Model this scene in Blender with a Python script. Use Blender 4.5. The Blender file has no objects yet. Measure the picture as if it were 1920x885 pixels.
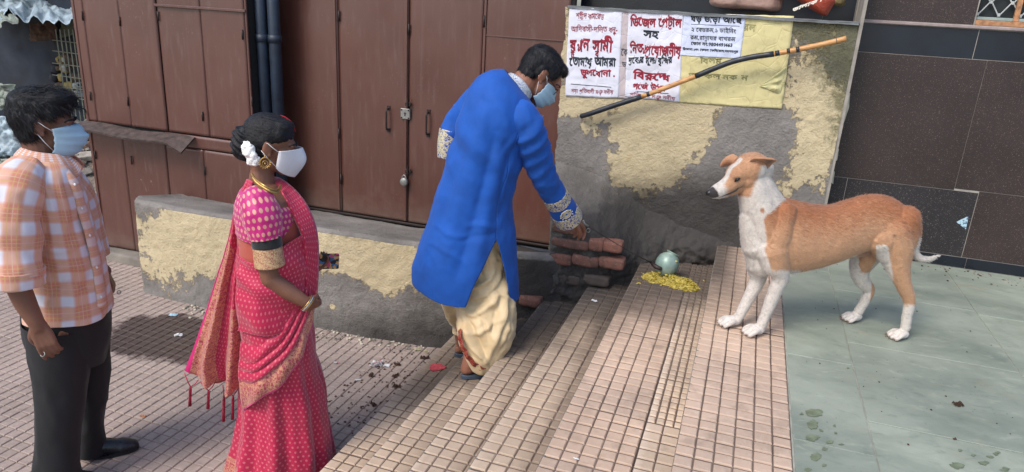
import bpy, bmesh, math, random
import numpy as np
from math import sin, cos, pi, radians, sqrt, atan2
from mathutils import Vector, Matrix, noise as mnoise

random.seed(7); np.random.seed(7)
S = bpy.context.scene
COL = S.collection

# ------------------------------------------------------------------ camera
CAM = np.array([0.0, 0.0, 2.05])
FPX = 1319.55                     # focal length in pixels of the 1920 px wide photograph
RM = np.array([[0.944496, 0.324068, 0.053924],      # camera right, down, forward in world axes
               [0.14987, -0.278964, -0.948535],
               [-0.292347, 0.903968, -0.312048]])
cd = bpy.data.cameras.new('camera'); cam = bpy.data.objects.new('camera', cd); COL.objects.link(cam)
cd.sensor_width = 36; cd.lens = 36 * FPX / 1920; cd.clip_start = 0.05; cd.clip_end = 500
m = Matrix.Identity(4)
for i in range(3):
    m[i][0] = RM[0][i]; m[i][1] = -RM[1][i]; m[i][2] = -RM[2][i]; m[i][3] = CAM[i]
cam.matrix_world = m
S.camera = cam

# ------------------------------------------------------------------ daylight
SUN_EL, SUN_AZ = radians(50), radians(206)   # azimuth clockwise from +Y: from the left and the camera side
w = bpy.data.worlds.new('World'); S.world = w; w.use_nodes = True
nt = w.node_tree; bg = nt.nodes['Background']
sk = nt.nodes.new('ShaderNodeTexSky'); sk.sky_type = 'NISHITA'; sk.sun_disc = False
sk.sun_elevation = SUN_EL; sk.sun_rotation = SUN_AZ
sk.air_density = 1.0; sk.dust_density = 2.0; sk.ozone_density = 1.0
nt.links.new(sk.outputs[0], bg.inputs[0]); bg.inputs[1].default_value = 0.15
sd = bpy.data.lights.new('sun', 'SUN'); sd.energy = 1.6; sd.angle = radians(22); sd.color = (1.0, 0.92, 0.82)
sun = bpy.data.objects.new('sun', sd); COL.objects.link(sun)
sv = Vector((sin(SUN_AZ) * cos(SUN_EL), cos(SUN_AZ) * cos(SUN_EL), sin(SUN_EL)))
sun.rotation_euler = sv.to_track_quat('Z', 'Y').to_euler()
S.view_settings.view_transform = 'Standard'; S.view_settings.look = 'None'
S.view_settings.exposure = 0.62; S.view_settings.gamma = 1.0

# ------------------------------------------------------------------ measuring helpers (points of the photograph -> places in the world)
def ray(px, py):
    return RM.T @ np.array([(px - 960) / FPX, (py - 442.5) / FPX, 1.0])
def W(px, py, Y):
    d = ray(px, py); return Vector(CAM + d * ((Y - CAM[1]) / d[1]))
def G(px, py, z=0.0):
    d = ray(px, py); return Vector(CAM + d * ((z - CAM[2]) / d[2]))
def VP(px, py, P0, ang):
    """on the vertical plane through P0 that runs in direction ang (from +X)"""
    d = ray(px, py); n = np.array([-sin(ang), cos(ang), 0.0])
    t = (np.array([P0[0], P0[1], 0.0]) - CAM) @ n / (d @ n); return Vector(CAM + d * t)
def proj(P):
    c = RM @ (np.array(P) - CAM); return (960 + FPX * c[0] / c[2], 442.5 + FPX * c[1] / c[2])

def lin(r, g, b, k=1.0):
    f = lambda c: (c / 255 / 12.92 if c / 255 <= 0.04045 else ((c / 255 + 0.055) / 1.055) ** 2.4) * k
    return (f(r), f(g), f(b), 1.0)

# ------------------------------------------------------------------ node helper
class NT:
    def __init__(s, name):
        s.m = bpy.data.materials.new(name); s.m.use_nodes = True; s.t = s.m.node_tree
        s.b = s.t.nodes['Principled BSDF']; s.out = s.t.nodes['Material Output']
    def set(s, node, key, v):
        i = node.inputs[key]
        if isinstance(v, bpy.types.NodeSocket): s.t.links.new(v, i)
        else:
            if hasattr(i.default_value, '__len__') and not hasattr(v, '__len__'): v = [v] * len(i.default_value)
            i.default_value = v
    def n(s, typ, ins=None, out=0, **props):
        nd = s.t.nodes.new('ShaderNode' + typ)
        for k, v in props.items(): setattr(nd, k, v)
        for k, v in (ins or {}).items(): s.set(nd, k, v)
        return nd.outputs[out]
    def p(s, **kw):
        for k, v in kw.items(): s.set(s.b, k.replace('_', ' '), v)
        return s.m
    def math(s, op, a, b=0.0, c=None, clamp=False):
        nd = s.t.nodes.new('ShaderNodeMath'); nd.operation = op; nd.use_clamp = clamp
        s.set(nd, 0, a); s.set(nd, 1, b)
        if c is not None: s.set(nd, 2, c)
        return nd.outputs[0]
    def mix(s, f, a, b, typ='MIX'):
        nd = s.t.nodes.new('ShaderNodeMix'); nd.data_type = 'RGBA'; nd.blend_type = typ
        s.set(nd, 0, f); s.set(nd, 6, a); s.set(nd, 7, b); return nd.outputs[2]
    def step(s, v, lo, hi, a=0.0, b=1.0):
        return s.n('MapRange', {'Value': v, 'From Min': lo, 'From Max': hi, 'To Min': a, 'To Max': b}, clamp=True)
    def coord(s, kind='Object'):
        return s.n('TexCoord', out=['Generated', 'Normal', 'UV', 'Object'].index(kind))
    def pos(s): return s.n('NewGeometry')
    def scale(s, v, sc):
        return s.n('Mapping', {'Vector': v, 'Scale': sc})
    def noise(s, v, scale, detail=4, rough=0.55, dist=0.0, out=0):
        return s.n('TexNoise', {'Vector': v, 'Scale': scale, 'Detail': detail, 'Roughness': rough, 'Distortion': dist}, out=out)
    def voro(s, v, scale, out=0, feature='F1', rnd=1.0):
        return s.n('TexVoronoi', {'Vector': v, 'Scale': scale, 'Randomness': rnd}, out=out, feature=feature)
    def attr(s, name, out=0): return s.n('Attribute', out=out, attribute_name=name)
    def bump(s, h, strength=0.3, dist=0.01):
        return s.n('Bump', {'Height': h, 'Strength': strength, 'Distance': dist})

def simple(name, col, rough=0.6, metal=0.0, var=0.12, vs=14, bump=0.15, bs=60, spec=0.5, bd=0.003):
    t = NT(name); c = t.pos(); n = t.noise(c, vs, 5)
    d = tuple(x * (1 - 2 * var) for x in col[:3]) + (1,); l = tuple(min(1, x * (1 + 2 * var)) for x in col[:3]) + (1,)
    t.p(Base_Color=t.mix(t.step(n, .3, .7), d, l), Roughness=t.step(t.noise(c, vs * 2.3, 3), .3, .7, max(0, rough - .08), min(1, rough + .08)), Metallic=metal)
    t.set(t.b, 'Specular IOR Level', spec)
    if bump: t.p(Normal=t.bump(t.noise(c, bs, 6), bump, bd))
    return t.m

# ------------------------------------------------------------------ mesh helpers
class MB:
    def __init__(s): s.v = []; s.f = []; s.mi = []; s.uv = {}
    def add(s, vs, fs, mi=0, uvs=None):
        o = len(s.v); s.v += [tuple(x) for x in vs]
        for k, f in enumerate(fs):
            s.f.append(tuple(i + o for i in f)); s.mi.append(mi)
            if uvs is not None: s.uv[len(s.f) - 1] = [uvs[i] for i in f]
    def box(s, x0, x1, y0, y1, z0, z1, b=0.0, mi=0, M=None):
        if b <= 0:
            vs = [(x, y, z) for z in (z0, z1) for y in (y0, y1) for x in (x0, x1)]
            fs = [(0, 2, 3, 1), (4, 5, 7, 6), (0, 1, 5, 4), (2, 6, 7, 3), (0, 4, 6, 2), (1, 3, 7, 5)]
        else:
            b = min(b, (x1 - x0) / 2.01, (y1 - y0) / 2.01, (z1 - z0) / 2.01)
            vs = []; idx = {}
            for a, (xa, ya, za) in enumerate([(i, j, k) for k in (0, 1) for j in (0, 1) for i in (0, 1)]):
                X = (x0, x1)[xa]; Y = (y0, y1)[ya]; Z = (z0, z1)[za]
                ix = b if xa == 0 else -b; iy = b if ya == 0 else -b; iz = b if za == 0 else -b
                idx[a, 0] = len(vs); vs.append((X, Y + iy, Z + iz))
                idx[a, 1] = len(vs); vs.append((X + ix, Y, Z + iz))
                idx[a, 2] = len(vs); vs.append((X + ix, Y + iy, Z))
            fs = []
            for ax, quads in ((0, ((0, 4, 6, 2), (1, 3, 7, 5))), (1, ((0, 1, 5, 4), (2, 6, 7, 3))), (2, ((0, 2, 3, 1), (4, 5, 7, 6)))):
                for q in quads: fs.append(tuple(idx[c, ax] for c in q))
            for c in range(8):
                t = [idx[c, 0], idx[c, 1], idx[c, 2]]
                if bin(c).count('1') % 2 == 0: t.reverse()
                fs.append(tuple(t))
            for c in range(8):
                for ax, bit in ((0, 1), (1, 2), (2, 4)):
                    if not c & bit:
                        d = c | bit; o = [a for a in (0, 1, 2) if a != ax]
                        fs.append((idx[c, o[0]], idx[d, o[0]], idx[d, o[1]], idx[c, o[1]]))
        if M is not None: vs = [M @ Vector(v) for v in vs]
        s.add(vs, fs, mi); return s
    def tube(s, pts, rad, n=10, mi=0, cap=True, flat=1.0):
        pts = [Vector(p) for p in pts]; k = len(pts)
        if not hasattr(rad, '__len__'): rad = [rad] * k
        vs = []; up = Vector((0, 0, 1)); prev = None
        for i, p in enumerate(pts):
            t = (pts[min(i + 1, k - 1)] - pts[max(i - 1, 0)]).normalized()
            if prev is None:
                a = t.cross(up) if abs(t.z) < .95 else t.cross(Vector((1, 0, 0)))
            else: a = prev - t * prev.dot(t)
            a.normalize(); b = t.cross(a); prev = a
            for j in range(n):
                th = 2 * pi * j / n; vs.append(p + a * cos(th) * rad[i] + b * sin(th) * rad[i] * flat)
        fs = [(i * n + j, i * n + (j + 1) % n, (i + 1) * n + (j + 1) % n, (i + 1) * n + j) for i in range(k - 1) for j in range(n)]
        if cap: fs += [tuple(range(n - 1, -1, -1)), tuple(range((k - 1) * n, k * n))]
        s.add(vs, fs, mi); return s
    def build(s, name, mats=None, parent=None, smooth=False, loc=None):
        me = bpy.data.meshes.new(name); me.from_pydata(s.v, [], s.f)
        if not isinstance(mats, (list, tuple)): mats = [mats]
        for x in mats:
            if x: me.materials.append(x)
        me.polygons.foreach_set('material_index', s.mi)
        if s.uv:
            ul = me.uv_layers.new(name='UVMap')
            for pi_, us in s.uv.items():
                for li, u in zip(me.polygons[pi_].loop_indices, us): ul.data[li].uv = u
        if smooth: me.polygons.foreach_set('use_smooth', [True] * len(s.f))
        me.update()
        return link(name, me, parent, loc)

def link(name, me, parent=None, loc=None):
    o = bpy.data.objects.new(name, me); COL.objects.link(o)
    if parent is not None: o.parent = parent
    if loc is not None: o.location = loc
    return o
def tag(o, label=None, cat=None, group=None, kind=None):
    if label: o['label'] = label
    if cat: o['category'] = cat
    if group: o['group'] = group
    if kind: o['kind'] = kind
    return o
def empty(name, loc=(0, 0, 0), label=None, cat=None, group=None, kind=None):
    o = bpy.data.objects.new(name, None); o.empty_display_size = .1; COL.objects.link(o); o.location = loc
    return tag(o, label, cat, group, kind)
def keep(child, parent):
    """parent a child built in world coordinates (parents are only translated)"""
    child.parent = parent; child.matrix_parent_inverse = Matrix.Translation(-parent.location); return child

def fbm(x, y, z=0.0, o=4):
    return mnoise.fractal((x, y, z), 1.0, 2.0, o)   # about -1..1

# grid sheet in a plane: f(u,v)->(x,y,z); returns mesh object with uv in metres
def sheet(name, us, vs, f, mat, parent=None, smooth=True, attrs=None, flip=False):
    nu, nv = len(us), len(vs)
    co = [f(u, v) for v in vs for u in us]
    fs = [(j * nu + i, j * nu + i + 1, (j + 1) * nu + i + 1, (j + 1) * nu + i) for j in range(nv - 1) for i in range(nu - 1)]
    if flip: fs = [q[::-1] for q in fs]
    me = bpy.data.meshes.new(name); me.from_pydata(co, [], fs)
    me.materials.append(mat)
    if smooth: me.polygons.foreach_set('use_smooth', [True] * len(fs))
    ul = me.uv_layers.new(name='UVMap'); uvv = [(u, v) for v in vs for u in us]
    li = np.zeros(len(me.loops), dtype=np.int32); me.loops.foreach_get('vertex_index', li)
    ul.data.foreach_set('uv', np.array(uvv, dtype=np.float32)[li].ravel())
    for an, fn in (attrs or {}).items():
        a = me.attributes.new(an, 'FLOAT', 'POINT'); a.data.foreach_set('value', [fn(*c) for c in co])
    me.update()
    return link(name, me, parent)
def lins(a, b, n): return [a + (b - a) * i / (n - 1) for i in range(n)]
# ================================================================== MATERIALS OF THE SETTING
def m_tile(name, base, k=1.0):
    t = NT(name); c = t.pos(); r = t.n('ObjectInfo', out=5)
    n1 = t.noise(c, 3.2, 5, .6); n2 = t.noise(c, 55, 6, .7); n3 = t.noise(c, 11, 4)
    lo = tuple(x * .84 for x in base[:3]) + (1,); hi = tuple(min(1, x * 1.16) for x in base[:3]) + (1,)
    col = t.mix(t.step(n1, .35, .65), lo, hi)
    col = t.mix(t.math('MULTIPLY', r, .35), col, lin(128, 116, 108))
    col = t.mix(t.step(n2, .45, .75, 0, .35), col, lin(205, 190, 178))
    col = t.mix(t.step(n3, .56, .72, 0, .35), col, lin(92, 80, 72))
    lx = t.n('SeparateXYZ', {'Vector': t.coord('Object')}, out=0)
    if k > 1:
        col = t.mix(t.math('MULTIPLY', t.step(t.math('ADD', lx, t.math('MULTIPLY', t.math('SUBTRACT', t.noise(c, 22, 5, .7), .5), .03)), .030, .006), .55), col, lin(218, 200, 182))      # worn nosing, with its lit edge painted in paler
    if k > 1:                                # dirt swept against the foot of the next riser
        dr = t.step(t.math('ADD', lx, t.math('MULTIPLY', t.math('SUBTRACT', t.noise(c, 9, 6, .7), .5),   .10)), .120, .20)
        col = t.mix(t.math('MULTIPLY', dr, .75), col, lin(96, 82, 72))
    big = t.noise(c, 1.1, 4, .6); col = t.mix(t.step(big, .45, .62, 0, .5), col, tuple(x * .74 for x in base[:3]) + (1,))
    spk = t.step(t.voro(c, 34), .07, .04); col = t.mix(t.math('MULTIPLY', spk, t.step(t.noise(c, 2.1, 3), .5, .6, 0, .8)), col, lin(60, 48, 42))
    px = t.n('SeparateXYZ', {'Vector': c}, out=1)
    pxx = t.n('SeparateXYZ', {'Vector': c}, out=0)
    # grime and painted shade on the tiles near the wall, broad over the lower steps
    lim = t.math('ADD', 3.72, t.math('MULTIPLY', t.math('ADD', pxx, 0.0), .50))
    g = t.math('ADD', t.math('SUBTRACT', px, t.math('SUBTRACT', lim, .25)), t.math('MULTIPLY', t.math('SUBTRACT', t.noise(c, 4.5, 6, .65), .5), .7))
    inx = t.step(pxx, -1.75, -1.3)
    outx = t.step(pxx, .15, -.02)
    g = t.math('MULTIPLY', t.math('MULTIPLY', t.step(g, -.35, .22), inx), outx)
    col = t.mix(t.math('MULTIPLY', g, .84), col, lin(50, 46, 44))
    t.p(Base_Color=col, Roughness=t.step(n3, .3, .7, .68, .9), Normal=t.bump(t.noise(c, 130, 5, .7), .35, .0015))
    return t.m, t
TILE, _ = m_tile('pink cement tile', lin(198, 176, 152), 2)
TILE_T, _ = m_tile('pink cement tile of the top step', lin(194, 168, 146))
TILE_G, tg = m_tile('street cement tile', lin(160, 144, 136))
def m_groove(name):
    t = NT(name); c = t.pos(); n = t.noise(c, 40, 5)
    t.p(Base_Color=t.mix(t.step(t.noise(c, 2.5, 4), .35, .65), lin(86, 72, 64), lin(122, 106, 96)), Roughness=.95,
        Normal=t.bump(n, .4, .002)); return t.m
GROOVE = m_groove('dirt in the tile grooves')

def m_slate():
    t = NT('green slate'); c = t.pos(); r = t.n('ObjectInfo', out=5)
    cx = t.scale(c, (1, 1.6, 1)); n1 = t.noise(cx, 2.2, 6, .6, .4); n2 = t.noise(cx, 14, 6, .65, .5); n3 = t.noise(c, 90, 4)
    col = t.mix(t.step(n1, .34, .66), lin(118, 128, 117), lin(158, 166, 151))
    col = t.mix(t.math('MULTIPLY', r, .5), col, lin(128, 136, 126))
    col = t.mix(t.step(n2, .56, .74, 0, .45), col, lin(172, 178, 160))
    col = t.mix(t.step(n2, .44, .28, 0, .4), col, lin(98, 112, 106))
    col = t.mix(t.step(t.noise(cx, 5, 5, .6, 1.5), .60, .72, 0, .3), col, lin(150, 142, 112))
    v = t.voro(c, 28); sp = t.math('MULTIPLY', t.step(v, .11, .07), t.step(t.noise(c, 3.3, 3), .5, .62))
    col = t.mix(t.math('MULTIPLY', sp, .5), col, lin(70, 78, 72))
    t.p(Base_Color=col, Roughness=t.step(n2, .3, .7, .36, .6), Normal=t.bump(t.math('ADD', n2, t.math('MULTIPLY', n3, .2)), .3, .004))
    return t.m
SLATE = m_slate()
MORTAR = simple('mortar joint', lin(150, 152, 142), .9, bs=90)
DARKMORTAR = simple('dirty joint', lin(70, 66, 62), .95, bs=90)
CONC = simple('raw cement', lin(124, 118, 110), .9, var=.16, vs=6, bump=.5, bs=45, bd=.006)

def m_plaster(name, yel, gry, thr_noise=.55):
    """peeling limewash over cement: the vertex value 'paint' (-1..1) says where paint is left, noise breaks its edge"""
    t = NT(name); c = t.pos(); a = t.attr('paint', out=2)
    e = t.math('ADD', t.math('MULTIPLY', t.math('SUBTRACT', t.noise(c, 6, 10, .72, .25), .5), 3.6), t.math('MULTIPLY', t.math('SUBTRACT', t.noise(c, 30, 7, .75), .5), 1.9))
    v = t.math('ADD', a, e)
    paint = t.step(v, .0, .035); under = t.step(v, -.10, .0)
    n2 = t.noise(c, 18, 7, .65); n1 = t.noise(c, 2.4, 5, .6); n3 = t.noise(c, 75, 6, .7)
    g = t.mix(t.step(n1, .33, .67), tuple(x * .62 for x in gry[:3]) + (1,), tuple(x * 1.18 for x in gry[:3]) + (1,))
    g = t.mix(t.step(n2, .54, .74, 0, .55), g, tuple(x * .42 for x in gry[:3]) + (1,))
    g = t.mix(t.step(n3, .58, .72, 0, .35), g, lin(168, 160, 148))
    y = t.mix(t.step(n1, .35, .65), tuple(x * .86 for x in yel[:3]) + (1,), yel)
    y = t.mix(t.step(n2, .52, .72, 0, .34), y, lin(176, 150, 108))
    y = t.mix(t.step(n3, .57, .70, 0, .30), y, lin(136, 120, 94))
    col = t.mix(paint, t.mix(under, g, lin(160, 142, 112)), y)
    so = t.attr('soot', out=2)
    sf = t.step(t.math('ADD', so, t.math('MULTIPLY', t.math('SUBTRACT', t.noise(c, 6, 7, .7), .5), .9)), .1, .95)
    col = t.mix(t.math('MULTIPLY', sf, .80), col, lin(46, 43, 42))
    mo = t.attr('moss', out=2)
    mf = t.math('MULTIPLY', t.step(t.math('ADD', mo, t.math('MULTIPLY', t.math('SUBTRACT', t.noise(c, 26, 7, .75), .5), 1.6)), .25, .6), .8)
    col = t.mix(mf, col, t.mix(n3, lin(48, 52, 42), lin(128, 126, 92)))
    h = t.math('ADD', t.math('MULTIPLY', paint, .55), t.math('ADD', t.math('MULTIPLY', n2, .75), t.math('MULTIPLY', n3, .7)))
    t.p(Base_Color=col, Roughness=.92, Normal=t.bump(h, .9, .018)); t.set(t.b, 'Specular IOR Level', .2)
    return t.m
PLASTER = m_plaster('peeling yellow limewash on cement', lin(208, 193, 158), lin(140, 136, 131))

def m_enamel(name, base, dusty=.25, zlow=.55):
    t = NT(name); c = t.pos(); n1 = t.noise(c, 1.3, 4); n2 = t.noise(t.scale(c, (3, 3, .5)), 9, 6, .6); n3 = t.noise(c, 90, 4)
    r = t.n('ObjectInfo', out=5)
    col = t.mix(t.step(n1, .3, .7), tuple(x * .85 for x in base[:3]) + (1,), tuple(x * 1.15 for x in base[:3]) + (1,))
    col = t.mix(t.math('MULTIPLY', r, .25), col, tuple(x * .8 for x in base[:3]) + (1,))
    col = t.mix(t.step(n2, .55, .75, 0, dusty), col, lin(120, 96, 86))
    z = t.n('SeparateXYZ', {'Vector': c}, out=2)
    sp = t.math('MULTIPLY', t.step(t.noise(c, 60, 5, .7), .62, .66), t.step(t.noise(c, 3, 3), .52, .62))
    col = t.mix(t.math('MULTIPLY', sp, .4), col, lin(150, 130, 118))
    gr = t.step(t.math('ADD', t.math('SUBTRACT', z, zlow), t.math('MULTIPLY', t.math('SUBTRACT', t.noise(c, 7, 7, .7), .5), .5)), .18, -.05)
    col = t.mix(t.math('MULTIPLY', gr, .55), col, lin(112, 96, 84))
    ru = t.math('MULTIPLY', t.step(t.noise(c, 26, 8, .75), .60, .66), t.step(t.noise(c, 1.9, 4), .50, .60)); col = t.mix(t.math('MULTIPLY', ru, .7), col, lin(92, 52, 34))
    dr = t.step(t.noise(t.scale(c, (26, 26, .9)), 1.0, 5, .6), .58, .74, 0, .12); col = t.mix(dr, col, lin(130, 108, 98))
    sc = t.attr('scuff', out=2)
    s2 = t.step(t.math('ADD', sc, t.math('MULTIPLY', t.math('SUBTRACT', t.noise(t.scale(c, (70, 70, 18)), 1.0, 7, .8), .5), 6.0)), 1.45, 1.7)
    col = t.mix(t.math('MULTIPLY', s2, .8), col, lin(190, 180, 172))
    t.p(Base_Color=col, Roughness=t.step(n2, .3, .75, .30, .50), Normal=t.bump(t.math('ADD', t.math('MULTIPLY', n1, 1.5), t.math('MULTIPLY', n3, .06)), .25, .02))
    t.set(t.b, 'Specular IOR Level', .5); t.set(t.b, 'Coat Weight', .7); t.set(t.b, 'Coat Roughness', .34)
    return t.m
BROWN = m_enamel('brown enamelled sheet steel', lin(88, 52, 42))
BROWN2 = m_enamel('brown enamelled steel of the stall', lin(90, 55, 46), .40, .06)
DARKGAP = simple('dark gap', lin(26, 24, 24), .9, bump=0)
STEEL = simple('worn steel', lin(150, 150, 146), .45, .7, bs=200)
IRON = simple('dark iron', lin(52, 42, 40), .55, .3, bs=120)
BLUEPIPE = simple('blue grey painted pipe', lin(36, 48, 64), .5, var=.15)

def m_granite(name, base, fleck, gl=.22, amt=.5):
    t = NT(name); c = t.pos(); r = t.n('ObjectInfo', out=5)
    n1 = t.noise(c, 3, 5, .6); v = t.noise(c, 160, 3, .8); v2 = t.noise(c, 60, 5, .8)
    col = t.mix(t.step(n1, .35, .65), tuple(x * .8 for x in base[:3]) + (1,), tuple(x * 1.2 for x in base[:3]) + (1,))
    col = t.mix(t.math('MULTIPLY', r, .3), col, tuple(x * .7 for x in base[:3]) + (1,))
    col = t.mix(t.step(v, .60, .66, 0, amt), col, fleck)
    col = t.mix(t.step(v2, .62, .70, 0, amt * .5), col, fleck)
    col = t.mix(t.step(v2, .40, .32, 0, amt * .8), col, tuple(x * .35 for x in base[:3]) + (1,))
    t.p(Base_Color=col, Roughness=t.step(n1, .3, .7, gl, gl + .15), Normal=t.bump(t.noise(c, 8, 4), .06, .02)); return t.m
GRAN = m_granite('brown speckled granite', lin(50, 39, 37), lin(146, 124, 114), .36, .62)
GRAND = m_granite('dark speckled granite', lin(40, 36, 38), lin(150, 140, 134), .36, .70)
BLACKG = m_granite('black polished granite', lin(22, 28, 38), lin(50, 56, 68), .22, .15)
WHITEGROUT = simple('white cement joint', lin(150, 144, 136), .9, bs=80)

def m_brick():
    t = NT('red brick'); c = t.pos(); r = t.n('ObjectInfo', out=5); n = t.noise(c, 22, 7, .7)
    col = t.mix(r, lin(140, 94, 80), lin(116, 84, 74)); col = t.mix(t.step(n, .45, .7), col, lin(84, 66, 58))
    col = t.mix(t.step(t.noise(c, 60, 5), .58, .7, 0, .6), col, lin(160, 140, 124))
    t.p(Base_Color=col, Roughness=.9, Normal=t.bump(n, .6, .008)); return t.m
BRICK = m_brick()

# ================================================================== GROUND, STEPS, LANDING
ZL = [.75, .625, .5, .375, .25, .125]                      # landing and the five treads below it
XN = [.29, -.061, -.482, -.746, -1.005, -1.26, -1.50]      # border strip, then the nosings going down to the street
CELL = .0585
def tile_mesh(name, cols, rows, mats, seed, cross=.0035, cw=CELL, ch=CELL, gy=.0035):
    """one cement tile: raised cells with soft edges over a dirty base; origin at its corner"""
    rnd = random.Random(seed); b = MB(); Wd = cols * cw; L = rows * ch; H = .006
    b.add([(0, 0, -.02), (Wd, 0, -.02), (Wd, L, -.02), (0, L, -.02), (0, 0, -H), (Wd, 0, -H), (Wd, L, -H), (0, L, -H)],
          [(4, 5, 6, 7), (0, 1, 5, 4), (1, 2, 6, 5), (2, 3, 7, 6), (3, 0, 4, 7)], 1)
    for i in range(cols):
        for j in range(rows):
            j1, j2 = (rnd.random() * .0012 for _ in range(2)); e = .0030
            x0 = i * cw + gy / 2 + j1; x1 = (i + 1) * cw - gy / 2 - j2
            g2 = cross / 2 * rnd.uniform(.7, 1.25)
            y0 = j * ch + g2 + j2 * .6; y1 = (j + 1) * ch - g2 - j1 * .6
            if j == 0: y0 += .0012
            dz = rnd.uniform(-.0011, .0004); tx = rnd.uniform(-.0006, .0006)
            if rnd.random() < .03: dz -= .002
            vs = [(x0, y0, -H), (x1, y0, -H), (x1, y1, -H), (x0, y1, -H),
                  (x0 + e * .4, y0 + e * .4, dz - .0022), (x1 - e * .4, y0 + e * .4, dz - .0022), (x1 - e * .4, y1 - e * .4, dz - .0022), (x0 + e * .4, y1 - e * .4, dz - .0022),
                  (x0 + e * 1.3, y0 + e * 1.3, dz + tx), (x1 - e * 1.3, y0 + e * 1.3, dz), (x1 - e * 1.3, y1 - e * 1.3, dz - tx), (x0 + e * 1.3, y1 - e * 1.3, dz)]
            fs = [(8, 9, 10, 11)] + [(a, (a + 1) % 4, (a + 1) % 4 + 4, a + 4) for a in range(4)] + [(a + 4, (a + 1) % 4 + 4, (a + 1) % 4 + 8, a + 8) for a in range(4)]
            b.add(vs, fs, 0)
    me = bpy.data.meshes.new(name); me.from_pydata(b.v, [], b.f)
    for x in mats: me.materials.append(x)
    me.polygons.foreach_set('material_index', b.mi); me.update(); return me

# street: earth sheet to the horizon, tiles laid on it near the steps
EARTH = simple('grey street earth', lin(120, 108, 98), .95, var=.2, vs=5, bump=.6, bs=30, bd=.01)
gb = MB(); gb.add([(-150, -150, -.03), (150, -150, -.03), (150, 150, -.03), (-150, 150, -.03)], [(0, 1, 2, 3)])
ground = tag(gb.build('ground', EARTH), kind='structure')
pav = MB(); pav.box(-5.62, -1.50, .18, 4.05, -.028, -.0205); 
pavement = tag(pav.build('pavement', DARKMORTAR), kind='structure')

# wet stain: the tile material of the street is darker where water stands
def wet_stain(t):
    c = t.pos(); x = t.n('SeparateXYZ', {'Vector': c}, out=0); y = t.n('SeparateXYZ', {'Vector': c}, out=1)
    ctr = G(318, 632)
    dx = t.math('DIVIDE', t.math('SUBTRACT', x, ctr.x), .50); dy = t.math('DIVIDE', t.math('SUBTRACT', y, ctr.y), .30)
    r2 = t.math('ADD', t.math('MULTIPLY', dx, dx), t.math('MULTIPLY', dy, dy))
    f = t.math('ADD', t.math('SUBTRACT', 1.0, r2), t.math('MULTIPLY', t.math('SUBTRACT', t.noise(c, 3.5, 9, .75), .5), 2.4))
    return t.step(f, .0, .25)
ws = wet_stain(tg)
lk = tg.b.inputs['Base Color'].links[0].from_socket
tg.p(Base_Color=tg.mix(tg.math('MULTIPLY', ws, .92), lk, lin(58, 44, 40)), Roughness=tg.step(ws, 0, 1, .82, .55))

GROOVE_G = simple('dust in the street joints', lin(124, 110, 101), .95, var=.15, vs=3, bs=90)
var_g = [tile_mesh('street_tile', 6, 6, [TILE_G, GROOVE_G], 10 + k, cross=.0026, gy=.0032) for k in range(4)]
TS = 6 * CELL
gx = [XN[6] - .004 - TS * (i + 1) for i in range(12)]; gy_ = [.2 + TS * j for j in range(11)]
k = 0
for x in gx:
    for y in gy_:
        o = link('tile', random.choice(var_g), pavement, (x, y, random.uniform(-.0012, .0006)))
        o.rotation_euler = (random.uniform(-.002, .002), random.uniform(-.002, .002), 0)

# steps
def lay(step, x0, x1, z, ylen, cols, seed, cw=CELL, y0=.55, narrow=None):
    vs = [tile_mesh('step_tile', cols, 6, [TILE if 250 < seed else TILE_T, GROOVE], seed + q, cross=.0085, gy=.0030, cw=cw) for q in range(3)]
    y = y0
    while y < ylen:
        o = link('tile', random.choice(vs), step, (x0, y, z + random.uniform(-.001, .001)))
        o.rotation_euler = (random.uniform(-.0015, .0015), random.uniform(-.002, .002), 0)
        y += TS + .0015
YW = [4.25, 4.22, 4.22, 3.95, 3.95, 3.95]
for k_ in range(6):
    z = ZL[k_]; xa = XN[k_ + 1]; xb = XN[k_] + (.05 if k_ else 0)
    b = MB(); b.box(xa + .012, XN[k_] if k_ else XN[0], .5, YW[k_], (-.02 if k_ else -.02), z - .0206)
    # rounded nosing and the tiled riser below it
    b.box(xa, xa + .0118, .5, YW[k_], z - .128, z - .004, .003)
    st = tag(b.build('step', CONC), kind='structure')
    if k_ == 0:
        lay(st, xa + .0, XN[0], z, 4.15, 6, 100)
    elif k_ == 1:
        lay(st, xa, xb, z, 4.2, 5, 200)
        # band of narrow tiles along the foot of the top step
        vn = [tile_mesh('narrow_tile', 4, 8, [TILE, GROOVE], 260 + q, cross=.0085, gy=.0045, cw=.0325, ch=TS / 8) for q in range(3)]
        vw = tile_mesh('step_tile', 2, 6, [TILE, GROOVE], 270, cross=.0095, gy=.0032, cw=.065)
        y = .55
        while y < 4.15:
            o = link('tile', vw if y < 2.0 else random.choice(vn), st, (xa + 5 * CELL + .002, y, z - .0015)); y += TS + .0015
    else:
        wd = XN[k_] - xa; lay(st, xa, xb, z, [4.0, 4.0, 4.0, 3.9, 3.8, 3.7][k_], 4, 100 * k_ + 300, cw=(wd - .006) / 4 if k_ > 0 else CELL)

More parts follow.
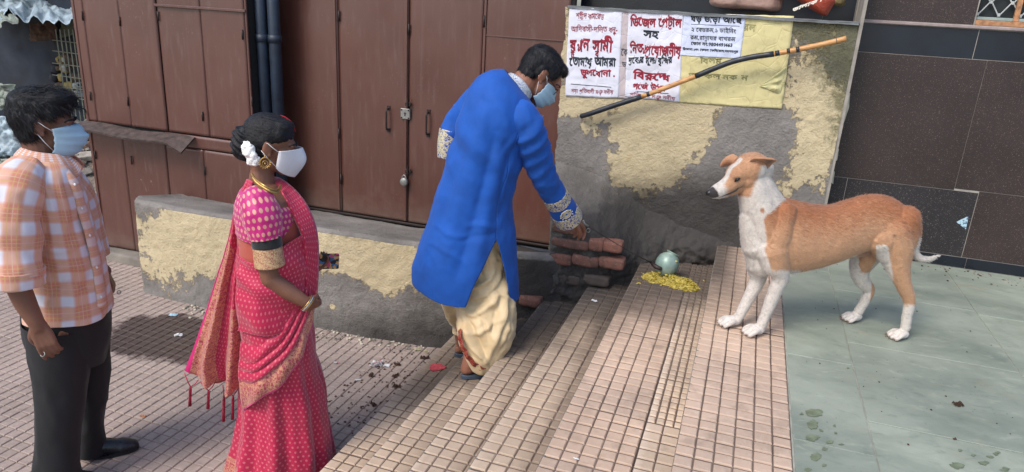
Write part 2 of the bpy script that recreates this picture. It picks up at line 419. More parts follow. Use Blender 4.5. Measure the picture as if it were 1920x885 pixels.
# landing slabs
land = MB(); land.box(XN[0] + .0005, 3.2, .3, 4.46, -.02, ZL[0] - .0045)
landing = tag(land.build('landing', MORTAR), kind='structure')
def slab(x0, x1, y0, y1):
    g = .0022; b = MB(); b.box(x0 + g, x1 - g, y0 + g, y1 - g, ZL[0] - .03, ZL[0] + random.uniform(-.0015, .0010), .0015)
    b.build('slab', SLATE, landing)
xj = [XN[0] + .004, .545, 1.19, 1.84, 2.5, 3.15]
yj = [[.3, .92, 1.55, 2.2, 2.85, 3.38, 4.0, 4.455], [.3, .5, 1.13, 1.77, 2.42, 3.08, 3.74, 4.455], [.3, 1.1, 1.76, 2.4, 3.05, 3.70, 4.455], [.3, 1.4, 2.05, 2.7, 3.35, 4.0, 4.455], [.3, 1.1, 1.76, 2.4, 3.05, 3.70, 4.455]]
for i in range(5):
    for a, b_ in zip(yj[i], yj[i][1:]): slab(xj[i], xj[i + 1], a, b_)

# ================================================================== BACK WALLS
def blobs(bl, Yp):
    L = []
    for (px, py, rx, ry, v) in bl:
        p = W(px, py, Yp); q = W(px + rx, py, Yp); r = W(px, py + ry, Yp)
        L.append((p.x, p.z, abs(q.x - p.x), abs(r.z - p.z), v))
    def f(x, z):
        s = 0.0
        for (a, b, ra, rb, v) in L:
            d = ((x - a) / ra) ** 2 + ((z - b) / rb) ** 2
            if d < 4: s += v * math.exp(-d * 1.1)
        return s
    return f
YP = 4.22
# where yellow paint is left on the poster wall
pw = blobs([(1120, 100, 130, 110, 1.2), (1080, 195, 60, 30, 1.1), (1200, 245, 70, 60, 1.2), (1270, 250, 80, 70, 1.0), (1200, 310, 50, 40, .9), (1330, 190, 150, 30, .7),
            (1300, 100, 200, 120, .8), (1160, 330, 40, 30, .4), (1240, 330, 60, 50, .9), (1520, 170, 50, 60, .9), (1550, 240, 50, 80, 1.2), (1405, 250, 70, 70, -1.3), (1330, 330, 60, 50, -.4),
            (1520, 300, 45, 60, 1.0), (1230, 205, 30, 25, .6), (1440, 180, 60, 40, .5), (1330, 275, 40, 40, .5), (1475, 345, 30, 25, .7), (1395, 330, 22, 16, .6), (1440, 300, 16, 14, .6), (1540, 60, 60, 60, .5)], YP)
pso = blobs([(1100, 480, 200, 120, .5), (1250, 450, 160, 90, .9), (1300, 400, 120, 90, .6), (1180, 420, 120, 80, .6), (1080, 400, 60, 90, .3), (1350, 430, 90, 80, .8), (1440, 420, 130, 60, .5), (1150, 560, 200, 60, 1.0), (1340, 500, 200, 60, 1.2)], YP)
pmo = blobs([(1540, 40, 70, 60, .9), (1560, 120, 50, 70, .5), (1580, 200, 30, 120, .5)], YP)
def wall_y(x, z):
    return YP - .014 * fbm(x * 1.7, z * 1.7, 3.1, 3) - .005 * fbm(x * 9, z * 9, 1.2, 4) - .0022 * fbm(x * 40, z * 40, 7.2, 2)
def wx(u, v):                       # right edge leans as in the photograph, left edge is broken
    return u
xs = lins(-1.11, .475, 190); zs = lins(.05, 2.055, 230)
poster_wall = empty('plaster_wall', (-.3, YP, 0), 'peeling yellow and grey plaster wall with posters behind the dog', 'wall')
def wf(u, v):
    e = 0.0
    x = u
    if u < -1.06: x = u + .010 * fbm(0, v * 6, 2) + .006 * fbm(0, v * 30, 5)
    return (x, wall_y(u, v), v)
ws_ = sheet('wall_face', xs, zs, wf, PLASTER, None, True,
            {'paint': lambda x, y, z: pw(x, z) - .72 - max(0, (.95 - z)) * 1.2, 'soot': lambda x, y, z: pso(x, z) * .85 - .10 - (.25 if x > .3 else 0),
             'moss': lambda x, y, z: pmo(x, z) + (.55 if z > 1.98 and x > -.5 else 0)})
keep(ws_, poster_wall)
b = MB(); b.box(-1.105, .47, YP + .03, YP + .30, -.02, 2.045); keep(b.build('wall_core', CONC), poster_wall)
b = MB(); b.box(.4755, .4925, YP + .002, 4.44, .76, 3.0); keep(b.build('edge_strip', WHITEGROUT), poster_wall)
# cement cap along the wall top
def capf(u, v):
    a = v
    r = .035
    if a < 1: return (u, YP - .012 + .004 * fbm(u * 8, a * 3, 1), 2.046 + .016 * a + .005 * fbm(u * 5, 3, 2))
    return (u, YP - .012 + (a - 1) * .3, 2.062 + .005 * fbm(u * 5, 3, 2))
CAP = simple('grey cement cap', lin(112, 116, 118), .85, bs=50, bump=.5, bd=.005)
keep(sheet('wall_cap', lins(-1.10, .47, 80), [0, .2, .5, .8, .95, 1, 1.1, 2], capf, CAP), poster_wall)

# exposed bricks at the foot of the wall
def brick_obj(pxl, pyt, pxr, pyb, Yp, parent, d=.07, jit=.0, mat=None):
    a = W(pxl, pyt, Yp); c = W(pxr, pyb, Yp); rnd = random.Random(int(pxl * 7 + pyt))
    b = MB(); nx, nz = 7, 4; vs = []
    x0, x1 = sorted((a.x, c.x)); z0, z1 = sorted((a.z, c.z))
    bm = bmesh.new(); bmesh.ops.create_cube(bm, size=1.0)
    bmesh.ops.subdivide_edges(bm, edges=bm.edges[:], cuts=3, use_grid_fill=True)
    for v in bm.verts:
        p = v.co.copy(); l = max(abs(p.x), abs(p.z)); 
        ex = max(0, abs(p.x) - .40) / .1; ez = max(0, abs(p.z) - .38) / .12; ey = max(0, abs(p.y) - .36) / .14
        k = 1 - .035 * (ex * ez + ex * ey + ez * ey)
        x = (x0 + x1) / 2 + p.x * (x1 - x0) * k; z = (z0 + z1) / 2 + p.z * (z1 - z0) * k; y = Yp + d / 2 + p.y * d * k
        n = fbm(x * 30, y * 30, z * 30, 3) * .0035
        v.co = (x + n, y + n * 1.2, z + n * .8)
    me = bpy.data.meshes.new('brick'); bm.to_mesh(me); bm.free(); me.materials.append(mat or BRICK)
    me.polygons.foreach_set('use_smooth', [True] * len(me.polygons))
    o = link('brick', me); keep(o, parent); return o
YB = 3.80
BR = [(1036, 416, 1092, 443), (1034, 445, 1102, 472), (1104, 449, 1129, 474), (1032, 475, 1070, 500), (1072, 477, 1120, 505), (1122, 482, 1168, 509), (1131, 453, 1164, 477)]
# broken plaster and mortar mass the bricks sit in, swelling out of the wall foot
def foot_y(x, z):
    f = np.interp(x, [-1.10, -.80, -.70, -.52, -.30, -.06, .2], [3.80, 3.81, 3.86, 4.02, 4.12, 4.19, 4.24])
    zt = np.interp(x, [-1.10, -.80, -.55, -.06], [1.22, 1.16, 1.02, .86]); zh = np.interp(x, [-1.1, -.8, -.5, -.06], [.42, .42, .38, .14])
    s = min(1, max(0, (zt - z) / zh)); s = s * s * (3 - 2 * s); y = YP + .05 + (f - YP - .05) * s
    return y - .026 * fbm(x * 5, z * 5, 2, 4) * s - .013 * fbm(x * 20, z * 20, 8, 4) * s - .003 * fbm(x * 60, z * 60, 8, 2)
MORT = PLASTER
def footp(u, v):
    y = foot_y(u, v); return (u * (y / YP) + (.006 * fbm(0, v * 22, 4) if u < -1.08 else 0), y, v)
fo = sheet('mortar_foot', lins(-1.10, .25, 170), lins(.05, 1.24, 130), footp, MORT, None, True,
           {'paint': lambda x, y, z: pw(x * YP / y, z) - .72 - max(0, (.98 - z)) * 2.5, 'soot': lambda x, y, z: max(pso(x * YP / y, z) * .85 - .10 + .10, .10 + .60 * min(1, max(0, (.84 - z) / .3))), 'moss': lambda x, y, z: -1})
keep(fo, poster_wall)
for r in BR: brick_obj(*r, YB - .016, poster_wall, .10)
brick_obj(972, 556, 1011, 580, 3.70, poster_wall, .12)
SOOTB = simple('sooty brick', lin(88, 78, 72), .92, bump=.6, bs=40, bd=.008)
for r in ((1030, 510, 1086, 538), (1094, 514, 1140, 541)): brick_obj(*r, YB - .002, poster_wall, .10, mat=SOOTB)

# ---- low plinth wall in front of the doors
LZ0 = .668
def ledge_front(x):
    pts = [(-3.86, 3.52), (-3.2, 3.50), (-2.4, 3.56), (-1.85, 3.59), (-1.55, 3.64), (-1.25, 3.70), (-.98, 3.78), (-.7, 3.9)]
    for (a, ya), (b_, yb) in zip(pts, pts[1:]):
        if x <= b_: 
            t = max(0, (x - a) / (b_ - a)); return ya + (yb - ya) * t
    return pts[-1][1]
def ledge_top(x, y):
    return LZ0 - .2 * (y - 3.55) * (1 if x > -3.7 else 1) - (.03 if x > -1.5 else 0) * min(1, (x + 1.5) / .3 if x > -1.5 else 0)
lw = blobs([(330, 440, 150, 60, 1.3), (300, 500, 60, 40, .4), (420, 420, 80, 60, 1.1), (640, 470, 110, 42, 1.5), (700, 500, 80, 50, 1.4), (735, 530, 25, 30, .9), (600, 450, 60, 30, .8), (765, 500, 18, 30, .9),
            (400, 480, 60, 40, .7), (330, 520, 50, 30, .4), (440, 500, 40, 40, .3), (625, 575, 12, 10, 1.3), (800, 505, 40, 25, 1.2), (480, 450, 60, 40, .8)], 3.56)
lso = blobs([(800, 640, 160, 60, .9), (900, 560, 120, 90, .8), (980, 540, 120, 80, 1.0), (700, 630, 200, 25, .35), (400, 560, 300, 25, .25)], 3.60)
low_wall = empty('low_wall', (-2.6, 3.8, 0), 'low plinth wall of cracked yellow plaster below the brown doors', 'wall')
xs = lins(-3.87, -.90, 280); vs_ = lins(0, 1, 70) 
def lwf(u, v):
    # v 0..0.62 front face from the ground up, 0.62..0.72 rounded edge, rest the sloping top
    x = u; yf = ledge_front(u); n = .012 * fbm(u * 3, v * 4, 1, 4) + .0045 * fbm(u * 17, v * 22, 4, 4) + .002 * fbm(u * 60, v * 70, 9, 2)
    if v < .62:
        z = -.03 + (LZ0 - .03 + .03) * v / .62; fl = .05 * max(0, 1 - v / .14) ** 2 * (.5 + .5 * fbm(u * 5, 2, 2))
        bulge = .012 * sin(v / .62 * pi)
        y = yf - bulge - n - fl
    elif v < .74:
        a = (v - .62) / .12 * pi / 2; r = .035
        y = yf + r - r * cos(a) - n; z = LZ0 - .03 + (r - .005) * sin(a)
    else:
        t = (v - .74) / .26; y = yf + .035 + (4.33 - yf - .035) * t; z = ledge_top(u, y) - n * .8
    if u < -3.80:                                     # rounded left end
        k = (-3.80 - u) / .07; y = y + .06 * k * k
    return (x, y, z)
lf = sheet('wall_face', xs, vs_, lwf, PLASTER, None, True,
           {'paint': lambda x, y, z: (lw(x, z) - .78) if y < ledge_front(x) + .03 and z < LZ0 - .02 else -2.2, 'soot': lambda x, y, z: lso(x, z) - .12 if z < LZ0 - .03 else -.1,
            'moss': lambda x, y, z: -.3 if y < ledge_front(x) + .03 else .0})
keep(lf, low_wall)
def endf(u, v):                                       # left end face
    y = 3.58 + (4.02 - 3.58) * u; n = .01 * fbm(u * 3, v * 5, 6, 4)
    return (-3.868 + n, y, -.03 + (ledge_top(-3.86, y) + .03) * v)
keep(sheet('wall_end', lins(0, 1, 20), lins(0, 1, 24), endf, PLASTER, None, True, {'paint': lambda x, y, z: .4, 'soot': lambda x, y, z: 0, 'moss': lambda x, y, z: -1}, flip=True), low_wall)
# ---- folding brown doors
YD = 4.30
doors = empty('folding_door', (-2.15, YD, .53), 'tall brown sheet metal folding doors behind the man in blue', 'door')
ZB = .535; ZT = 2.9
def leaf(parent, x0, x1, z0, z1, Y, mat=BROWN, name='leaf', d=.03, scuff=None, dent=.006):
    """sheet steel leaf with folded edges and a slightly oil-canned face"""
    def f(u, v):
        e = min(u - x0, x1 - u, v - z0, z1 - v); y = Y
        if e < .002: y = Y + .012
        return (u, y - dent * fbm(u * 2.3 + x0, v * 1.6, x0 * 3, 3) * min(1, e / .05), v)
    us = [x0, x0 + .004] + lins(x0 + .02, x1 - .02, max(4, int((x1 - x0) / .04))) + [x1 - .004, x1]
    vs = [z0, z0 + .004] + lins(z0 + .02, z1 - .02, max(4, int((z1 - z0) / .05))) + [z1 - .004, z1]
    o = sheet(name, us, vs, f, mat, None, True, {'scuff': scuff} if scuff else None)
    return keep(o, parent)
xd = [-3.235, -2.705, -2.175, -1.655, -1.10]
b = MB(); b.box(-3.26, -1.08, YD + .012, YD + .05, ZB - .03, ZT); keep(b.build('door_backing', DARKGAP), doors)
for i in range(4):
    leaf(doors, xd[i] + .004, xd[i + 1] - .004, ZB + .012, ZT, YD)
b = MB(); b.box(-3.25, -1.09, YD - .012, YD + .01, ZB - .006, ZB + .008, .002); keep(b.build('threshold', IRON), doors)
# overlapping cover strips beside the seams
for x, ww in ((-2.187, .018), (-1.640, .014), (-2.72, .010)):
    b = MB(); b.box(x - ww, x + ww * .2, YD - .010, YD - .0005, ZB + .02, ZT, .002); keep(b.build('cover_strip', BROWN), doors)
hz = [(637, 250), (637, 30), (641, 335), (768, 55), (909, 40)]
for px, py in hz:
    p = W(px, py, YD); b = MB(); b.tube([(p.x, YD - .012, p.z - .035), (p.x, YD - .012, p.z + .035)], .006, 8); keep(b.build('hinge', IRON, smooth=True), doors)
for px, y0, y1 in ((729, 203, 243), (804, 210, 252)):
    a = W(px, y0, YD); c = W(px, y1, YD); b = MB()
    b.tube([(a.x, YD - .002, a.z), (a.x, YD - .03, a.z - .004), (a.x, YD - .036, a.z - .02), (a.x, YD - .036, c.z + .02), (a.x, YD - .03, c.z + .004), (a.x, YD - .002, c.z)], .0065, 8)
    b.box(a.x - .012, a.x + .012, YD - .006, YD - .001, a.z - .012, a.z + .018, .001); b.box(a.x - .012, a.x + .012, YD - .006, YD - .001, c.z - .018, c.z + .012, .001)
    keep(b.build('handle', IRON, smooth=False), doors)
p = W(762, 213, YD); q = W(773, 190, YD)
b = MB(); b.box(p.x - .036, p.x + .036, YD - .020, YD - .008, p.z - .036, p.z + .036, .004)
lp = keep(b.build('lock_plate', STEEL), doors)
b = MB()
for sx in (-1, 1):
    for sz in (-1, 1): b.tube([(p.x + sx * .026, YD - .0205, p.z + sz * .026), (p.x + sx * .026, YD - .024, p.z + sz * .026)], .005, 8)
b.tube([(p.x, YD - .0205, p.z + .004), (p.x, YD - .023, p.z + .004)], .007, 10); b.box(p.x - .003, p.x + .003, YD - .023, YD - .0205, p.z - .014, p.z)
keep(b.build('rivet', IRON), doors)
for (px, py) in ((768, 195), (768, 320)):
    q = W(px, py, YD); b = MB(); b.box(q.x - .022, q.x + .02, YD - .026, YD - .0105, q.z - .012, q.z + .012, .003); b.tube([(q.x, YD - .034, q.z + .04), (q.x, YD - .034, q.z - .02)], .006, 8)
    keep(b.build('hasp', IRON), doors)
q = W(762, 339, YD); b = MB()
pts = [(q.x + .016 * cos(a), YD - .036, q.z + .018 + .030 * sin(a)) for a in lins(0, pi, 9)]; b.tube([(q.x + .016, YD - .036, q.z)] + pts + [(q.x - .016, YD - .036, q.z)], .0042, 8)
pl = tag(keep(b.build('padlock', STEEL, smooth=True), empty('hold')) if False else b.build('shackle', STEEL, smooth=True))
bb = MB(); n = 20
for k2, (rr, yy) in enumerate(((.0, -.050), (.022, -.050), (.028, -.046), (.029, -.034), (.027, -.024), (0, -.022))):
    bb.v += [(q.x + rr * cos(2 * pi * j / n), YD + yy, q.z + rr * 1.05 * sin(2 * pi * j / n)) for j in range(n)]
    if k2:
        for j in range(n): bb.f.append(((k2 - 1) * n + j, (k2 - 1) * n + (j + 1) % n, k2 * n + (j + 1) % n, k2 * n + j)); bb.mi.append(0)
body = bb.build('body', STEEL, smooth=True)
pad = empty('padlock', (q.x, YD - .036, q.z - .03), 'round steel padlock hanging on the seam of the brown doors', 'padlock')
keep(pl, pad); keep(body, pad)
# faint horizontal weld on the right hand leaf
a = W(908, 66, YD); b = MB(); b.box(xd[3] + .01, xd[4] - .01, YD - .006, YD + .002, a.z - .004, a.z + .002, .001); keep(b.build('weld_seam', BROWN), doors)

# ---- metal stall at the left
YK = 4.0
kiosk = empty('market_stall', (-3.95, YK, 0), 'closed brown sheet metal market stall with a narrow hinged shelf', 'stall')
ksh = blobs([(262, 345, 22, 26, .95), (248, 385, 14, 20, .7), (290, 350, 12, 22, .8)], YK)
KX = lambda px, py=100: W(px, py, YK).x
zt = 1.035; kl = -4.70; kr = -3.20
b = MB(); b.box(kl + .02, kr, YK + .016, YK + .34, .02, 2.9); keep(b.build('stall_body', DARKGAP), kiosk)
ux = [kl, KX(166), KX(232), KX(303, 130), KX(381), KX(462), kr]
for i in range(6):
    g = .011 if i == 3 else .003
    leaf(kiosk, ux[i] + (g if i == 3 else .002), ux[i + 1] - .002, zt + .012, 2.62, YK if i != 2 else YK - .004, BROWN2, 'panel')
lx = [kl, KX(184, 350), KX(240, 350), KX(317, 350), KX(386, 350), kr]
for i in range(5):
    leaf(kiosk, lx[i] + (.006 if i == 3 else .002), lx[i + 1] - .002, .055, zt - .03 if i < 3 else zt - .09, YK, BROWN2, 'panel', scuff=(lambda x, y, z: ksh(x, z)))
leaf(kiosk, lx[3] + .006, kr - .002, zt - .085, zt + .004, YK - .004, BROWN2, 'rail')
b = MB(); b.box(kl, kr, YK - .012, YK + .012, .0, .05, .003); keep(b.build('bottom_rail', BROWN2), kiosk)
b = MB(); b.box(kl - .006, kl + .018, YK - .006, YK + .36, .0, 2.9, .003); keep(b.build('corner_post', BROWN2), kiosk)
a = W(280, 10, YK); b = MB(); b.box(ux[3], kr, YK - .016, YK - .002, a.z - .004, a.z + .014, .003); keep(b.build('head_rail', BROWN2), kiosk)
# sagging shelf board
def shf(u, v):
    x = kl - .03 + u * (1.03); s = .018 * sin(u * 9) * .4 - .012 * u
    y = YK - .005 - .145 * v; z = zt - .004 + s - .035 * v + .003 * fbm(u * 5, v * 3, 3)
    if u > .86: z -= .05 * (u - .86) / .14 * v
    return (x, y, z)
SHELF = simple('weathered grey brown board', lin(74, 62, 58), .7, var=.25, vs=20, bump=.4)
sh = sheet('shelf', lins(0, 1, 34), lins(0, 1, 7), shf, SHELF, None, False)
md = sh.modifiers.new('thick', 'SOLIDIFY'); md.thickness = .014; keep(sh, kiosk)
for px, py in ((156, 30), (171, 180), (226, 40), (241, 190), (381, 218), (456, 65), (462, 235), (180, 290), (248, 300), (385, 320), (298, 30), (474, 190)):
    p = W(px, py, YK); b = MB(); b.tube([(p.x, YK - .008, p.z - .032), (p.x, YK - .008, p.z + .032)], .0055, 8); keep(b.build('hinge', IRON, smooth=True), kiosk)
# two drain pipes between stall and doors
for i, (x, r) in enumerate(((-3.168, .036), (-3.088, .040))):
    Yp = 4.10 if i == 0 else 4.13
    pp = empty('drain_pipe', (x + .0, Yp, .56), ['thinner blue grey drain pipe beside the brown stall', 'thicker blue grey drain pipe beside the brown doors'][i], 'pipe')
    b = MB(); b.tube([(x, Yp, .55), (x, Yp, 2.9)], r, 16); keep(b.build('pipe', BLUEPIPE, smooth=True), pp)
    for z in (1.72,):
        b = MB(); b.tube([(x, Yp, z), (x, Yp, z + .05)], r + .006, 16); keep(b.build('socket', BLUEPIPE, smooth=True), pp)
# small cement step in front of the stall
def block(name, x0, x1, y0, y1, z0, z1, mat, n=6, amp=.006, bev=.02, seed=0):
    bm = bmesh.new(); bmesh.ops.create_cube(bm, size=1.0)
    bmesh.ops.subdivide_edges(bm, edges=bm.edges[:], cuts=n, use_grid_fill=True)
    for v in bm.verts:
        p = v.co.copy(); k = max(0, abs(p.x) - .42) * max(0, abs(p.z) - .38) + max(0, abs(p.x) - .42) * max(0, abs(p.y) - .42) + max(0, abs(p.y) - .42) * max(0, abs(p.z) - .38)
        s = 1 - k * 12; x = (x0 + x1) / 2 + p.x * (x1 - x0) * s; y = (y0 + y1) / 2 + p.y * (y1 - y0) * s; z = (z0 + z1) / 2 + p.z * (z1 - z0) * s
        v.co = (x + amp * fbm(x * 9, y * 9, z * 9 + seed), y + amp * fbm(x * 9, y * 9, z * 9 + 5 + seed), z + amp * fbm(x * 9, y * 9 + 3, z * 9 + seed))
    me = bpy.data.meshes.new(name); bm.to_mesh(me); bm.free(); me.materials.append(mat); me.polygons.foreach_set('use_smooth', [True] * len(me.polygons))
    return link(name, me)
p = G(205, 505); tag(block('doorstep', p.x - .25, p.x + .20, 3.86, 3.985, -.02, .07, CONC), 'low rough cement doorstep at the foot of the stall', 'step')

# ---- granite clad wall on the right
YG = 4.45
gw = empty('granite_wall', (1.4, YG, .75), 'dark granite clad wall with black bands behind the dog', 'wall')
b = MB(); b.box(.472, 3.2, YG - .0036, YG + .30, .70, 2.078); b.box(.472, 1.049, YG - .0036, YG + .30, 2.0785, 3.0); keep(b.build('wall_core', WHITEGROUT), gw)
def gslab(x0, x1, z0, z1, mat, y=YG, g=.0013):
    b = MB(); b.box(x0 + g, x1 - g, y - random.uniform(.004, .0055), y + .02, z0 + g, z1 - g, .001); keep(b.build('slab', mat), gw)
for x0, x1 in ((.494, 1.30), (1.30, 2.1), (2.1, 3.2)): gslab(x0, x1, .752, .815, BLACKG, YG - .004)
gslab(.494, .600, .815, 1.195, GRAND); gslab(.600, 1.272, .815, 1.195, GRAND); gslab(1.272, 1.95, .815, 1.205, GRAN); gslab(1.95, 3.2, .815, 1.195, GRAN)
gslab(.494, 1.15, 1.195, 1.905, GRAN, g=.0008); gslab(1.15, 1.95, 1.205, 1.905, GRAN, g=.0004); gslab(1.95, 3.2, 1.195, 1.905, GRAN)
gslab(.494, 1.078, 1.905, 2.058, BLACKG); gslab(1.078, 1.7, 1.905, 2.058, BLACKG); gslab(1.7, 3.2, 1.905, 2.058, BLACKG)
b = MB(); b.box(.490, 3.2, YG - .018, YG + .01, 2.060, 2.076, .003); keep(b.build('ledge_strip', simple('grey pink sandstone strip', lin(150, 136, 134), .7)), gw)
gslab(.494, 1.045, 2.078, 3.0, GRAN)
# window with diamond grille
win = empty('grille_window', (1.6, YG, 2.09), 'window with white diamond grille and rusty frame above the granite band', 'window')
RUST = simple('rusty painted frame', lin(168, 122, 86), .7, var=.2, vs=40); GRWH = simple('white grille bar', lin(176, 180, 180), .5)
DG = NT('dark window glass'); DG.p(Base_Color=lin(30, 38, 40), Roughness=.7); 
b = MB(); b.box(1.05, 2.2, YG + .06, YG + .065, 2.085, 3.0); keep(b.build('pane', DG.m), win)
b = MB(); b.box(1.05, 2.2, YG - .002, YG + .055, 2.079, 2.105, .002); keep(b.build('sill', RUST), win)
for x in (1.235, 1.62, 2.0):
    b = MB(); b.box(x - .012, x + .012, YG + .01, YG + .03, 2.106, 3.0, .002); keep(b.build('mullion', RUST), win)
b = MB(); b.box(1.05, 2.2, YG + .02, YG + .045, 2.106, 2.122, .002); keep(b.build('rail', simple('pale green rail', lin(140, 156, 152), .5)), win)
dw = .098; xg = 1.06
for r_ in range(6):
    for c_ in range(11):
        x = xg + c_ * dw + (dw / 2 if r_ % 2 else 0); z = 2.135 + r_ * .062
        b = MB()
        for s in (-1, 1): b.tube([(x + s * .004, YG + .036, z), (x + s * (dw / 2 - .004), YG + .036, z + .062)], .0034, 6)
        b.box(x - .006, x + .006, YG + .030, YG + .043, z - .008, z + .008, .001)
        keep(b.build('grille_bar', GRWH), win)
# cream paint smears on the granite edge
SMEAR = simple('cream paint smear', lin(196, 190, 170), .8, bs=90)
def blotch(name, pts, Y, mat, parent=None, th=.0012, amp=.003, off=0):
    """thin irregular blot, outline pts (px, py) on the wall plane Y"""
    P = [W(a, b_, Y) for a, b_ in pts]; out = []
    for i in range(len(P)):
        a, c = P[i], P[(i + 1) % len(P)]
        for k2 in range(4):
            t = k2 / 4; x = a.x + (c.x - a.x) * t; z = a.z + (c.z - a.z) * t
            out.append((x + amp * fbm(x * 90, z * 90, 1 + off), z + amp * fbm(x * 90, z * 90, 7 + off)))
    b = MB(); n = len(out); b.v = [(x, Y - th, z) for x, z in out] + [(x, Y, z) for x, z in out]
    b.f = [tuple(range(n))] + [(i, i + n, (i + 1) % n + n, (i + 1) % n) for i in range(n)]; b.mi = [0] * (n + 1)
    o = b.build(name, mat); return keep(o, parent) if parent else o
for k2, pts in enumerate(([(1586, 168), (1594, 175), (1592, 200), (1584, 225), (1578, 250), (1570, 262), (1573, 235), (1580, 205)], [(1566, 270), (1573, 280), (1570, 300), (1562, 305)], [(1611, 40), (1608, 70), (1600, 100), (1597, 96), (1603, 60)], [(1560, 318), (1565, 322), (1562, 345), (1557, 340)])):
    blotch('paint_smear', pts, YG - .006, SMEAR, gw, off=k2)
# triangle sticker
tp = [W(a, b_, YG - .006) for a, b_ in ((1793, 416), (1816, 405), (1811, 430))]
STK = NT('pale blue printed sticker'); c = STK.pos(); STK.p(Base_Color=STK.mix(STK.step(STK.noise(c, 130, 2), .56, .6), lin(170, 200, 212), lin(60, 84, 110)), Roughness=.5)
b = MB(); b.v = [(q.x, YG - .0075, q.z) for q in tp] + [(q.x, YG - .006, q.z) for q in tp]; b.f = [(0, 1, 2), (0, 3, 4, 1), (1, 4, 5, 2), (2, 5, 3, 0)]; b.mi = [0] * 4
tag(b.build('sticker', STK.m), 'small pale blue triangular sticker stuck low on the granite wall', 'sticker')

# ================================================================== POSTERS AND BENGALI LETTERING
def quadmap(TL, TR, BR, BL, Y, off=0.0):
    c = [W(*p, Y) for p in (TL, TR, BR, BL)]
    def f(u, v, o=0.0):             # v = 0 top
        a = c[0].lerp(c[1], u); d = c[3].lerp(c[2], u); p = a.lerp(d, v)
        return (p.x, wall_y(p.x, p.z) - .004 - off - o, p.z)
    return f
GLY = {  # strokes on a grid: x 0-9, y 0 (foot) - 9 (headline); a,b,c above it, z,y,x,w below
 'শ': (8, '8980 1767754431 1715343'), 'হ': (6, '1959 1927466560 4634 2030'), 'দ': (6, '2925 25466450'), 'ক': (9, '4940 490440 4677988583'), 'ম': (7, '7970 1914 14022413 2470'),
 'র': (6, '6960 690360 2z3z'), 'ড': (7, '1959 3926 265765625120'), 'আ': (9, '7970 1938 3826 26474541202014 9990 4570'), 'ি': (4, '1910 19 1b3c6b8a99'), 'ব': (6, '6960 690360'), 'স': (8, '7970 1916 16265624 1434 5670'),
 'ী': (4, '2920 299b6c3c0b'), 'ল': (8, '8980 1363564634 56768'), 'ত': (7, '2927 2757644110'), 'ন': (7, '7970 0545253435 4570'), 'ধ': (7, '7970 1b3926 2670 2614 70'), 'া': (2, '1910'), 'ু': (0, '4z2y3x5y6x'), 'ূ': (0, '2z4z3x5w'),
 'ট': (7, '1b3c5b59 1915 15316073'), 'য': (7, '6960 1916450360'), 'ভ': (7, '0959 1727 4655632110 6672'), 'ে': (3, '3955310112 11'), 'প': (7, '6960 19154560 1545'), 'জ': (8, '0979 1846 6852301214 6472'), 'গ': (7, '6960 1738473410'), 'ঘ': (8, '7970 1736 3614 1470'),
 'ছ': (8, '0979 3938 1655653110 5563'), 'ঠ': (7, '2b4a 4937 3713305063 6345 4537'), 'ফ': (9, '4940 19146440 6788762'), 'ই': (7, '1a3b5a59 1956453462 30'), 'উ': (7, '1a3b5a59 195645 4562311'), 'চ': (7, '0969 69104050 7464'), 'ং': (4, '1525351513 3010 3110'), 'য়': (7, '6960 1916450360 3z3z'),
 'ড়': (7, '1959 3926 265765625120 3z3z'), 'ণ': (8, '6960 2747 4632'), '্য': (4, '0425152100 2141'), 'প্র': (8, '6960 19154560 0z2x5z'), 'দ্র': (7, '2925 25466450 1z3x5z'), 'ন্ধ': (8, '7970 0747 47 2535 2614 70 26'), 'দ্ধ': (8, '2927 27466650 3533 33116080 50'),
 'স্ব': (9, '1916 16266625 4590 9980 45328'), 'ষ্ট': (9, '6960 1916450460 1556 2z4z5x2x1y'), 'ট্র': (7, '1b3c5b59 1915 15316073 1z3x5z'), 'ত্য': (9, '2927 2757644110 8988 8480'), 'ব্য': (9, '6960 690360 7585828'), 'ল্য': (9, '7970 1363564634 8686829'),
 'রু': (7, '6960 690360 6383812'), 'ঞ্চ': (9, '0969 1737341130 6954 5490'), 'র্জ': (8, '0979 1846 6852301214 6472 5b7c8a'), 'ন্ন': (8, '7970 0545253435 4570 2z4z6y'), 'বৃ': (6, '6960 690360 5z2y4w'), 'কো': (9, '4940'), 'র্': (0, '2b4c'),
 '-': (5, '0545'), ',': (3, '10110y'), '.': (3, '1011'), ':': (3, '1211 1716'), '০': (5, '1717'),
 '1': (5, '183a30'), '2': (6, '184a58102050'), '3': (6, '184a584555313011'), '4': (6, '404a4a1353'), '5': (6, '5a1a1648553110'), '6': (6, '4a1513315354361'), '8': (6, '3a18355231133558 3a'), '9': (6, '5753281838595530'), '0': (6, '3a1713305357 573a'), '২': (6, '1858563411 1151'), '১': (6, '4a1a3656523'), ' ': (5, ''),
}
NOHEAD = set('-,.:1234567890২১ ') | {'ি', 'ু', 'ূ', 'ে', '্য', 'ং', 'র্', '০'}
def YC(ch): return {'a': 10.2, 'b': 11.4, 'c': 12.4, 'z': -1.2, 'y': -2.4, 'x': -3.5, 'w': -4.5}.get(ch, None) if not ch.isdigit() else int(ch)
CH = "শ হ দ ক ম র ড আ ব স ল ত ন ধ ট য ভ প জ গ ঘ ছ ঠ ফ ই উ চ য় ড় ণ ষ ঞ থ া ি ী ু ূ ে ং ৃ ২ ১ 9 8 0 1 4 6 3 , - : .".split()
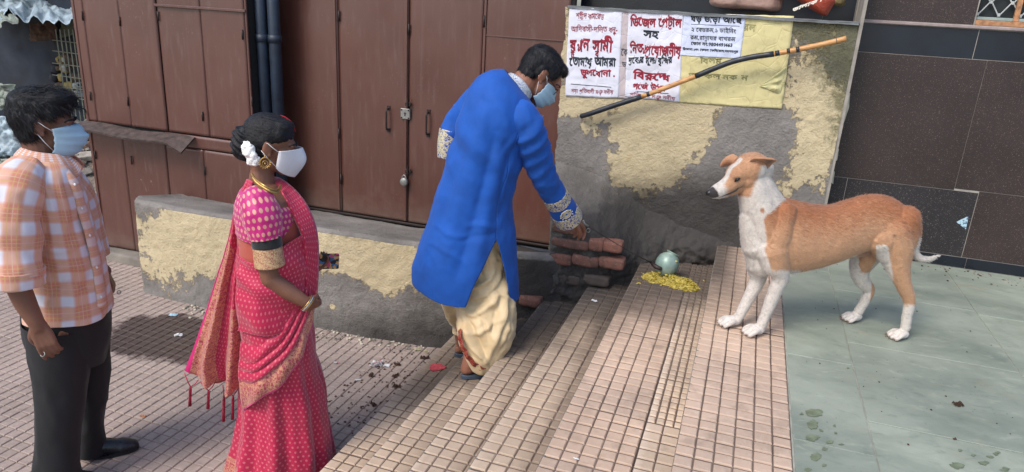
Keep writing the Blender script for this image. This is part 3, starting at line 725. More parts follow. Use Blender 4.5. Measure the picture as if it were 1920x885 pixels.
def glyph_cache(bev):
    """outlines of the built-in Bengali letters as flat meshes"""
    obs = []
    for ch in CH:
        d = bpy.data.curves.new('g', 'FONT'); d.body = ch; d.size = 1; d.fill_mode = 'BOTH' if ch in ',-:.' else 'NONE'; d.bevel_depth = bev; d.bevel_resolution = 0; d.resolution_u = 3
        o = bpy.data.objects.new('g', d); COL.objects.link(o); obs.append((ch, o))
    dg = bpy.context.evaluated_depsgraph_get(); out = {}
    for ch, o in obs:
        me = bpy.data.meshes.new_from_object(o.evaluated_get(dg)); xs = [v.co.x for v in me.vertices]
        lo, hi = -.06, 9
        if ch in 'য়য গ': lo = -.03
        if ch in ('ী', 'ু', 'ূ', 'ৃ', 'ি'): lo = -.6
        if ch == 'ে': lo, hi = -.04, .43
        out[ch] = ([(min(hi, max(lo, v.co.x)), v.co.y, v.co.z) for v in me.vertices], [tuple(p.vertices) for p in me.polygons]); bpy.data.meshes.remove(me)
    for ch, o in obs: d = o.data; bpy.data.objects.remove(o); bpy.data.curves.remove(d)
    return out
GC = {0: glyph_cache(.026), 1: glyph_cache(.046)}
ADV = dict(zip(CH, [.68, .54, .61, .81, .62, .60, .71, 1.16, .60, .68, .73, .71, .61, .62, .57, .63, .72, .72, .92, .66, .63, .69, .59, .84, .54, .71, .57, .63, .71, .64, .64, .97, .66, .27, .27, .27, 0, 0, .40, .48, 0, .60, .52, .52, .52, .52, .36, .52, .52, .52, .24, .34, .26, .26]))
YAF = [(.02, .30), (.14, .36), (.20, .18), (.12, .06), (.20, .0), (.34, .12), (.36, .62)]
RA = [(.08, -.06), (.26, -.20), (.46, -.10)]
COMP = {'ষ্ট': (.66, [('ষ', 0, 0, 1), ('ট', .12, -.46, .62)], []), '্য': (.36, [], [YAF]), 'প্র': (.72, [('প', 0, 0, 1)], [RA]), 'দ্র': (.61, [('দ', 0, 0, 1)], [RA]), 'ট্র': (.57, [('ট', 0, 0, 1)], [RA]), 'ন্ধ': (.66, [('ন', 0, 0, 1), ('ধ', .18, -.40, .62)], []),
        'দ্ধ': (.86, [('দ', 0, .06, .9), ('ধ', .34, -.06, .85)], []), 'স্ব': (.72, [('স', 0, 0, 1), ('ব', .30, -.36, .58)], []), 'ত্য': (1.02, [('ত', 0, 0, 1)], [[(a + .66, b_) for a, b_ in YAF]]), 'ব্য': (.92, [('ব', 0, 0, 1)], [[(a + .56, b_) for a, b_ in YAF]]),
        'ল্য': (1.05, [('ল', 0, 0, 1)], [[(a + .69, b_) for a, b_ in YAF]]), 'রু': (.72, [('র', 0, 0, 1)], [[(.56, .28), (.72, .34), (.74, .18), (.62, .12)]]), 'ঞ্চ': (.97, [('ঞ', 0, 0, 1), ('চ', .30, -.36, .58)], []), 'র্জ': (.92, [('জ', 0, 0, 1)], [[(.50, .70), (.62, .86), (.74, .74)]]),
        'ন্ন': (.61, [('ন', 0, 0, 1), ('ন', .12, -.40, .6)], []), 'বৃ': (.60, [('ব', 0, 0, 1), ('ৃ', .50, 0, 1)], []), 'থ': None}
def smooth(pts, n=4):
    if len(pts) < 3: return pts
    P = [pts[0]] + list(pts) + [pts[-1]]; o = []
    for i in range(1, len(P) - 2):
        for k2 in range(n):
            t = k2 / n; r = []
            for d in (0, 1):
                a, b_, c_, e = P[i - 1][d], P[i][d], P[i + 1][d], P[i + 2][d]
                r.append(.5 * (2 * b_ + (c_ - a) * t + (2 * a - 5 * b_ + 4 * c_ - e) * t * t + (3 * b_ - a - 3 * c_ + e) * t ** 3))
            o.append(tuple(r))
    o.append(P[-2]); return o
def write(text, f, u0, u1, vbase, h, mat, parent, asp, w=.11, slant=0.0, jit=.25, name='lettering', off=.0012, rise=0.0):
    """one line of writing between u0 and u1, foot at vbase, headline h above it; f maps (u,v)->place; asp = width/height of the sheet"""
    rnd = random.Random(len(text) * 7 + int(vbase * 100)); bold = 1 if w >= .098 else 0; x = 0.0; items = []; strokes = []; j_ = jit * .22
    for tk in text.split():
        if tk == '_': x += .34; continue
        if COMP.get(tk): adv, gl, st = COMP[tk]
        else: adv, gl, st = ADV[tk], [(tk, 0, 0, 1)], []
        dx, dy, ro, sc_ = rnd.uniform(-j_, j_) * .5, rnd.uniform(-j_, j_), rnd.uniform(-j_, j_) * 1.2, 1 + rnd.uniform(-j_, j_)
        for ch, ox, oy, s_ in gl: items.append((ch, x + dx + ox, dy + oy, s_ * sc_, ro))
        for s_ in st: strokes.append([(x + dx + a, dy + b_) for a, b_ in s_])
        x += adv + (.02 if adv else 0)
    tot = x; sc = (u1 - u0) / tot; b = MB(); hh = h / .62
    def put(X, Y, Z=0.0): return f(u0 + (X + slant * Y) * sc, vbase - Y * hh - rise * X / tot, off + Z * .010)
    for ch, ox, oy, s_, ro in items:
        vs, fs = GC[bold][ch]; c_, n_ = cos(ro), sin(ro)
        b.add([put(ox + (px * c_ - py * n_) * s_, oy + (px * n_ + py * c_) * s_, pz) for px, py, pz in vs], fs)
    wv = (.040, .062)[bold]
    for s_ in strokes:
        s2 = smooth(s_); o = len(b.v); n = len(s2)
        for i, (X, Y) in enumerate(s2):
            a = s2[max(0, i - 1)]; c = s2[min(n - 1, i + 1)]; dx = c[0] - a[0]; dy = c[1] - a[1]; L = max(1e-6, sqrt(dx * dx + dy * dy))
            for q in (-1, 1): b.v.append(put(X - q * dy / L * wv, Y + q * dx / L * wv))
        for i in range(n - 1): b.f.append((o + 2 * i, o + 2 * i + 1, o + 2 * i + 3, o + 2 * i + 2)); b.mi.append(0)
    o = b.build(name, mat); tag(o, kind='stuff')
    return keep(o, parent)
def paper(name, col, wr=.25, stain=None):
    t = NT(name); c = t.pos(); n = t.noise(c, 5, 6, .6); cr = t.voro(c, 11, feature='DISTANCE_TO_EDGE')
    cc = t.mix(t.step(n, .35, .7), col, tuple(x * .84 for x in col[:3]) + (1,))
    if stain: cc = t.mix(t.step(t.noise(c, 16, 6, .7), .52, .72, 0, .6), cc, stain)
    t.p(Base_Color=cc, Roughness=.8, Normal=t.bump(t.math('ADD', t.step(cr, 0, .05), t.noise(c, 30, 5)), wr, .004)); t.set(t.b, 'Specular IOR Level', .2); return t.m
WPAP = paper('white poster paper', lin(222, 224, 236)); LILAC = paper('old torn paper', lin(196, 184, 186), .4, lin(120, 110, 100)); YPAP = paper('yellowed poster paper', lin(212, 202, 150), .35, lin(156, 146, 104))
REDINK = simple('crimson poster ink', lin(140, 22, 46), .6, bump=0); BLKINK = simple('black poster ink', lin(28, 36, 46), .6, bump=0); FADINK = simple('faded ink', lin(118, 118, 76), .7, bump=0, var=.3)
def poster(label, TL, TR, BR, BL, mat, off=0.0, curl=None, seed=0):
    f = quadmap(TL, TR, BR, BL, YP, off); rnd = random.Random(seed)
    def g(u, v, oo=0.0):
        uu = u + .004 * fbm(v * 7, seed, 2) * (1 if u in (0, 1) else 0); vv = v + .006 * fbm(u * 7, seed, 3) * (1 if v in (0, 1) else 0)
        o = .0012 * fbm(u * 5, v * 5, seed) ** 2
        if curl: o += curl(u, v)
        return f(uu, vv, o + oo)
    root = empty('poster', f(.5, 1), label, 'poster')
    o = sheet('paper', lins(0, 1, 36), lins(0, 1, 48), g, mat, None, True)
    md = o.modifiers.new('t', 'SOLIDIFY'); md.thickness = .0008; md.offset = 0
    keep(o, root); return root, g
def ycurl(u, v):
    d = (u - .80) / .20; e = (v - .62) / .30
    return .012 * max(0, d) * max(0, 1 - abs(e - .35)) * (1 + .5 * sin(v * 40 + u * 25)) if u > .8 else 0
rY, fY = poster('large yellowed poster with faint writing behind the rental notice', (1268, 24), (1489, 30), (1466, 204), (1270, 192), YPAP, .000, ycurl, 5)
write('ে র ল', fY, .56, .69, .17, .07, FADINK, rY, 1.15, .07); write('ি ব ল ম', fY, .22, .42, .54, .06, FADINK, rY, 1.15, .05); write('আ _ ক ল _ ন ক _ ন', fY, .12, .66, .71, .05, FADINK, rY, 1.15, .05)
# torn loose flap of that poster
def flapf(u, v):
    a = W(1424, 161, YP); b_ = W(1474, 124, YP); c_ = W(1463, 176, YP); p = a.lerp(b_.lerp(c_, v), u)
    return (p.x, wall_y(p.x, p.z) - .010 - .018 * u * (1 + .6 * sin(v * 17)) * (.6 + .4 * sin(u * 11)), p.z)
fl = sheet('torn_flap', lins(0, 1, 26), lins(0, 1, 26), flapf, paper('pale torn flap', lin(206, 200, 150), .4), None, True); fl.modifiers.new('t', 'SOLIDIFY').thickness = .0012; keep(fl, rY)
rS, fS = poster('narrow torn strip of old paper between the two red lettered posters', (1164, 20), (1184, 22), (1178, 186), (1158, 184), LILAC, .0006, None, 9)
write('ে ক', fS, .2, .8, .50, .07, BLKINK, rS, .12, .08); write('ড', fS, .3, .7, .62, .05, BLKINK, rS, .12, .08)
r1, f1 = poster('white poster beside the doors, with a short black rule near its foot', (1068, 15), (1168, 17), (1160, 184), (1060, 180), WPAP, .0014, None, 1)
A1 = .60
write('শ হ ী দ _ ক ম ে র ড', f1, .14, .66, .115, .055, REDINK, r1, A1, .075); write('আ ি দ ব া স ী - দ ি ল ত _ ব ন্ধ ু -', f1, .05, .93, .255, .052, REDINK, r1, A1, .085)
write('ষ্ট ্য া ন _ স্ব া ম ী', f1, .06, .84, .465, .115, REDINK, r1, A1, .125); write('ে ত া ম া য় _ আ ম র া', f1, .06, .92, .64, .085, BLKINK, r1, A1, .10, rise=.0)
write('ভ ু ল ে ব া ন া _ .', f1, .28, .93, .755, .065, REDINK, r1, A1, .10); write('ন য় া _ প্র ি ত ব া দ ী _ ম ঞ্চ _ ন দ ী য়', f1, .12, .90, .955, .040, REDINK, r1, A1, .085)
def rule(f, u0, v0, u1, v1, mat, parent, w=.004):
    b = MB(); n = 12
    for i in range(n):
        t = i / (n - 1); u = u0 + (u1 - u0) * t; v = v0 + (v1 - v0) * t + .002 * fbm(t * 5, v0, 3); b.v += [f(u, v - w, .0012), f(u, v + w, .0012)]
        if i: b.f.append((2 * i - 2, 2 * i - 1, 2 * i + 1, 2 * i)); b.mi.append(0)
    keep(b.build('ruled_line', mat), parent)
rule(f1, .10, .855, .86, .875, BLKINK, r1)
r2, f2 = poster('white poster of crowded red and black writing crossed by the cane', (1179, 21), (1282, 22), (1274, 191), (1172, 181), WPAP, .0014, None, 2)
write('ি ড ে জ ল _ ে প ট্র া ল', f2, .04, .97, .165, .085, REDINK, r2, A1, .11); write('স হ', f2, .30, .56, .285, .07, BLKINK, r2, A1, .11)
write('ি ন ত্য প্র ে য় া জ ন ী য়', f2, .06, .99, .475, .095, REDINK, r2, A1, .115, rise=-.01); write('দ্র ে ব্য র _ ম ূ ল্য _ বৃ ি দ্ধ র', f2, .04, .84, .60, .065, BLKINK, r2, A1, .10, rise=.03)
write('ি ব রু ে দ্ধ', f2, .14, .80, .775, .075, REDINK, r2, A1, .10); write('গ ে র্জ _ উ ঠ ু ন', f2, .14, .74, .895, .055, REDINK, r2, A1, .10)
rule(f2, .22, .925, .80, .915, BLKINK, r2); write('প্র ি ত ব া দ ী _ ম ঞ্চ _ ন দ ী য়', f2, .10, .92, .985, .035, REDINK, r2, A1, .085)
r3, f3 = poster('small white printed rental notice with a phone number at the poster wall', (1283, 24), (1399, 28), (1388, 110), (1276, 104), paper('blue white notice paper', lin(206, 214, 236)), .0026, None, 3)
A3 = 1.4
write('ঘ ড় _ ভ া ড় া _ আ ে ছ', f3, .12, .94, .19, .13, BLKINK, r3, A3, .10, jit=.08); rule(f3, .13, .255, .92, .26, BLKINK, r3, .006)
write('২ _ ে ব ড রু ম , ১ _ ড া ই ি ন ং', f3, .14, .88, .42, .085, BLKINK, r3, A3, .085, jit=.08); write('রু ম , র া ন্ন া ঘ র _ ব া থ রু ম', f3, .14, .88, .605, .085, BLKINK, r3, A3, .085, jit=.08)
write('ে ফ া ন _ ন ং : 9 8 0 4 4 9 1 4 6 3', f3, .16, .85, .735, .065, BLKINK, r3, A3, .10, jit=.05); write('ি ঠ ক া ন া : ১ ন ং _ ে ক ব ল _ ে ক ি ব ে ক ল , দ ম দ ম প ু র', f3, .03, .95, .865, .045, BLKINK, r3, A3, .10, jit=.08)

# ---- bamboo cane on the wall
cane_px = [(1088, 219), (1110, 212), (1145, 200), (1203, 181), (1255, 162), (1304, 143), (1340, 128), (1372, 116), (1410, 107), (1451, 101), (1500, 92), (1560, 79), (1587, 72)]
CP = [W(a, b_, YP - .055 - .05 * i / 12) for i, (a, b_) in enumerate(cane_px)]; CP[0].y += .03
cane = empty('cane', CP[0], 'long bamboo cane with black sleeves slanting across the poster wall', 'cane')
BAMB = NT('bamboo'); c = BAMB.pos(); BAMB.p(Base_Color=BAMB.mix(BAMB.step(BAMB.noise(BAMB.scale(c, (12, 12, 60)), 1.5, 5), .35, .7), lin(206, 160, 104), lin(160, 108, 62)), Roughness=.45)
BLKS = simple('black rubber sleeve', lin(34, 40, 48), .42, var=.2)
def seg(i0, i1, mat, r, name):
    pts = []
    for i in range(i0, i1):
        for k2 in range(4):
            t = k2 / 4; a, b_, c_, d = (CP[max(0, i - 1)], CP[i], CP[i + 1], CP[min(len(CP) - 1, i + 2)])
            pts.append(.5 * (2 * b_ + (c_ - a) * t + (2 * a - 5 * b_ + 4 * c_ - d) * t * t + (3 * b_ - a - 3 * c_ + d) * t ** 3))
    pts.append(CP[i1]); rr = [r * (1 + .04 * fbm(k2 * .7, i0, 1)) for k2 in range(len(pts))]
    b = MB(); b.tube(pts, rr, 14); keep(b.build(name, mat, smooth=True), cane)
seg(0, 3, BLKS, .0155, 'sleeve'); seg(3, 5, BAMB.m, .0138, 'bamboo'); seg(5, 9, BLKS, .0155, 'sleeve'); seg(9, 12, BAMB.m, .0145, 'bamboo')
for t0, t1 in ((9.05, 9.22), (9.5, 9.62), (9.85, 9.98), (3.2, 3.3), (11.3, 11.34)):
    i = int(t0); a = CP[i].lerp(CP[i + 1], t0 - i); c_ = CP[i].lerp(CP[i + 1], t1 - i); b = MB(); b.tube([a, c_], .0150, 14); keep(b.build('ring', BLKS, smooth=True), cane)

# ---- sacks on top of the wall
def pillow(name, cx, cy, cz, lx, ly, lz, rot, mat, seed, n=56, m_=24, pw_=.36):
    R = Matrix.Translation((cx, cy, cz)) @ Matrix.Rotation(rot[2], 4, 'Z') @ Matrix.Rotation(rot[1], 4, 'Y') @ Matrix.Rotation(rot[0], 4, 'X')
    def sp(v, p): return math.copysign(abs(v) ** p, v)
    def f(u, v):
        a = u * 2 * pi; e = (v - .5) * pi
        x = sp(cos(e), .32) * sp(cos(a), pw_) * lx; z = sp(cos(e), .32) * sp(sin(a), pw_) * lz; y = sp(sin(e), .8) * ly * (1 - .35 * (abs(x / lx) ** 4))
        k2 = 1 + .10 * fbm(x * 7 + seed, y * 7, z * 7, 4)
        return tuple(R @ Vector((x * k2, y * k2, z * k2)))
    return sheet(name, lins(0, 1, n), lins(0, 1, m_), f, mat, None, True)
JUTE = simple('pinkish brown plastic sack', lin(158, 128, 116), .6, var=.18, vs=9, bump=.6, bs=25, bd=.01)
p = W(1400, 2, 4.33); tag(pillow('sack', p.x - .01, 4.33, p.z + .015, .20, .12, .060, (0, .03, 0), JUTE, 1), 'faded pinkish sack lying on the wall top beside the red sack', 'sack')
SK = NT('red and silver printed sack'); c = SK.coord('UV'); u = SK.n('SeparateXYZ', {'Vector': c}, out=0); v = SK.n('SeparateXYZ', {'Vector': c}, out=1)
wv = SK.math('ADD', u, SK.math('MULTIPLY', SK.noise(c, 4, 3), .08)); st_ = SK.math('PINGPONG', SK.math('MULTIPLY', wv, 26), 1.0)
inb = SK.math('MULTIPLY', SK.step(u, .50, .515), SK.step(u, .72, .705))
colr = SK.mix(SK.math('MULTIPLY', inb, SK.step(st_, .35, .45)), lin(160, 66, 46), lin(206, 206, 206)); colr = SK.mix(SK.math('MULTIPLY', inb, SK.step(st_, .80, .88)), colr, lin(62, 84, 104))
SK.p(Base_Color=colr, Roughness=.35, Normal=SK.bump(SK.noise(c, 14, 6), .5, .02))
p = W(1510, -2, 4.25); sk2 = empty('printed_sack', (p.x, 4.25, p.z - .05), 'red printed cement sack overhanging the wall top above the yellow poster', 'sack')
keep(pillow('sack_body', p.x, 4.26, p.z + .03, .155, .09, .052, (0, .50, .1), SK.m, 2), sk2)
def sackmap(u, v, o=0.0):
    a = W(1482, 26, 4.14); b_ = W(1565, -4, 4.14); up = Vector((.012, 0, .05)); p = a.lerp(b_, u) + up * (1 - v); return (p.x, p.y + .022 * (u - .5) ** 2 - .012 - o, p.z)
WHINK = simple('white print', lin(226, 220, 206), .5, bump=0)
write('ড া ল া ক _ ি ক ম', sackmap, .02, .98, .82, .34, WHINK, sk2, 2.2, .14, jit=.1)
p = W(1560, 0, 4.36); tag(pillow('sack', p.x, 4.38, p.z + .02, .07, .06, .05, (0, 0, 0), simple('dull jute sack', lin(120, 104, 70), .9, var=.3, vs=40, bump=.7, bs=80), 5), 'small dull jute bundle behind the red printed sack', 'sack')
# recess with dark granite above the wall
rec = empty('recess_wall', (-.3, 4.5, 2.06), 'dark granite recess above the poster wall top', 'wall')
b = MB(); b.box(-1.10, .31, 4.53, 4.6, 1.9, 3.0, .001); keep(b.build('slab', BLACKG), rec)
b = MB(); b.box(.314, .474, 4.53, 4.6, 1.9, 3.0, .001); keep(b.build('slab', BLACKG), rec)

# ================================================================== ALLEY BEHIND THE MAN
def crumple(name, quad, mat, amp, seed, n=40, freq=3.0, parent=None, th=.004):
    A, B, C_, D = [Vector(q) for q in quad]
    nrm = (B - A).cross(D - A).normalized()
    def f(u, v):
        p = A.lerp(B, u).lerp(D.lerp(C_, u), v); h = fbm(u * freq * 2 + seed, v * freq, seed, 5); h2 = abs(fbm(u * freq * 3, v * freq * 1.5 + seed, 3, 3))
        p = p + nrm * (amp * (h + .8 * h2)) + Vector((0, 0, .25 * amp * fbm(u * 9, v * 4, seed)))
        return tuple(p)
    o = sheet(name, lins(0, 1, n), lins(0, 1, n), f, mat, None, True); o.modifiers.new('t', 'SOLIDIFY').thickness = th
    return keep(o, parent) if parent else o
TARP = simple('pale blue grey tarpaulin', lin(160, 178, 188), .38, var=.22, vs=6, bump=.5, bs=22, bd=.02)
TARPG = simple('grey green plastic sheet', lin(118, 126, 116), .4, var=.35, vs=9, bump=.6, bs=20, bd=.02)
NAVY = simple('navy shade of the shed interior', lin(30, 38, 50), .7, var=.35, vs=3)  # darkness inside the shed put into the colour
w5 = lambda px, py, Y: tuple(W(px, py, Y))
tag(crumple('tarpaulin', (w5(-60, 22, 5.3), w5(150, 52, 5.3), w5(170, -20, 7.0), w5(-60, -30, 7.0)), TARP, .09, 3, 60), 'crumpled pale blue tarpaulin roofing the dark shed behind the stall', 'tarpaulin')
tag(crumple('tarpaulin', (w5(-60, 80, 5.0), w5(34, 36, 5.0), w5(20, 12, 6.0), w5(-60, 20, 6.0)), TARPG, .05, 8, 30), 'small grey sheet drooping at the left corner of the tarpaulin roof', 'tarpaulin')
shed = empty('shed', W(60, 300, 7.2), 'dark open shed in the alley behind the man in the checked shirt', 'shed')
a = W(-100, 40, 7.4); b_ = W(190, 230, 7.4)
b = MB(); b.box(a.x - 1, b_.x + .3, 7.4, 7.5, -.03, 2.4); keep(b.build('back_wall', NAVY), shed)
a = W(-80, 40, 6.2); b_ = W(108, 40, 6.2); b = MB(); b.box(a.x, b_.x, 6.2, 6.24, .6, 2.1); keep(b.build('interior_shade', NAVY), shed)  # added sheet, painted dark for the shade inside the shed
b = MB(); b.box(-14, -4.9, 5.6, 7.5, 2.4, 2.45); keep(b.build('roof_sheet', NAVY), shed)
RUSTY = simple('rusty orange rag', lin(96, 74, 62), .8, var=.3)
tag(crumple('hanging_cloth', (w5(58, 78, 6.0), w5(108, 74, 6.0), w5(106, 40, 6.0), w5(54, 44, 6.0)), RUSTY, .03, 12, 16), 'dull orange cloth hanging under the tarpaulin', 'cloth')
tag(crumple('hanging_cloth', (w5(112, 72, 5.9), w5(136, 66, 5.9), w5(140, 34, 5.9), w5(116, 36, 5.9)), simple('olive rag', lin(110, 116, 96), .8), .03, 14, 16), 'olive cloth hanging under the tarpaulin beside the stall', 'cloth')
rack = empty('wire_rack', W(130, 200, 5.8), 'wire rack holding yellowish wares between shed and brown stall', 'rack')
WIRE = simple('pale wire', lin(150, 150, 130), .5)
for px in (104, 112, 120, 128, 136, 142, 150):
    b = MB(); a = W(px, 55, 5.7); b.tube([(a.x, 5.7, a.z), (a.x, 5.7, .3)], .006, 6); keep(b.build('wire', WIRE), rack)
for py in (75, 95, 118, 140, 160, 178):
    a = W(100, py, 5.7); c_ = W(165, py, 5.7); b = MB(); b.tube([(a.x, 5.69, a.z), (c_.x, 5.69, a.z - .01)], .005, 6); keep(b.build('wire', WIRE), rack)
rnd = random.Random(4); cols = [simple('ware %s' % n, lin(*c_), .7, var=.2) for n, c_ in (('ochre', (164, 140, 78)), ('grey', (118, 120, 118)), ('brown', (96, 76, 60)), ('pale', (176, 176, 168)), ('dark', (48, 50, 56)))]
for i in range(26):
    px = rnd.uniform(103, 158); py = rnd.choice((112, 128, 145, 160, 176)); a = W(px, py, 5.85); s = rnd.uniform(.03, .07)
    tag(keep(pillow('parcel', a.x, 5.85, a.z, s, .05, s * rnd.uniform(.5, 1), (0, rnd.uniform(-.5, .5), 0), rnd.choice(cols), i, 14, 8), rack) if True else None)
b = MB(); a = W(98, 60, 6.1); c_ = W(190, 60, 6.1); b.box(a.x, c_.x, 6.1, 6.13, .0, 1.9); keep(b.build('rack_back', NAVY), rack)
for i, q in enumerate((((-40, 215), (36, 200), (30, 160), (-40, 150)), ((-40, 300), (44, 290), (38, 222), (-40, 212)), ((-40, 345), (60, 330), (52, 295), (-40, 300)))):
    tag(crumple('plastic_sheet', tuple(w5(a_, b_, 5.0 - .12 * i) for a_, b_ in q), [TARPG, TARP, TARPG][i], .06, 20 + i, 26),
        ['grey green plastic sheet bundled behind the head of the man in checks', 'pale plastic sheet hanging level with his collar', 'lowest grey plastic sheet over the rubble by his shoulder'][i], 'plastic sheet')
# rubble heap: bricks and stones behind the man
RUBB = [simple('broken brick', lin(122, 96, 82), .95, var=.25, vs=20, bump=.6, bs=40), simple('grey rubble', lin(128, 122, 114), .95, var=.25, bump=.6, bs=40), simple('pale rubble', lin(150, 144, 134), .95, var=.2, bump=.5)]
def heap(u, v):
    x = -8.2 + u * 3.45; y = 4.15 + v * 2.0; h = (.25 + .75 * min(1, v * 1.8)) * (.45 + .25 * fbm(x * 1.3, y * 1.3, 4)) * min(1, u * 6) * (1 - .55 * max(0, (u - .75) / .25))
    return (x, y, max(-.02, h * (1.05 if y > 4.4 else .6)) + .04 * fbm(x * 6, y * 6, 1, 3))
hp = sheet('rubble', lins(0, 1, 90), lins(0, 1, 60), heap, simple('rubble earth', lin(112, 102, 92), .95, var=.3, vs=12, bump=.8, bs=30, bd=.02), None, True); tag(hp, 'heap of broken brick and earth behind the man in checks', 'rubble', kind='stuff')
rnd = random.Random(11)
rbm = MB()
for i in range(1100):
    u = rnd.random(); v = rnd.random(); q = heap(u, v); s = rnd.choice((.012, .018, .03, .05)) * rnd.uniform(.8, 1.3)
    M = Matrix.Translation((q[0], q[1], q[2] + s * .3)) @ Matrix.Rotation(rnd.uniform(0, 6), 4, 'Z') @ Matrix.Rotation(rnd.uniform(-.6, .6), 4, 'X') @ Matrix.Rotation(rnd.uniform(-.6, .6), 4, 'Y')
    rbm.box(-s * rnd.uniform(.7, 1.6), s, -s * .8, s * .7, -s * .4, s * .5, s * .08, rnd.choice((0, 1, 1, 1, 2)), M)
tag(rbm.build('rubble', RUBB), 'loose broken bricks and stones lying on the earth heap', 'rubble', kind='stuff')
# ================================================================== BODY BUILDING TOOLS
class Blob:
    """closed shapes that are fused into one continuous skin"""
    def __init__(s): s.b = MB()
    def ell(s, c, r, M=None, n=20, m_=12):
        vs = []; c = Vector(c)
        for i in range(1, m_):
            e = pi * i / m_
            for j in range(n):
                a = 2 * pi * j / n; p = Vector((r[0] * sin(e) * cos(a), r[1] * sin(e) * sin(a), r[2] * cos(e)))
                vs.append(c + (M @ p if M is not None else p))
        t = len(vs); vs += [c + (M @ Vector((0, 0, r[2])) if M is not None else Vector((0, 0, r[2]))), c + (M @ Vector((0, 0, -r[2])) if M is not None else Vector((0, 0, -r[2])))]
        fs = [(i * n + j, (i + 1) * n + j, (i + 1) * n + (j + 1) % n, i * n + (j + 1) % n) for i in range(m_ - 2) for j in range(n)]
        fs += [(t, j, (j + 1) % n) for j in range(n)] + [(t + 1, (m_ - 2) * n + (j + 1) % n, (m_ - 2) * n + j) for j in range(n)]
        s.b.add(vs, fs); return s
    def chain(s, pts, rad, n=16, sub=3):
        """tapered limb through points, round ends, radii interpolated"""
        pts = [Vector(p) for p in pts]; P = []; Rr = []
        for i in range(len(pts) - 1):
            for k2 in range(sub):
                t = k2 / sub; a, b_, c_, d = pts[max(0, i - 1)], pts[i], pts[i + 1], pts[min(len(pts) - 1, i + 2)]
                P.append(.5 * (2 * b_ + (c_ - a) * t + (2 * a - 5 * b_ + 4 * c_ - d) * t * t + (3 * b_ - a - 3 * c_ + d) * t ** 3)); Rr.append(rad[i] + (rad[i + 1] - rad[i]) * t)
        P.append(pts[-1]); Rr.append(rad[-1])
        d0 = (P[0] - P[1]).normalized(); d1 = (P[-1] - P[-2]).normalized()
        pre = [(P[0] + d0 * Rr[0] * q, Rr[0] * sqrt(max(0.0004, 1 - q * q))) for q in (.995, .85, .5)]; post = [(P[-1] + d1 * Rr[-1] * q, Rr[-1] * sqrt(max(.0004, 1 - q * q))) for q in (.5, .85, .995)]
        s.b.tube([p for p, _ in pre] + P + [p for p, _ in post], [r for _, r in pre] + Rr + [r for _, r in post], n); return s
    def rings(s, rings):
        """rings: list of lists of points, capped"""
        n = len(rings[0]); vs = [p for r in rings for p in r]
        fs = [(i * n + j, i * n + (j + 1) % n, (i + 1) * n + (j + 1) % n, (i + 1) * n + j) for i in range(len(rings) - 1) for j in range(n)]
        fs += [tuple(range(n - 1, -1, -1)), tuple(range((len(rings) - 1) * n, len(rings) * n))]
        s.b.add(vs, fs); return s
    def fuse(s, name, mat, voxel=.006, smooth=4, parent=None, disp=None, attrs=None, fac=.5):
        me = bpy.data.meshes.new(name + '_src'); me.from_pydata(s.b.v, [], s.b.f); me.update()
        bm = bmesh.new(); bm.from_mesh(me); bmesh.ops.recalc_face_normals(bm, faces=bm.faces[:]); bm.to_mesh(me); bm.free()
        o = bpy.data.objects.new(name + '_src', me); COL.objects.link(o)
        r = o.modifiers.new('r', 'REMESH'); r.mode = 'VOXEL'; r.voxel_size = voxel
        if smooth: q = o.modifiers.new('s', 'SMOOTH'); q.iterations = smooth; q.factor = fac
        dg = bpy.context.evaluated_depsgraph_get(); m2 = bpy.data.meshes.new_from_object(o.evaluated_get(dg))
        bpy.data.objects.remove(o); bpy.data.meshes.remove(me); m2.name = name
        n = len(m2.vertices); co = np.zeros(n * 3, dtype=np.float32); m2.vertices.foreach_get('co', co); co = co.reshape(-1, 3)
        if disp is not None:
            no = np.zeros(n * 3, dtype=np.float32); m2.vertices.foreach_get('normal', no); no = no.reshape(-1, 3)
            d = np.array([disp(c, q) for c, q in zip(co.tolist(), no.tolist())], dtype=np.float32)
            co2 = co + no * d[:, None]; m2.vertices.foreach_set('co', co2.ravel())
        for an, fn in (attrs or {}).items():
            a = m2.attributes.new(an, 'FLOAT', 'POINT'); a.data.foreach_set('value', np.array([fn(c) for c in co.tolist()], dtype=np.float32))
        m2.materials.clear(); m2.materials.append(mat)
        m2.polygons.foreach_set('use_smooth', [True] * len(m2.polygons)); m2.update()
        return link(name, m2, parent)

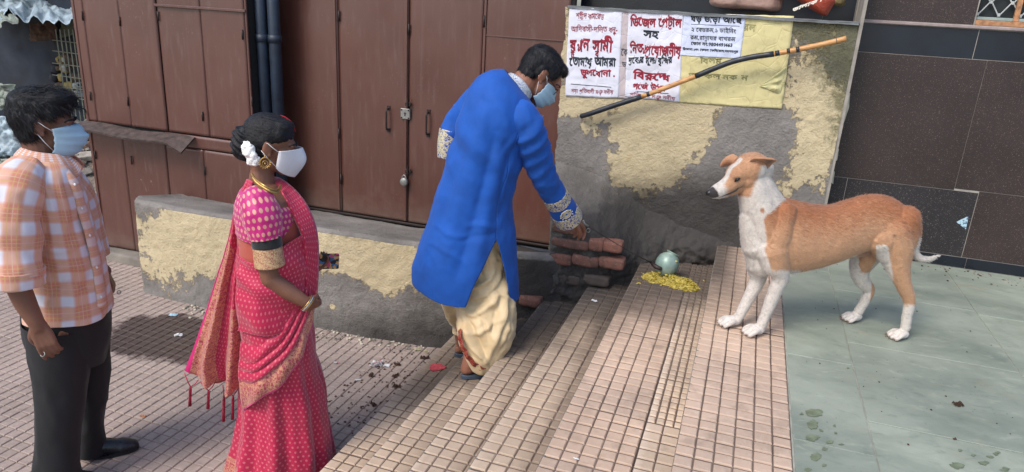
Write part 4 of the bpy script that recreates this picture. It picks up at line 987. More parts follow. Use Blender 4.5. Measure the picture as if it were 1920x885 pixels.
def cat(a, b_, c_, d, t):
    return .5 * (2 * b_ + (c_ - a) * t + (2 * a - 5 * b_ + 4 * c_ - d) * t * t + (3 * b_ - a - 3 * c_ + d) * t ** 3)
def interp(st, n):
    """catmull-rom through tuples of Vectors / floats -> n samples; spacing follows the stations' distance"""
    k = len(st); L = [0]
    for i in range(1, k): L.append(L[-1] + max(1e-4, (Vector(st[i][0]) - Vector(st[i - 1][0])).length))
    out = []
    for q in range(n):
        l = L[-1] * q / (n - 1); i = 0
        while i < k - 2 and l > L[i + 1]: i += 1
        t = (l - L[i]) / (L[i + 1] - L[i]); r = []
        for c_ in range(len(st[0])):
            r.append(cat(st[max(0, i - 1)][c_], st[i][c_], st[i + 1][c_], st[min(k - 1, i + 2)][c_], t))
        out.append((r, l))
    return out
def loft(name, st, mat, parent=None, n=96, nt_=80, disp=None, power=1.0, a0=0.0, a1=2 * pi, solid=0.0, attrs=None, uvs=1.0, cap=False):
    """cloth tube: stations (centre, u, v[, ...]); ring = c + u cos + v sin; disp(theta, length, t, P) pushes outwards in metres"""
    rows = interp([(Vector(s[0]), Vector(s[1]), Vector(s[2])) for s in st], nt_); co = []; uv = []
    full = abs(a1 - a0 - 2 * pi) < 1e-6
    def sp(v): return math.copysign(abs(v) ** power, v)
    circ = max(.05, pi * (rows[len(rows) // 2][0][1].length + rows[len(rows) // 2][0][2].length))
    for ri, ((c, u, v), l) in enumerate(rows):
        for j in range(n + 1):
            th = a0 + (a1 - a0) * j / n; d = u * sp(cos(th)) + v * sp(sin(th)); P = c + d
            if disp:
                dn = d.normalized() if d.length > 1e-6 else d; P = P + dn * disp(th, l, ri / (nt_ - 1), P)
            co.append(tuple(P)); uv.append((th / (2 * pi) * circ, l))
    W_ = n + 1
    fs = [(i * W_ + j, i * W_ + j + 1, (i + 1) * W_ + j + 1, (i + 1) * W_ + j) for i in range(nt_ - 1) for j in range(n)]
    if cap: fs.append(tuple(range(n - 1, -1, -1))); fs.append(tuple((nt_ - 1) * W_ + q for q in range(n)))
    me = bpy.data.meshes.new(name); me.from_pydata(co, [], fs); me.materials.append(mat)
    me.polygons.foreach_set('use_smooth', [True] * len(fs)); ul = me.uv_layers.new(name='UVMap')
    li = np.zeros(len(me.loops), dtype=np.int32); me.loops.foreach_get('vertex_index', li); ul.data.foreach_set('uv', np.array(uv, dtype=np.float32)[li].ravel())
    for an, fn in (attrs or {}).items():
        a = me.attributes.new(an, 'FLOAT', 'POINT'); a.data.foreach_set('value', [fn(u_, v_, Vector(c_)) for (u_, v_), c_ in zip(uv, co)])
    me.update(); o = link(name, me, parent)
    if full:
        w_ = o.modifiers.new('w', 'WELD'); w_.merge_threshold = .0004
    if solid: q = o.modifiers.new('s', 'SOLIDIFY'); q.thickness = solid; q.offset = 0
    return o
def clothsheet(name, grid, mat, parent=None, nu=40, nv=60, disp=None, solid=.002, uvs=None, attrs=None):
    """sheet through a coarse grid of control points (rows of Vectors), smooth in both directions"""
    R_, K = len(grid), len(grid[0])
    def pt(u, v):
        fv = v * (R_ - 1); i = min(R_ - 2, int(fv)); t = fv - i; fu = u * (K - 1); j = min(K - 2, int(fu)); s_ = fu - j
        rows = []
        for ii in (max(0, i - 1), i, i + 1, min(R_ - 1, i + 2)):
            g = grid[ii]; rows.append(cat(g[max(0, j - 1)], g[j], g[j + 1], g[min(K - 1, j + 2)], s_))
        return cat(*rows, t)
    def f(u, v):
        P = pt(u, v)
        if disp:
            e = .01; nrm = (pt(min(1, u + e), v) - pt(max(0, u - e), v)).cross(pt(u, min(1, v + e)) - pt(u, max(0, v - e)))
            if nrm.length > 1e-9: P = P + nrm.normalized() * disp(u, v, P)
        return tuple(P)
    o = sheet(name, lins(0, 1, nu), lins(0, 1, nv), f, mat, None, True)
    if uvs:
        a = np.zeros(len(o.data.loops) * 2, dtype=np.float32); ul = o.data.uv_layers[0].data; ul.foreach_get('uv', a); a = a.reshape(-1, 2) * np.array(uvs, dtype=np.float32); ul.foreach_set('uv', a.ravel())
    for an, fn in (attrs or {}).items():
        at = o.data.attributes.new(an, 'FLOAT', 'POINT'); at.data.foreach_set('value', [fn(u_, v_) for v_ in lins(0, 1, nv) for u_ in lins(0, 1, nu)])
    if solid: q = o.modifiers.new('s', 'SOLIDIFY'); q.thickness = solid; q.offset = 0
    if parent: o.parent = parent
    return o
def ridge(x, y, z=0.0, o=3):
    return 1 - abs(mnoise.fractal((x, y, z), 1.0, 2.0, o)) * 2

def m_skin(name, base, dark=.75):
    t = NT(name); c = t.pos(); n = t.noise(c, 12, 5); n2 = t.noise(c, 120, 4)
    t.p(Base_Color=t.mix(t.step(n, .3, .7), tuple(x * dark for x in base[:3]) + (1,), base), Roughness=.52, Normal=t.bump(t.math('ADD', n2, n), .12, .004))
    t.set(t.b, 'Subsurface Weight', .12); t.set(t.b, 'Subsurface Radius', (.012, .005, .003)); t.set(t.b, 'Subsurface Scale', .5); return t.m
SKIN_M = m_skin('dark brown skin', lin(130, 90, 72)); SKIN_W = m_skin('brown skin of the bride', lin(132, 90, 70)); SKIN_G = m_skin('warm brown skin', lin(152, 102, 80))
def m_hair(name, base, sx=(3, 3, 60)):
    t = NT(name); c = t.pos(); n = t.noise(t.scale(c, sx), 6, 6, .7, .6)
    t.p(Base_Color=t.mix(t.step(n, .35, .7), tuple(x * .5 for x in base[:3]) + (1,), tuple(x * 1.6 for x in base[:3]) + (1,)), Roughness=.46, Normal=t.bump(n, .6, .006)); t.set(t.b, 'Specular IOR Level', .35); return t.m
HAIR = m_hair('black hair', lin(22, 23, 28), (30, 30, 8))
GOLD = simple('gold jewellery', lin(196, 160, 96), .35, .8, bs=300); WHITEM = simple('white mask fabric', lin(214, 214, 220), .8, bs=300, var=.04); BLUEM = simple('pale blue surgical mask', lin(158, 190, 208), .75, bs=300, var=.05); CORD = simple('white ear loop', lin(220, 220, 220), .8, bump=0)
EYEW = simple('eye white', lin(190, 184, 176), .25, bump=0, var=.02); EYEB = simple('dark iris', lin(24, 18, 16), .15, bump=0); BROW = simple('eyebrow hair', lin(24, 20, 20), .8, bump=0)

def strands(src, F, flow, n, parent, L0=.03, r=.0006, lift=.25, name='hair_strands', mat=None, curl=.3, seed=1):
    me = src.data; nv = len(me.vertices); rnd = random.Random(seed); b = MB(); R3 = F.to_3x3()
    for _ in range(n):
        v = me.vertices[rnd.randrange(nv)]; c = v.co; nn = v.normal; l = F.inverted() @ c; f = R3 @ Vector(flow(l)); f = f - nn * f.dot(nn)
        if f.length < .05: continue
        f.normalize(); f = (f + Vector((rnd.gauss(0, curl), rnd.gauss(0, curl), rnd.gauss(0, curl))) * .5).normalized(); L = L0 * rnd.uniform(.5, 1.3); s_ = f.cross(nn).normalized() * r
        p1 = c + f * L * .45 + nn * L * lift; p2 = c + f * L + nn * L * lift * .9 + Vector((0, 0, -.15 * L)); b.add([c - s_, c + s_, p1 + s_ * .8, p1 - s_ * .8, p2], [(0, 1, 2, 3), (3, 2, 4)])
    return tag(keep(b.build(name, mat or HAIR, smooth=False), parent), kind='stuff')
def head_shapes(b, F, s=1.0, ears=True):
    R3 = F.to_3x3() * s; E = lambda c, r, M=None: b.ell(F @ (Vector(c) * s), r, R3 @ M if M is not None else R3)
    E((-.015, 0, .035), (.098, .076, .083)); E((-.045, 0, .008), (.062, .066, .07)); E((.035, 0, -.02), (.055, .058, .078)); E((.025, 0, -.065), (.055, .050, .045)); E((.062, 0, -.098), (.022, .026, .018))
    for y in (-1, 1):
        E((.052, y * .034, -.028), (.028, .024, .032)); E((.080, y * .026, .020), (.014, .026, .010)); E((.080, y * .031, .003), (.010, .015, .008)); E((.099, y * .011, -.042), (.010, .008, .008))
        if ears:
            E((-.008, y * .078, -.006), (.021, .007, .032), Matrix.Rotation(y * -.35, 3, 'Z')); E((-.018, y * .083, .008), (.012, .005, .020)); E((.002, y * .077, -.030), (.010, .006, .011))
    b.chain([F @ (Vector(p) * s) for p in ((.084, 0, .012), (.098, 0, -.012), (.110, 0, -.036))], [.009 * s, .010 * s, .014 * s])
    E((.090, 0, -.064), (.013, .024, .007)); E((.088, 0, -.076), (.013, .021, .008))
def face_details(F, parent, s=1.0, lids=.5, brow=True):
    for y in (-1, 1):
        o = MB(); bb = Blob(); bb.ell(F @ (Vector((.078, y * .031, .000)) * s), (.0125 * s,) * 3, n=14, m_=9); e = bb.b.build('eye', EYEW, smooth=True); keep(e, parent)
        bb = Blob(); bb.ell(F @ (Vector((.0885, y * .0325, -.002)) * s), (.0032 * s, .0062 * s, .0062 * s), F.to_3x3(), n=12, m_=8); keep(bb.b.build('iris', EYEB, smooth=True), parent)
        if brow:
            b = MB(); b.tube([F @ (Vector(p) * s) for p in ((.096, y * .010, .021), (.095, y * .026, .028), (.082, y * .044, .025), (.070, y * .052, .019))], [.003 * s, .0045 * s, .004 * s, .002 * s], 8); keep(b.build('eyebrow', BROW, smooth=True), parent)
def mask(F, mat, parent, s=1.0, kind='surgical'):
    def f(u, v):
        a = u * radians(76); z = .006 - .128 * v
        nose = math.exp(-(u * 3.2) ** 2) * math.exp(-((v - .32) / .30) ** 2)
        if kind == 'surgical':
            x = .012 + (.083 + .034 * sin(pi * min(1, v * 1.02)) ** .6) * cos(a) + .018 * nose; y = .079 * sin(a) * (1 - .12 * v)
            z = z * (1 - .25 * abs(u) ** 2) - .012 * abs(u) ** 2 + .002 * math.copysign(1, sin(v * 22)) * (1 - abs(u)) ; x += .0028 * sin(v * 24) * (1 - abs(u) * .5)
        else:
            k2 = 1 - abs(u); x = .036 + .096 * (k2 ** .66) * (.80 + .25 * sin(pi * (v * .9 + .08))) + .01 * nose; y = .078 * math.copysign(abs(u) ** .8, u) * (1 - .1 * v)
            z = (.016 - .130 * v) * (.55 + .45 * k2 ** .5) - .012 * (1 - k2)
        return tuple(F @ (Vector((x, y, z)) * s))
    o = sheet('face_mask', lins(-1, 1, 41), lins(0, 1, 30), f, mat, None, True); q = o.modifiers.new('t', 'SOLIDIFY'); q.thickness = .0016; keep(o, parent)
    for y in (-1, 1):
        for v, zz in ((.10, .020), (.92, -.030)):
            e = f(y * .99, v); b = MB(); p1 = F @ (Vector((-.012, y * .086, zz)) * s); m1 = Vector(e).lerp(p1, .5) + (F.to_3x3() @ Vector((0, y, 0))) * .006 * s
            b.tube([e, m1, p1, F @ (Vector((-.030, y * .083, zz * .5)) * s)], .0014 * s, 6); keep(b.build('ear_loop', CORD, smooth=True), parent)
    return o
def hand(b, wrist, d, nrm, side=1, curl=(.35, .45, .5, .55), thumb=.5, s=1.0, spread=.06):
    """palm and five fingers into blob b. d: direction wrist->knuckles, nrm: direction the palm faces, side: +1 thumb on d x nrm side"""
    d = Vector(d).normalized(); nrm = Vector(nrm); nrm = (nrm - d * nrm.dot(d)).normalized(); w_ = d.cross(nrm).normalized() * side; wrist = Vector(wrist)
    P = lambda a, b_, c_: wrist + (d * a + w_ * b_ + nrm * c_) * s
    for y in (-.026, -.009, .009, .026): b.chain([P(-.005, y * .55, 0), P(.045, y * .9, .002), P(.082, y * 1.02, 0)], [.017 * s, .0145 * s, .0115 * s], 10)
    tips = []
    for k2, (y, L, c) in enumerate(zip((.029, .0095, -.010, -.028), (.074, .082, .076, .060), curl)):
        p = P(.084, y, 0); a = 0.0; pts = [p]; ang = y / .03 * spread
        for fr, ca in ((.45, .9), (.30, 1.0), (.25, .7)):
            a += c * ca; dd = d * cos(a) + nrm * sin(a) + w_ * ang * cos(a); p = p + dd * L * fr * s; pts.append(p)
        b.chain(pts, [.0100 * s, .0090 * s, .0082 * s, .0068 * s], 10); tips.append(pts[-1])
    b.chain([P(.012, .022, .006), P(.040, .044, .016 + .012 * thumb), P(.066, .050 - .012 * thumb, .022 + .03 * thumb), P(.088, .048 - .026 * thumb, .026 + .044 * thumb)], [.017 * s, .0125 * s, .0105 * s, .0085 * s], 10)
    return tips

# ================================================================== DOG
DA = radians(22.6); DP = Vector((.10, 3.03, 0)); DN = Vector((-sin(DA), cos(DA), 0))
def dz(zx, zy, off=0.0):
    return VP(1290 + zx / 2.212, 260 + zy / 2.212, DP + DN * off, DA)
def dinv(c):
    """place -> drawing coordinates on the dog's middle plane, and side offset (far side +)"""
    v = Vector(c); off = (v - DP).dot(DN); mid = proj(v - DN * off)
    if off > .02 and (mid[1] - 260) * 2.212 > 470: px, py = mid
    else: px, py = proj(v - DN * 2 * off) if off > 0 else proj(v)
    return (px - 1290) * 2.212, (py - 260) * 2.212, off  # in pixels of the zoomed image crop; far side mirrored to the near
def m_fur():
    t = NT('short dog fur'); c = t.pos(); wh = t.attr('white', out=2); dk = t.attr('dark', out=2); pk = t.attr('pink', out=2); top = t.attr('back', out=2)
    st_ = t.noise(t.scale(c, (1, 1, 2.6)), 130, 4, .7, .5); n = t.noise(c, 14, 5); nf = t.noise(c, 60, 6, .7)
    tan = t.mix(t.step(t.math('ADD', top, t.math('MULTIPLY', t.math('SUBTRACT', n, .5), .5)), .25, .8), lin(192, 148, 112), lin(164, 104, 66))
    wht = t.mix(n, lin(226, 220, 212), lin(200, 192, 182))
    e = t.math('ADD', wh, t.math('ADD', t.math('MULTIPLY', t.math('SUBTRACT', nf, .5), .55), t.math('MULTIPLY', t.math('SUBTRACT', n, .5), .35)))
    col = t.mix(t.step(e, .30, .70), tan, wht)
    col = t.mix(t.math('MULTIPLY', t.step(nf, .50, .70), t.math('MULTIPLY', t.step(wh, .8, 1.2), .6)), col, lin(150, 148, 148))
    col = t.mix(t.step(st_, .35, .65, .22, 0), col, lin(80, 52, 34)); col = t.mix(t.step(st_, .55, .75, 0, .18), col, lin(240, 220, 196))
    col = t.mix(t.math('MULTIPLY', pk, .7), col, lin(150, 110, 100)); col = t.mix(dk, col, lin(38, 32, 32))
    t.p(Base_Color=col, Roughness=.75, Normal=t.bump(t.math('ADD', st_, t.math('MULTIPLY', nf, .8)), .5, .003)); t.set(t.b, 'Sheen Weight', .25); return t.m
FUR = m_fur()
dog = empty('dog', (.42, 3.17, .75), 'tan and white dog standing on the landing looking left', 'dog')
B = Blob()
stn = [(276, 360, 470, .055), (300, 310, 520, .085), (340, 272, 548, .100), (400, 250, 556, .106), (460, 262, 546, .108), (530, 276, 530, .107), (600, 277, 507, .103), (670, 256, 482, .090), (735, 237, 462, .082), (800, 234, 456, .084), (860, 252, 462, .084), (905, 290, 445, .072), (933, 338, 410, .042)]
rg = interp([(dz(a, (t_ + b_) / 2), (dz(a, t_) - dz(a, b_)) / 2, DN * h) for a, t_, b_, h in stn], 40)
rings = []
for (c, u, v), l in rg: rings.append([c + u * (cos(q) if cos(q) > 0 else cos(q)) + v * math.copysign(abs(sin(q)) ** .9, sin(q)) * (1 - .12 * cos(q)) for q in [2 * pi * j / 32 for j in range(32)]])
B.rings(rings)
def dl(pts, off, rad): B.chain([dz(a, b_, off if not hasattr(off, '__len__') else off[i]) for i, (a, b_) in enumerate(pts)], rad, 18)
# neck, chest
dl([(345, 400), (312, 320), (282, 240), (268, 185)], 0, [.108, .089, .072, .062]); dl([(345, 300), (318, 235), (298, 180)], 0, [.075, .058, .048]); dl([(292, 430), (272, 380), (258, 330)], -.01, [.075, .058, .045]); dl([(310, 500), (290, 460)], 0, [.075, .06])
# shoulder blades and thighs
for o_ in (-.056, .050): dl([(408, 300), (372, 400), (345, 480)], o_, [.040, .060, .060])
# front legs: near then far
dl([(350, 470), (362, 520), (382, 572), (352, 655), (322, 730), (305, 772)], [-.066, -.075, -.078, -.075, -.075, -.075], [.066, .056, .036, .028, .0225, .022])
dl([(395, 560), (405, 585)], -.08, [.026, .018])
dl([(300, 470), (290, 535), (288, 588), (248, 668), (215, 730), (198, 755)], [.03, .03, .03, .02, .01, .01], [.060, .048, .034, .025, .022, .022])
def paw(zx, zy, off, z, s=1.0, ang=pi + DA):
    """paw with four toes; (zx, zy) image crop pixel of the wrist foot, direction forward = dog's front"""
    c = dz(zx, zy, off); f = Vector((cos(ang), sin(ang), 0)); sd_ = Vector((-sin(ang), cos(ang), 0)); c.z = z + .026 * s
    B.ell(c + f * .012 * s, (.040 * s, .027 * s, .023 * s), Matrix.Rotation(ang, 3, 'Z'))
    for k2, y in enumerate((-.024, -.008, .008, .024)):
        L = .042 if abs(y) < .01 else .032
        a = c + sd_ * y * s * .8 + f * .010 * s; a.z = z + .030 * s; b_ = c + sd_ * y * s * 1.25 + f * L * .85 * s; b_.z = z + .027 * s; e = c + sd_ * y * s * 1.38 + f * (L + .018) * s; e.z = z + .0115 * s
        B.chain([a, b_, e], [.0115 * s, .0118 * s, .0100 * s], 10)
    return c, f, sd_
pw_ = [paw(292, 796, -.075, .75), paw(188, 772, .01, .75)]
# rear near leg: thigh, knee, hock
dl([(845, 380), (862, 450), (868, 520), (888, 590), (918, 672), (908, 735), (902, 782)], [-.035, -.050, -.064, -.078, -.082, -.082, -.082], [.078, .070, .052, .035, .0245, .0205, .021]); dl([(905, 330), (905, 420)], -.04, [.055, .045]); dl([(905, 600), (928, 678)], -.082, [.012, .017]); dl([(800, 420), (838, 500)], -.05, [.06, .040])
# rear far leg
dl([(790, 400), (740, 480), (712, 540), (722, 590), (752, 628), (728, 682), (708, 715)], [.05, .062, .075, .08, .085, .088, .09], [.080, .062, .044, .033, .024, .0205, .021])
pw_ += [paw(893, 806, -.082, .75, .92), paw(700, 734, .09, .75, .92)]
# belly sheath
dl([(765, 455), (720, 470), (690, 480)], -.005, [.022, .022, .014])
# head
HD = Vector(dz(258, 128)); nose = Vector(dz(92, 226, -.035)); hx = (nose - HD).normalized(); hy = Vector((0, 0, 1)).cross(hx).normalized(); hz_ = hx.cross(hy)
HM = Matrix((hx, hy, hz_)).transposed()          # columns: forward, side (+ = camera side), up
L = (nose - HD).length
H = lambda a, b_, c_: HD + HM @ Vector((a, b_, c_))
B.ell(H(-.002, 0, .006), (.076, .066, .064), HM); B.ell(H(-.040, 0, -.018), (.052, .054, .055), HM); B.ell(H(.050, 0, .014), (.056, .050, .044), HM); B.ell(H(.062, 0, -.006), (.046, .046, .040), HM)
B.ell(H(.030, .034, -.026), (.036, .022, .030), HM); B.ell(H(.030, -.034, -.026), (.036, .022, .030), HM)
B.chain([H(.080, 0, -.004), H(.118, 0, -.012), H(L - .022, 0, -.008), H(L - .004, 0, -.002)], [.043, .036, .028, .021], 16)
B.chain([H(.04, 0, -.034), H(.10, 0, -.034), H(L - .030, 0, -.026)], [.038, .028, .018], 14)       # lower jaw
B.ell(H(.078, .027, .024), (.018, .013, .010), HM); B.ell(H(.078, -.027, .024), (.018, .013, .010), HM)
B.chain([H(.075, .020, -.024), H(L - .035, .017, -.020)], [.014, .011], 10); B.chain([H(.075, -.020, -.024), H(L - .035, -.017, -.020)], [.014, .011], 10)
def gb_(x, y, cx, cy, rx, ry): return math.exp(-(((x - cx) / rx) ** 2 + ((y - cy) / ry) ** 2))
def d_white(c):
    x, y, o = dinv(c); w_ = 0.0
    # head: blaze, muzzle
    if x < 330 and y < 262:
        hl = HM.transposed() @ (Vector(c) - HD)
        w_ = 0.0
        w_ += 1.3 * gb_(hl.x, 0, L, 0, .055, 1)            # muzzle
        w_ += 1.0 * math.exp(-(hl.y / .014) ** 2) * (1 if hl.x > .02 and hl.z > -.01 else 0)      # blaze
        if x > 250: w_ += max(0, min(1.2, (x - 262 - (232 - y) * .12) / 40 + (y - 150) / 160)) * (1 if y > 110 else 0)
        if y > 225: w_ = max(w_, (y - 225) / 30 * (1 if x > 190 else 0))
        return w_
    # neck and chest: white left of a line that runs from the withers to the elbow
    edge = 402 - (y - 250) * 1.10 if y < 330 else 312 + 12 * sin((y - 330) / 60)
    if y > 470: edge = 322 + (y - 470) * .35
    w_ = min(1.3, (edge - x) / 26 + .5) if x < 470 else 0
    w_ = max(0, w_)
    w_ -= 1.1 * gb_(x, y, 308, 296, 16, 18)
    if x < 470: w_ = max(w_, min(1.4, (y - 545) / 25 + .5))            # front legs
    if 540 < x < 790 and y > 440: 
        w_ = max(w_, min(1.3, (y - 500 - (0 if o > .02 else 30)) / 30 + .8)) if o > .03 else w_
        if o > .03 and y > 470: w_ = 1.3
    if x > 780 and o <= .04:
        w_ = max(w_, min(1.3, (862 - x - max(0, 560 - y) * .22) / 22 * (1 if y > 440 else 0) + .0) if y < 660 else 0)
        w_ = max(w_, min(1.3, (y - 690) / 40 + .5))
    und = (HB - .012) if False else 0
    if 400 < x < 700 and y > 505 - (x - 400) * .16 and abs(o) < .06: w_ = max(w_, .75)
    return w_
def d_back(c):
    x, y, o = dinv(c)
    tb = np.interp(x, [200, 300, 400, 530, 600, 740, 800, 900, 940], [60, 250, 250, 276, 277, 236, 232, 285, 340])
    v = 1.05 - (y - tb) / 190
    if y < 240 and x < 350: v = .35
    if x > 800: v -= max(0, (y - 400) / 150)
    return v
def d_dark(c):
    x, y, o = dinv(c); hl = HM.transposed() @ (Vector(c) - HD); d = 0.0
    if x < 360 and y < 280:
        if hl.x > L - .020 and hl.z > -.020: d = 1.0
        # lips
        if hl.x > .07: d = max(d, .85 * math.exp(-((hl.z + .030) / .0032) ** 2))
        d = max(d, .55 * math.exp(-((hl.x - .086) / .015) ** 2 - ((hl.z - .014) / .009) ** 2) if abs(hl.y) > .02 else 0)
    d = max(d, .8 * gb_(x, y, 855, 403, 7, 6) if o < 0 else 0)
    d = max(d, .7 * gb_(x, y, 722, 466, 26, 9) if abs(o) < .05 else 0)
    return d
def d_pink(c):
    x, y, o = dinv(c); return (1.0 * gb_(x, y, 722, 480, 50, 16) if abs(o) < .05 else 0) + (.5 if c[2] < .765 else 0)
def d_disp(c, n_):
    x, y, o = dinv(c); v = 0.0
    # ribs, shoulder and thigh creases
    if 430 < x < 640 and 300 < y < 500: v += .0006 * sin((x + (y - 300) * .25) / 9.5)
    v += -.0022 * math.exp(-((x - 432 - (y - 300) * .05) / 9) ** 2) * (1 if 265 < y < 520 else 0)
    v += .0012 * fbm(c[0] * 30, c[1] * 30, c[2] * 30, 3)
    return v
HB = 0
body = B.fuse('body', FUR, .0040, 2, None, d_disp, {'white': d_white, 'back': d_back, 'dark': d_dark, 'pink': d_pink}); keep(body, dog)
# short coat: tufts lying along the flow of the hair
def fur_coat(src, n, name, L0=.013):
    me = src.data; nv = len(me.vertices); rnd = random.Random(17); b = MB(); at = {k: me.attributes[k].data for k in ('white', 'back', 'dark', 'pink')}; vals = {k: [] for k in at}
    back = Vector((cos(DA), sin(DA), 0))
    for _ in range(n):
        i = rnd.randrange(nv); v = me.vertices[i]; c = v.co; nn = v.normal
        if c.z < .80: continue
        x, y, o = dinv(c)
        f = back * .9 + Vector((0, 0, -.45)) if x > 330 else back * .35 + Vector((0, 0, -.9))
        if y > 520: f = Vector((0, 0, -1)) + back * .1
        if x < 330 and y < 260: f = back
        hh = y < 262 and x < 330
        f = (f - nn * f.dot(nn)); 
        if f.length < .1: continue
        f.normalize(); L = L0 * rnd.uniform(.6, 1.3) * (.5 if hh or y > 560 else 1); f = (f + Vector((rnd.uniform(-.25, .25), rnd.uniform(-.25, .25), rnd.uniform(-.25, .25)))).normalized(); s_ = f.cross(nn).normalized() * .0009
        r = c + nn * .0004; t_ = r + f * L + nn * L * rnd.uniform(.12, .32)
        if at['dark'][i].value > .4: continue
        b.add([r - s_, r + s_, t_], [(0, 1, 2)]); j = rnd.uniform(-.35, .35)
        for k in at: vals[k] += [at[k][i].value + (j if k == 'back' else j * .3 if k == 'white' else 0)] * 3
    o = b.build(name, FUR, smooth=False)
    for k in at: a_ = o.data.attributes.new(k, 'FLOAT', 'POINT'); a_.data.foreach_set('value', vals[k])
    return tag(keep(o, dog), kind='stuff')
# tail
tb = Blob(); tp_ = [(938, 330, -.01), (948, 380, -.015), (944, 430, -.02), (938, 468, -.025), (958, 494, -.03), (996, 500, -.03), (1042, 482, -.03)]
tb.chain([dz(a, b_, o_) for a, b_, o_ in tp_], [.024, .020, .016, .016, .016, .012, .003], 14)
tail = tb.fuse('tail', FUR, .005, 3, None, lambda c, n_: .001 * fbm(c[0] * 60, c[1] * 60, c[2] * 90, 3), {'white': lambda c: min(1.2, (dinv(c)[1] - 380) / 60), 'back': lambda c: .6, 'dark': lambda c: 0, 'pink': lambda c: 0}); keep(tail, dog)
fur_coat(body, 52000, 'coat'); fur_coat(tail, 3500, 'tail_hair', .011)
# ears: folded flaps
def ear(side):
    sg = -1 if side == 'near' else 1           # HM side axis points to the camera side when negative/positive depending on heading
    sgn = CS if side == 'near' else -CS
    g = []
    base = [(.012, .036, .052), (-.012, .052, .040), (-.034, .056, .012), (-.040, .050, -.010)]
    mid = [(.002, .056, .068), (-.024, .078, .060), (-.050, .078, .032), (-.060, .062, .004)]
    tip = [(-.032, .072, .054), (-.052, .086, .044), (-.066, .086, .028), (-.070, .076, .016)]
    tipp = [(-.062, .086, .034), (-.068, .090, .030), (-.072, .090, .024), (-.072, .084, .020)]
    if side != 'near':
        base = [(.014, .036, .058), (.028, .044, .046), (.022, .052, .028), (.000, .050, .014)]
        mid = [(.022, .056, .072), (.042, .064, .058), (.038, .070, .036), (.010, .068, .020)]
        tip = [(.048, .074, .066), (.064, .078, .052), (.058, .082, .034), (.036, .080, .024)]
        tipp = [(.074, .084, .044), (.077, .085, .040), (.073, .085, .034), (.064, .084, .030)]
    for row in (base, mid, tip, tipp): g.append([H(a, sgn * b_, c_) for a, b_, c_ in row])
    o = clothsheet('ear', g, FUR, None, 16, 16, lambda u, v, P: -.010 * sin(pi * u) * (1 - v), .005)
    for an, vals in (('white', 0.0), ('back', .5), ('dark', 0.0), ('pink', 0.1)):
        a_ = o.data.attributes.new(an, 'FLOAT', 'POINT'); nn = len(o.data.vertices)
        if an == 'dark' and side == 'near': a_.data.foreach_set('value', [.75 * math.exp(-(((i % 16) / 15 - .72) / .22) ** 2 - (((i // 16) / 15 - .30) / .30) ** 2) for i in range(nn)])
        else: a_.data.foreach_set('value', [vals] * nn)
    keep(o, dog)
CS = 1 if (H(0, 1, 0) - HD).dot(Vector((0, -1, 0))) > 0 else -1
ear('near'); ear('far')
NOSE = simple('wet black nose', lin(30, 28, 30), .3, bump=.3, bs=200)
nb = Blob(); nb.ell(H(L + .004, 0, .004), (.014, .016, .013), HM); nb.ell(H(L - .004, .009, -.002), (.012, .009, .010), HM); nb.ell(H(L - .004, -.009, -.002), (.012, .009, .010), HM); keep(nb.fuse('nose', NOSE, .003, 3), dog)
for sg in (CS, -CS):
    e = Blob(); e.ell(H(.086, sg * .0410, .013), (.0120, .0065, .0058), HM @ Matrix.Rotation(sg * -.25, 3, 'Z') @ Matrix.Rotation(.25, 3, 'Y'), 14, 8); keep(e.b.build('eye', simple('dark dog eye', lin(24, 16, 14), .12, bump=0), smooth=True), dog)
LIP = simple('dark lip', lin(44, 34, 34), .6, bump=0)
for sg in (CS, -CS):
    b = MB(); b.tube([H(L - .006, sg * .010, -.016), H(L - .028, sg * .021, -.024), H(L - .060, sg * .028, -.031), H(L - .092, sg * .036, -.030), H(L - .104, sg * .038, -.024)], [.0022, .0032, .0034, .0038, .0016], 8); keep(b.build('lip', LIP, smooth=True), dog)
    b = MB(); b.tube([H(.098, sg * .0375, .010), H(.092, sg * .0425, .0195), H(.082, sg * .0440, .0185), H(.074, sg * .0440, .011)], [.0014, .0026, .0026, .0014], 6); keep(b.build('eyelid', LIP, smooth=True), dog)
CLAW = simple('grey claw', lin(120, 104, 92), .5, bump=0)
for (c, f, sd_), s_ in zip(pw_, (1, 1, .92, .92)):
    for y in (-.024, -.008, .008, .024):
        Lc = (.042 if abs(y) < .01 else .032) + .024; a = c + sd_ * y * s_ * 1.38 + f * Lc * s_; a.z = .75 + .011; b_ = a + f * .012 * s_; b_.z = .75 + .005
        b = MB(); b.tube([a, b_], [.0035, .0012], 6); keep(b.build('claw', CLAW, smooth=True), dog)
# ================================================================== CLOTH MATERIALS
def m_cloth(name, base, weave=700, sheen=.3, rough=.8, var=.1):
    t = NT(name); c = t.pos(); n = t.noise(c, 8, 5); w1 = t.noise(c, weave * .5, 3)
    t.p(Base_Color=t.mix(t.step(n, .3, .7), tuple(x * (1 - var) for x in base[:3]) + (1,), tuple(min(1, x * (1 + var)) for x in base[:3]) + (1,)), Roughness=rough, Normal=t.bump(t.math('ADD', w1, t.math('MULTIPLY', t.noise(c, 30, 5), 1.2)), .22, .003))
    t.set(t.b, 'Sheen Weight', sheen); return t
BLUE = m_cloth('royal blue cotton', lin(4, 78, 166), sheen=.05, var=.16).m
BLACKT = m_cloth('black trouser cloth', lin(19, 19, 23), sheen=.05, rough=.75).m
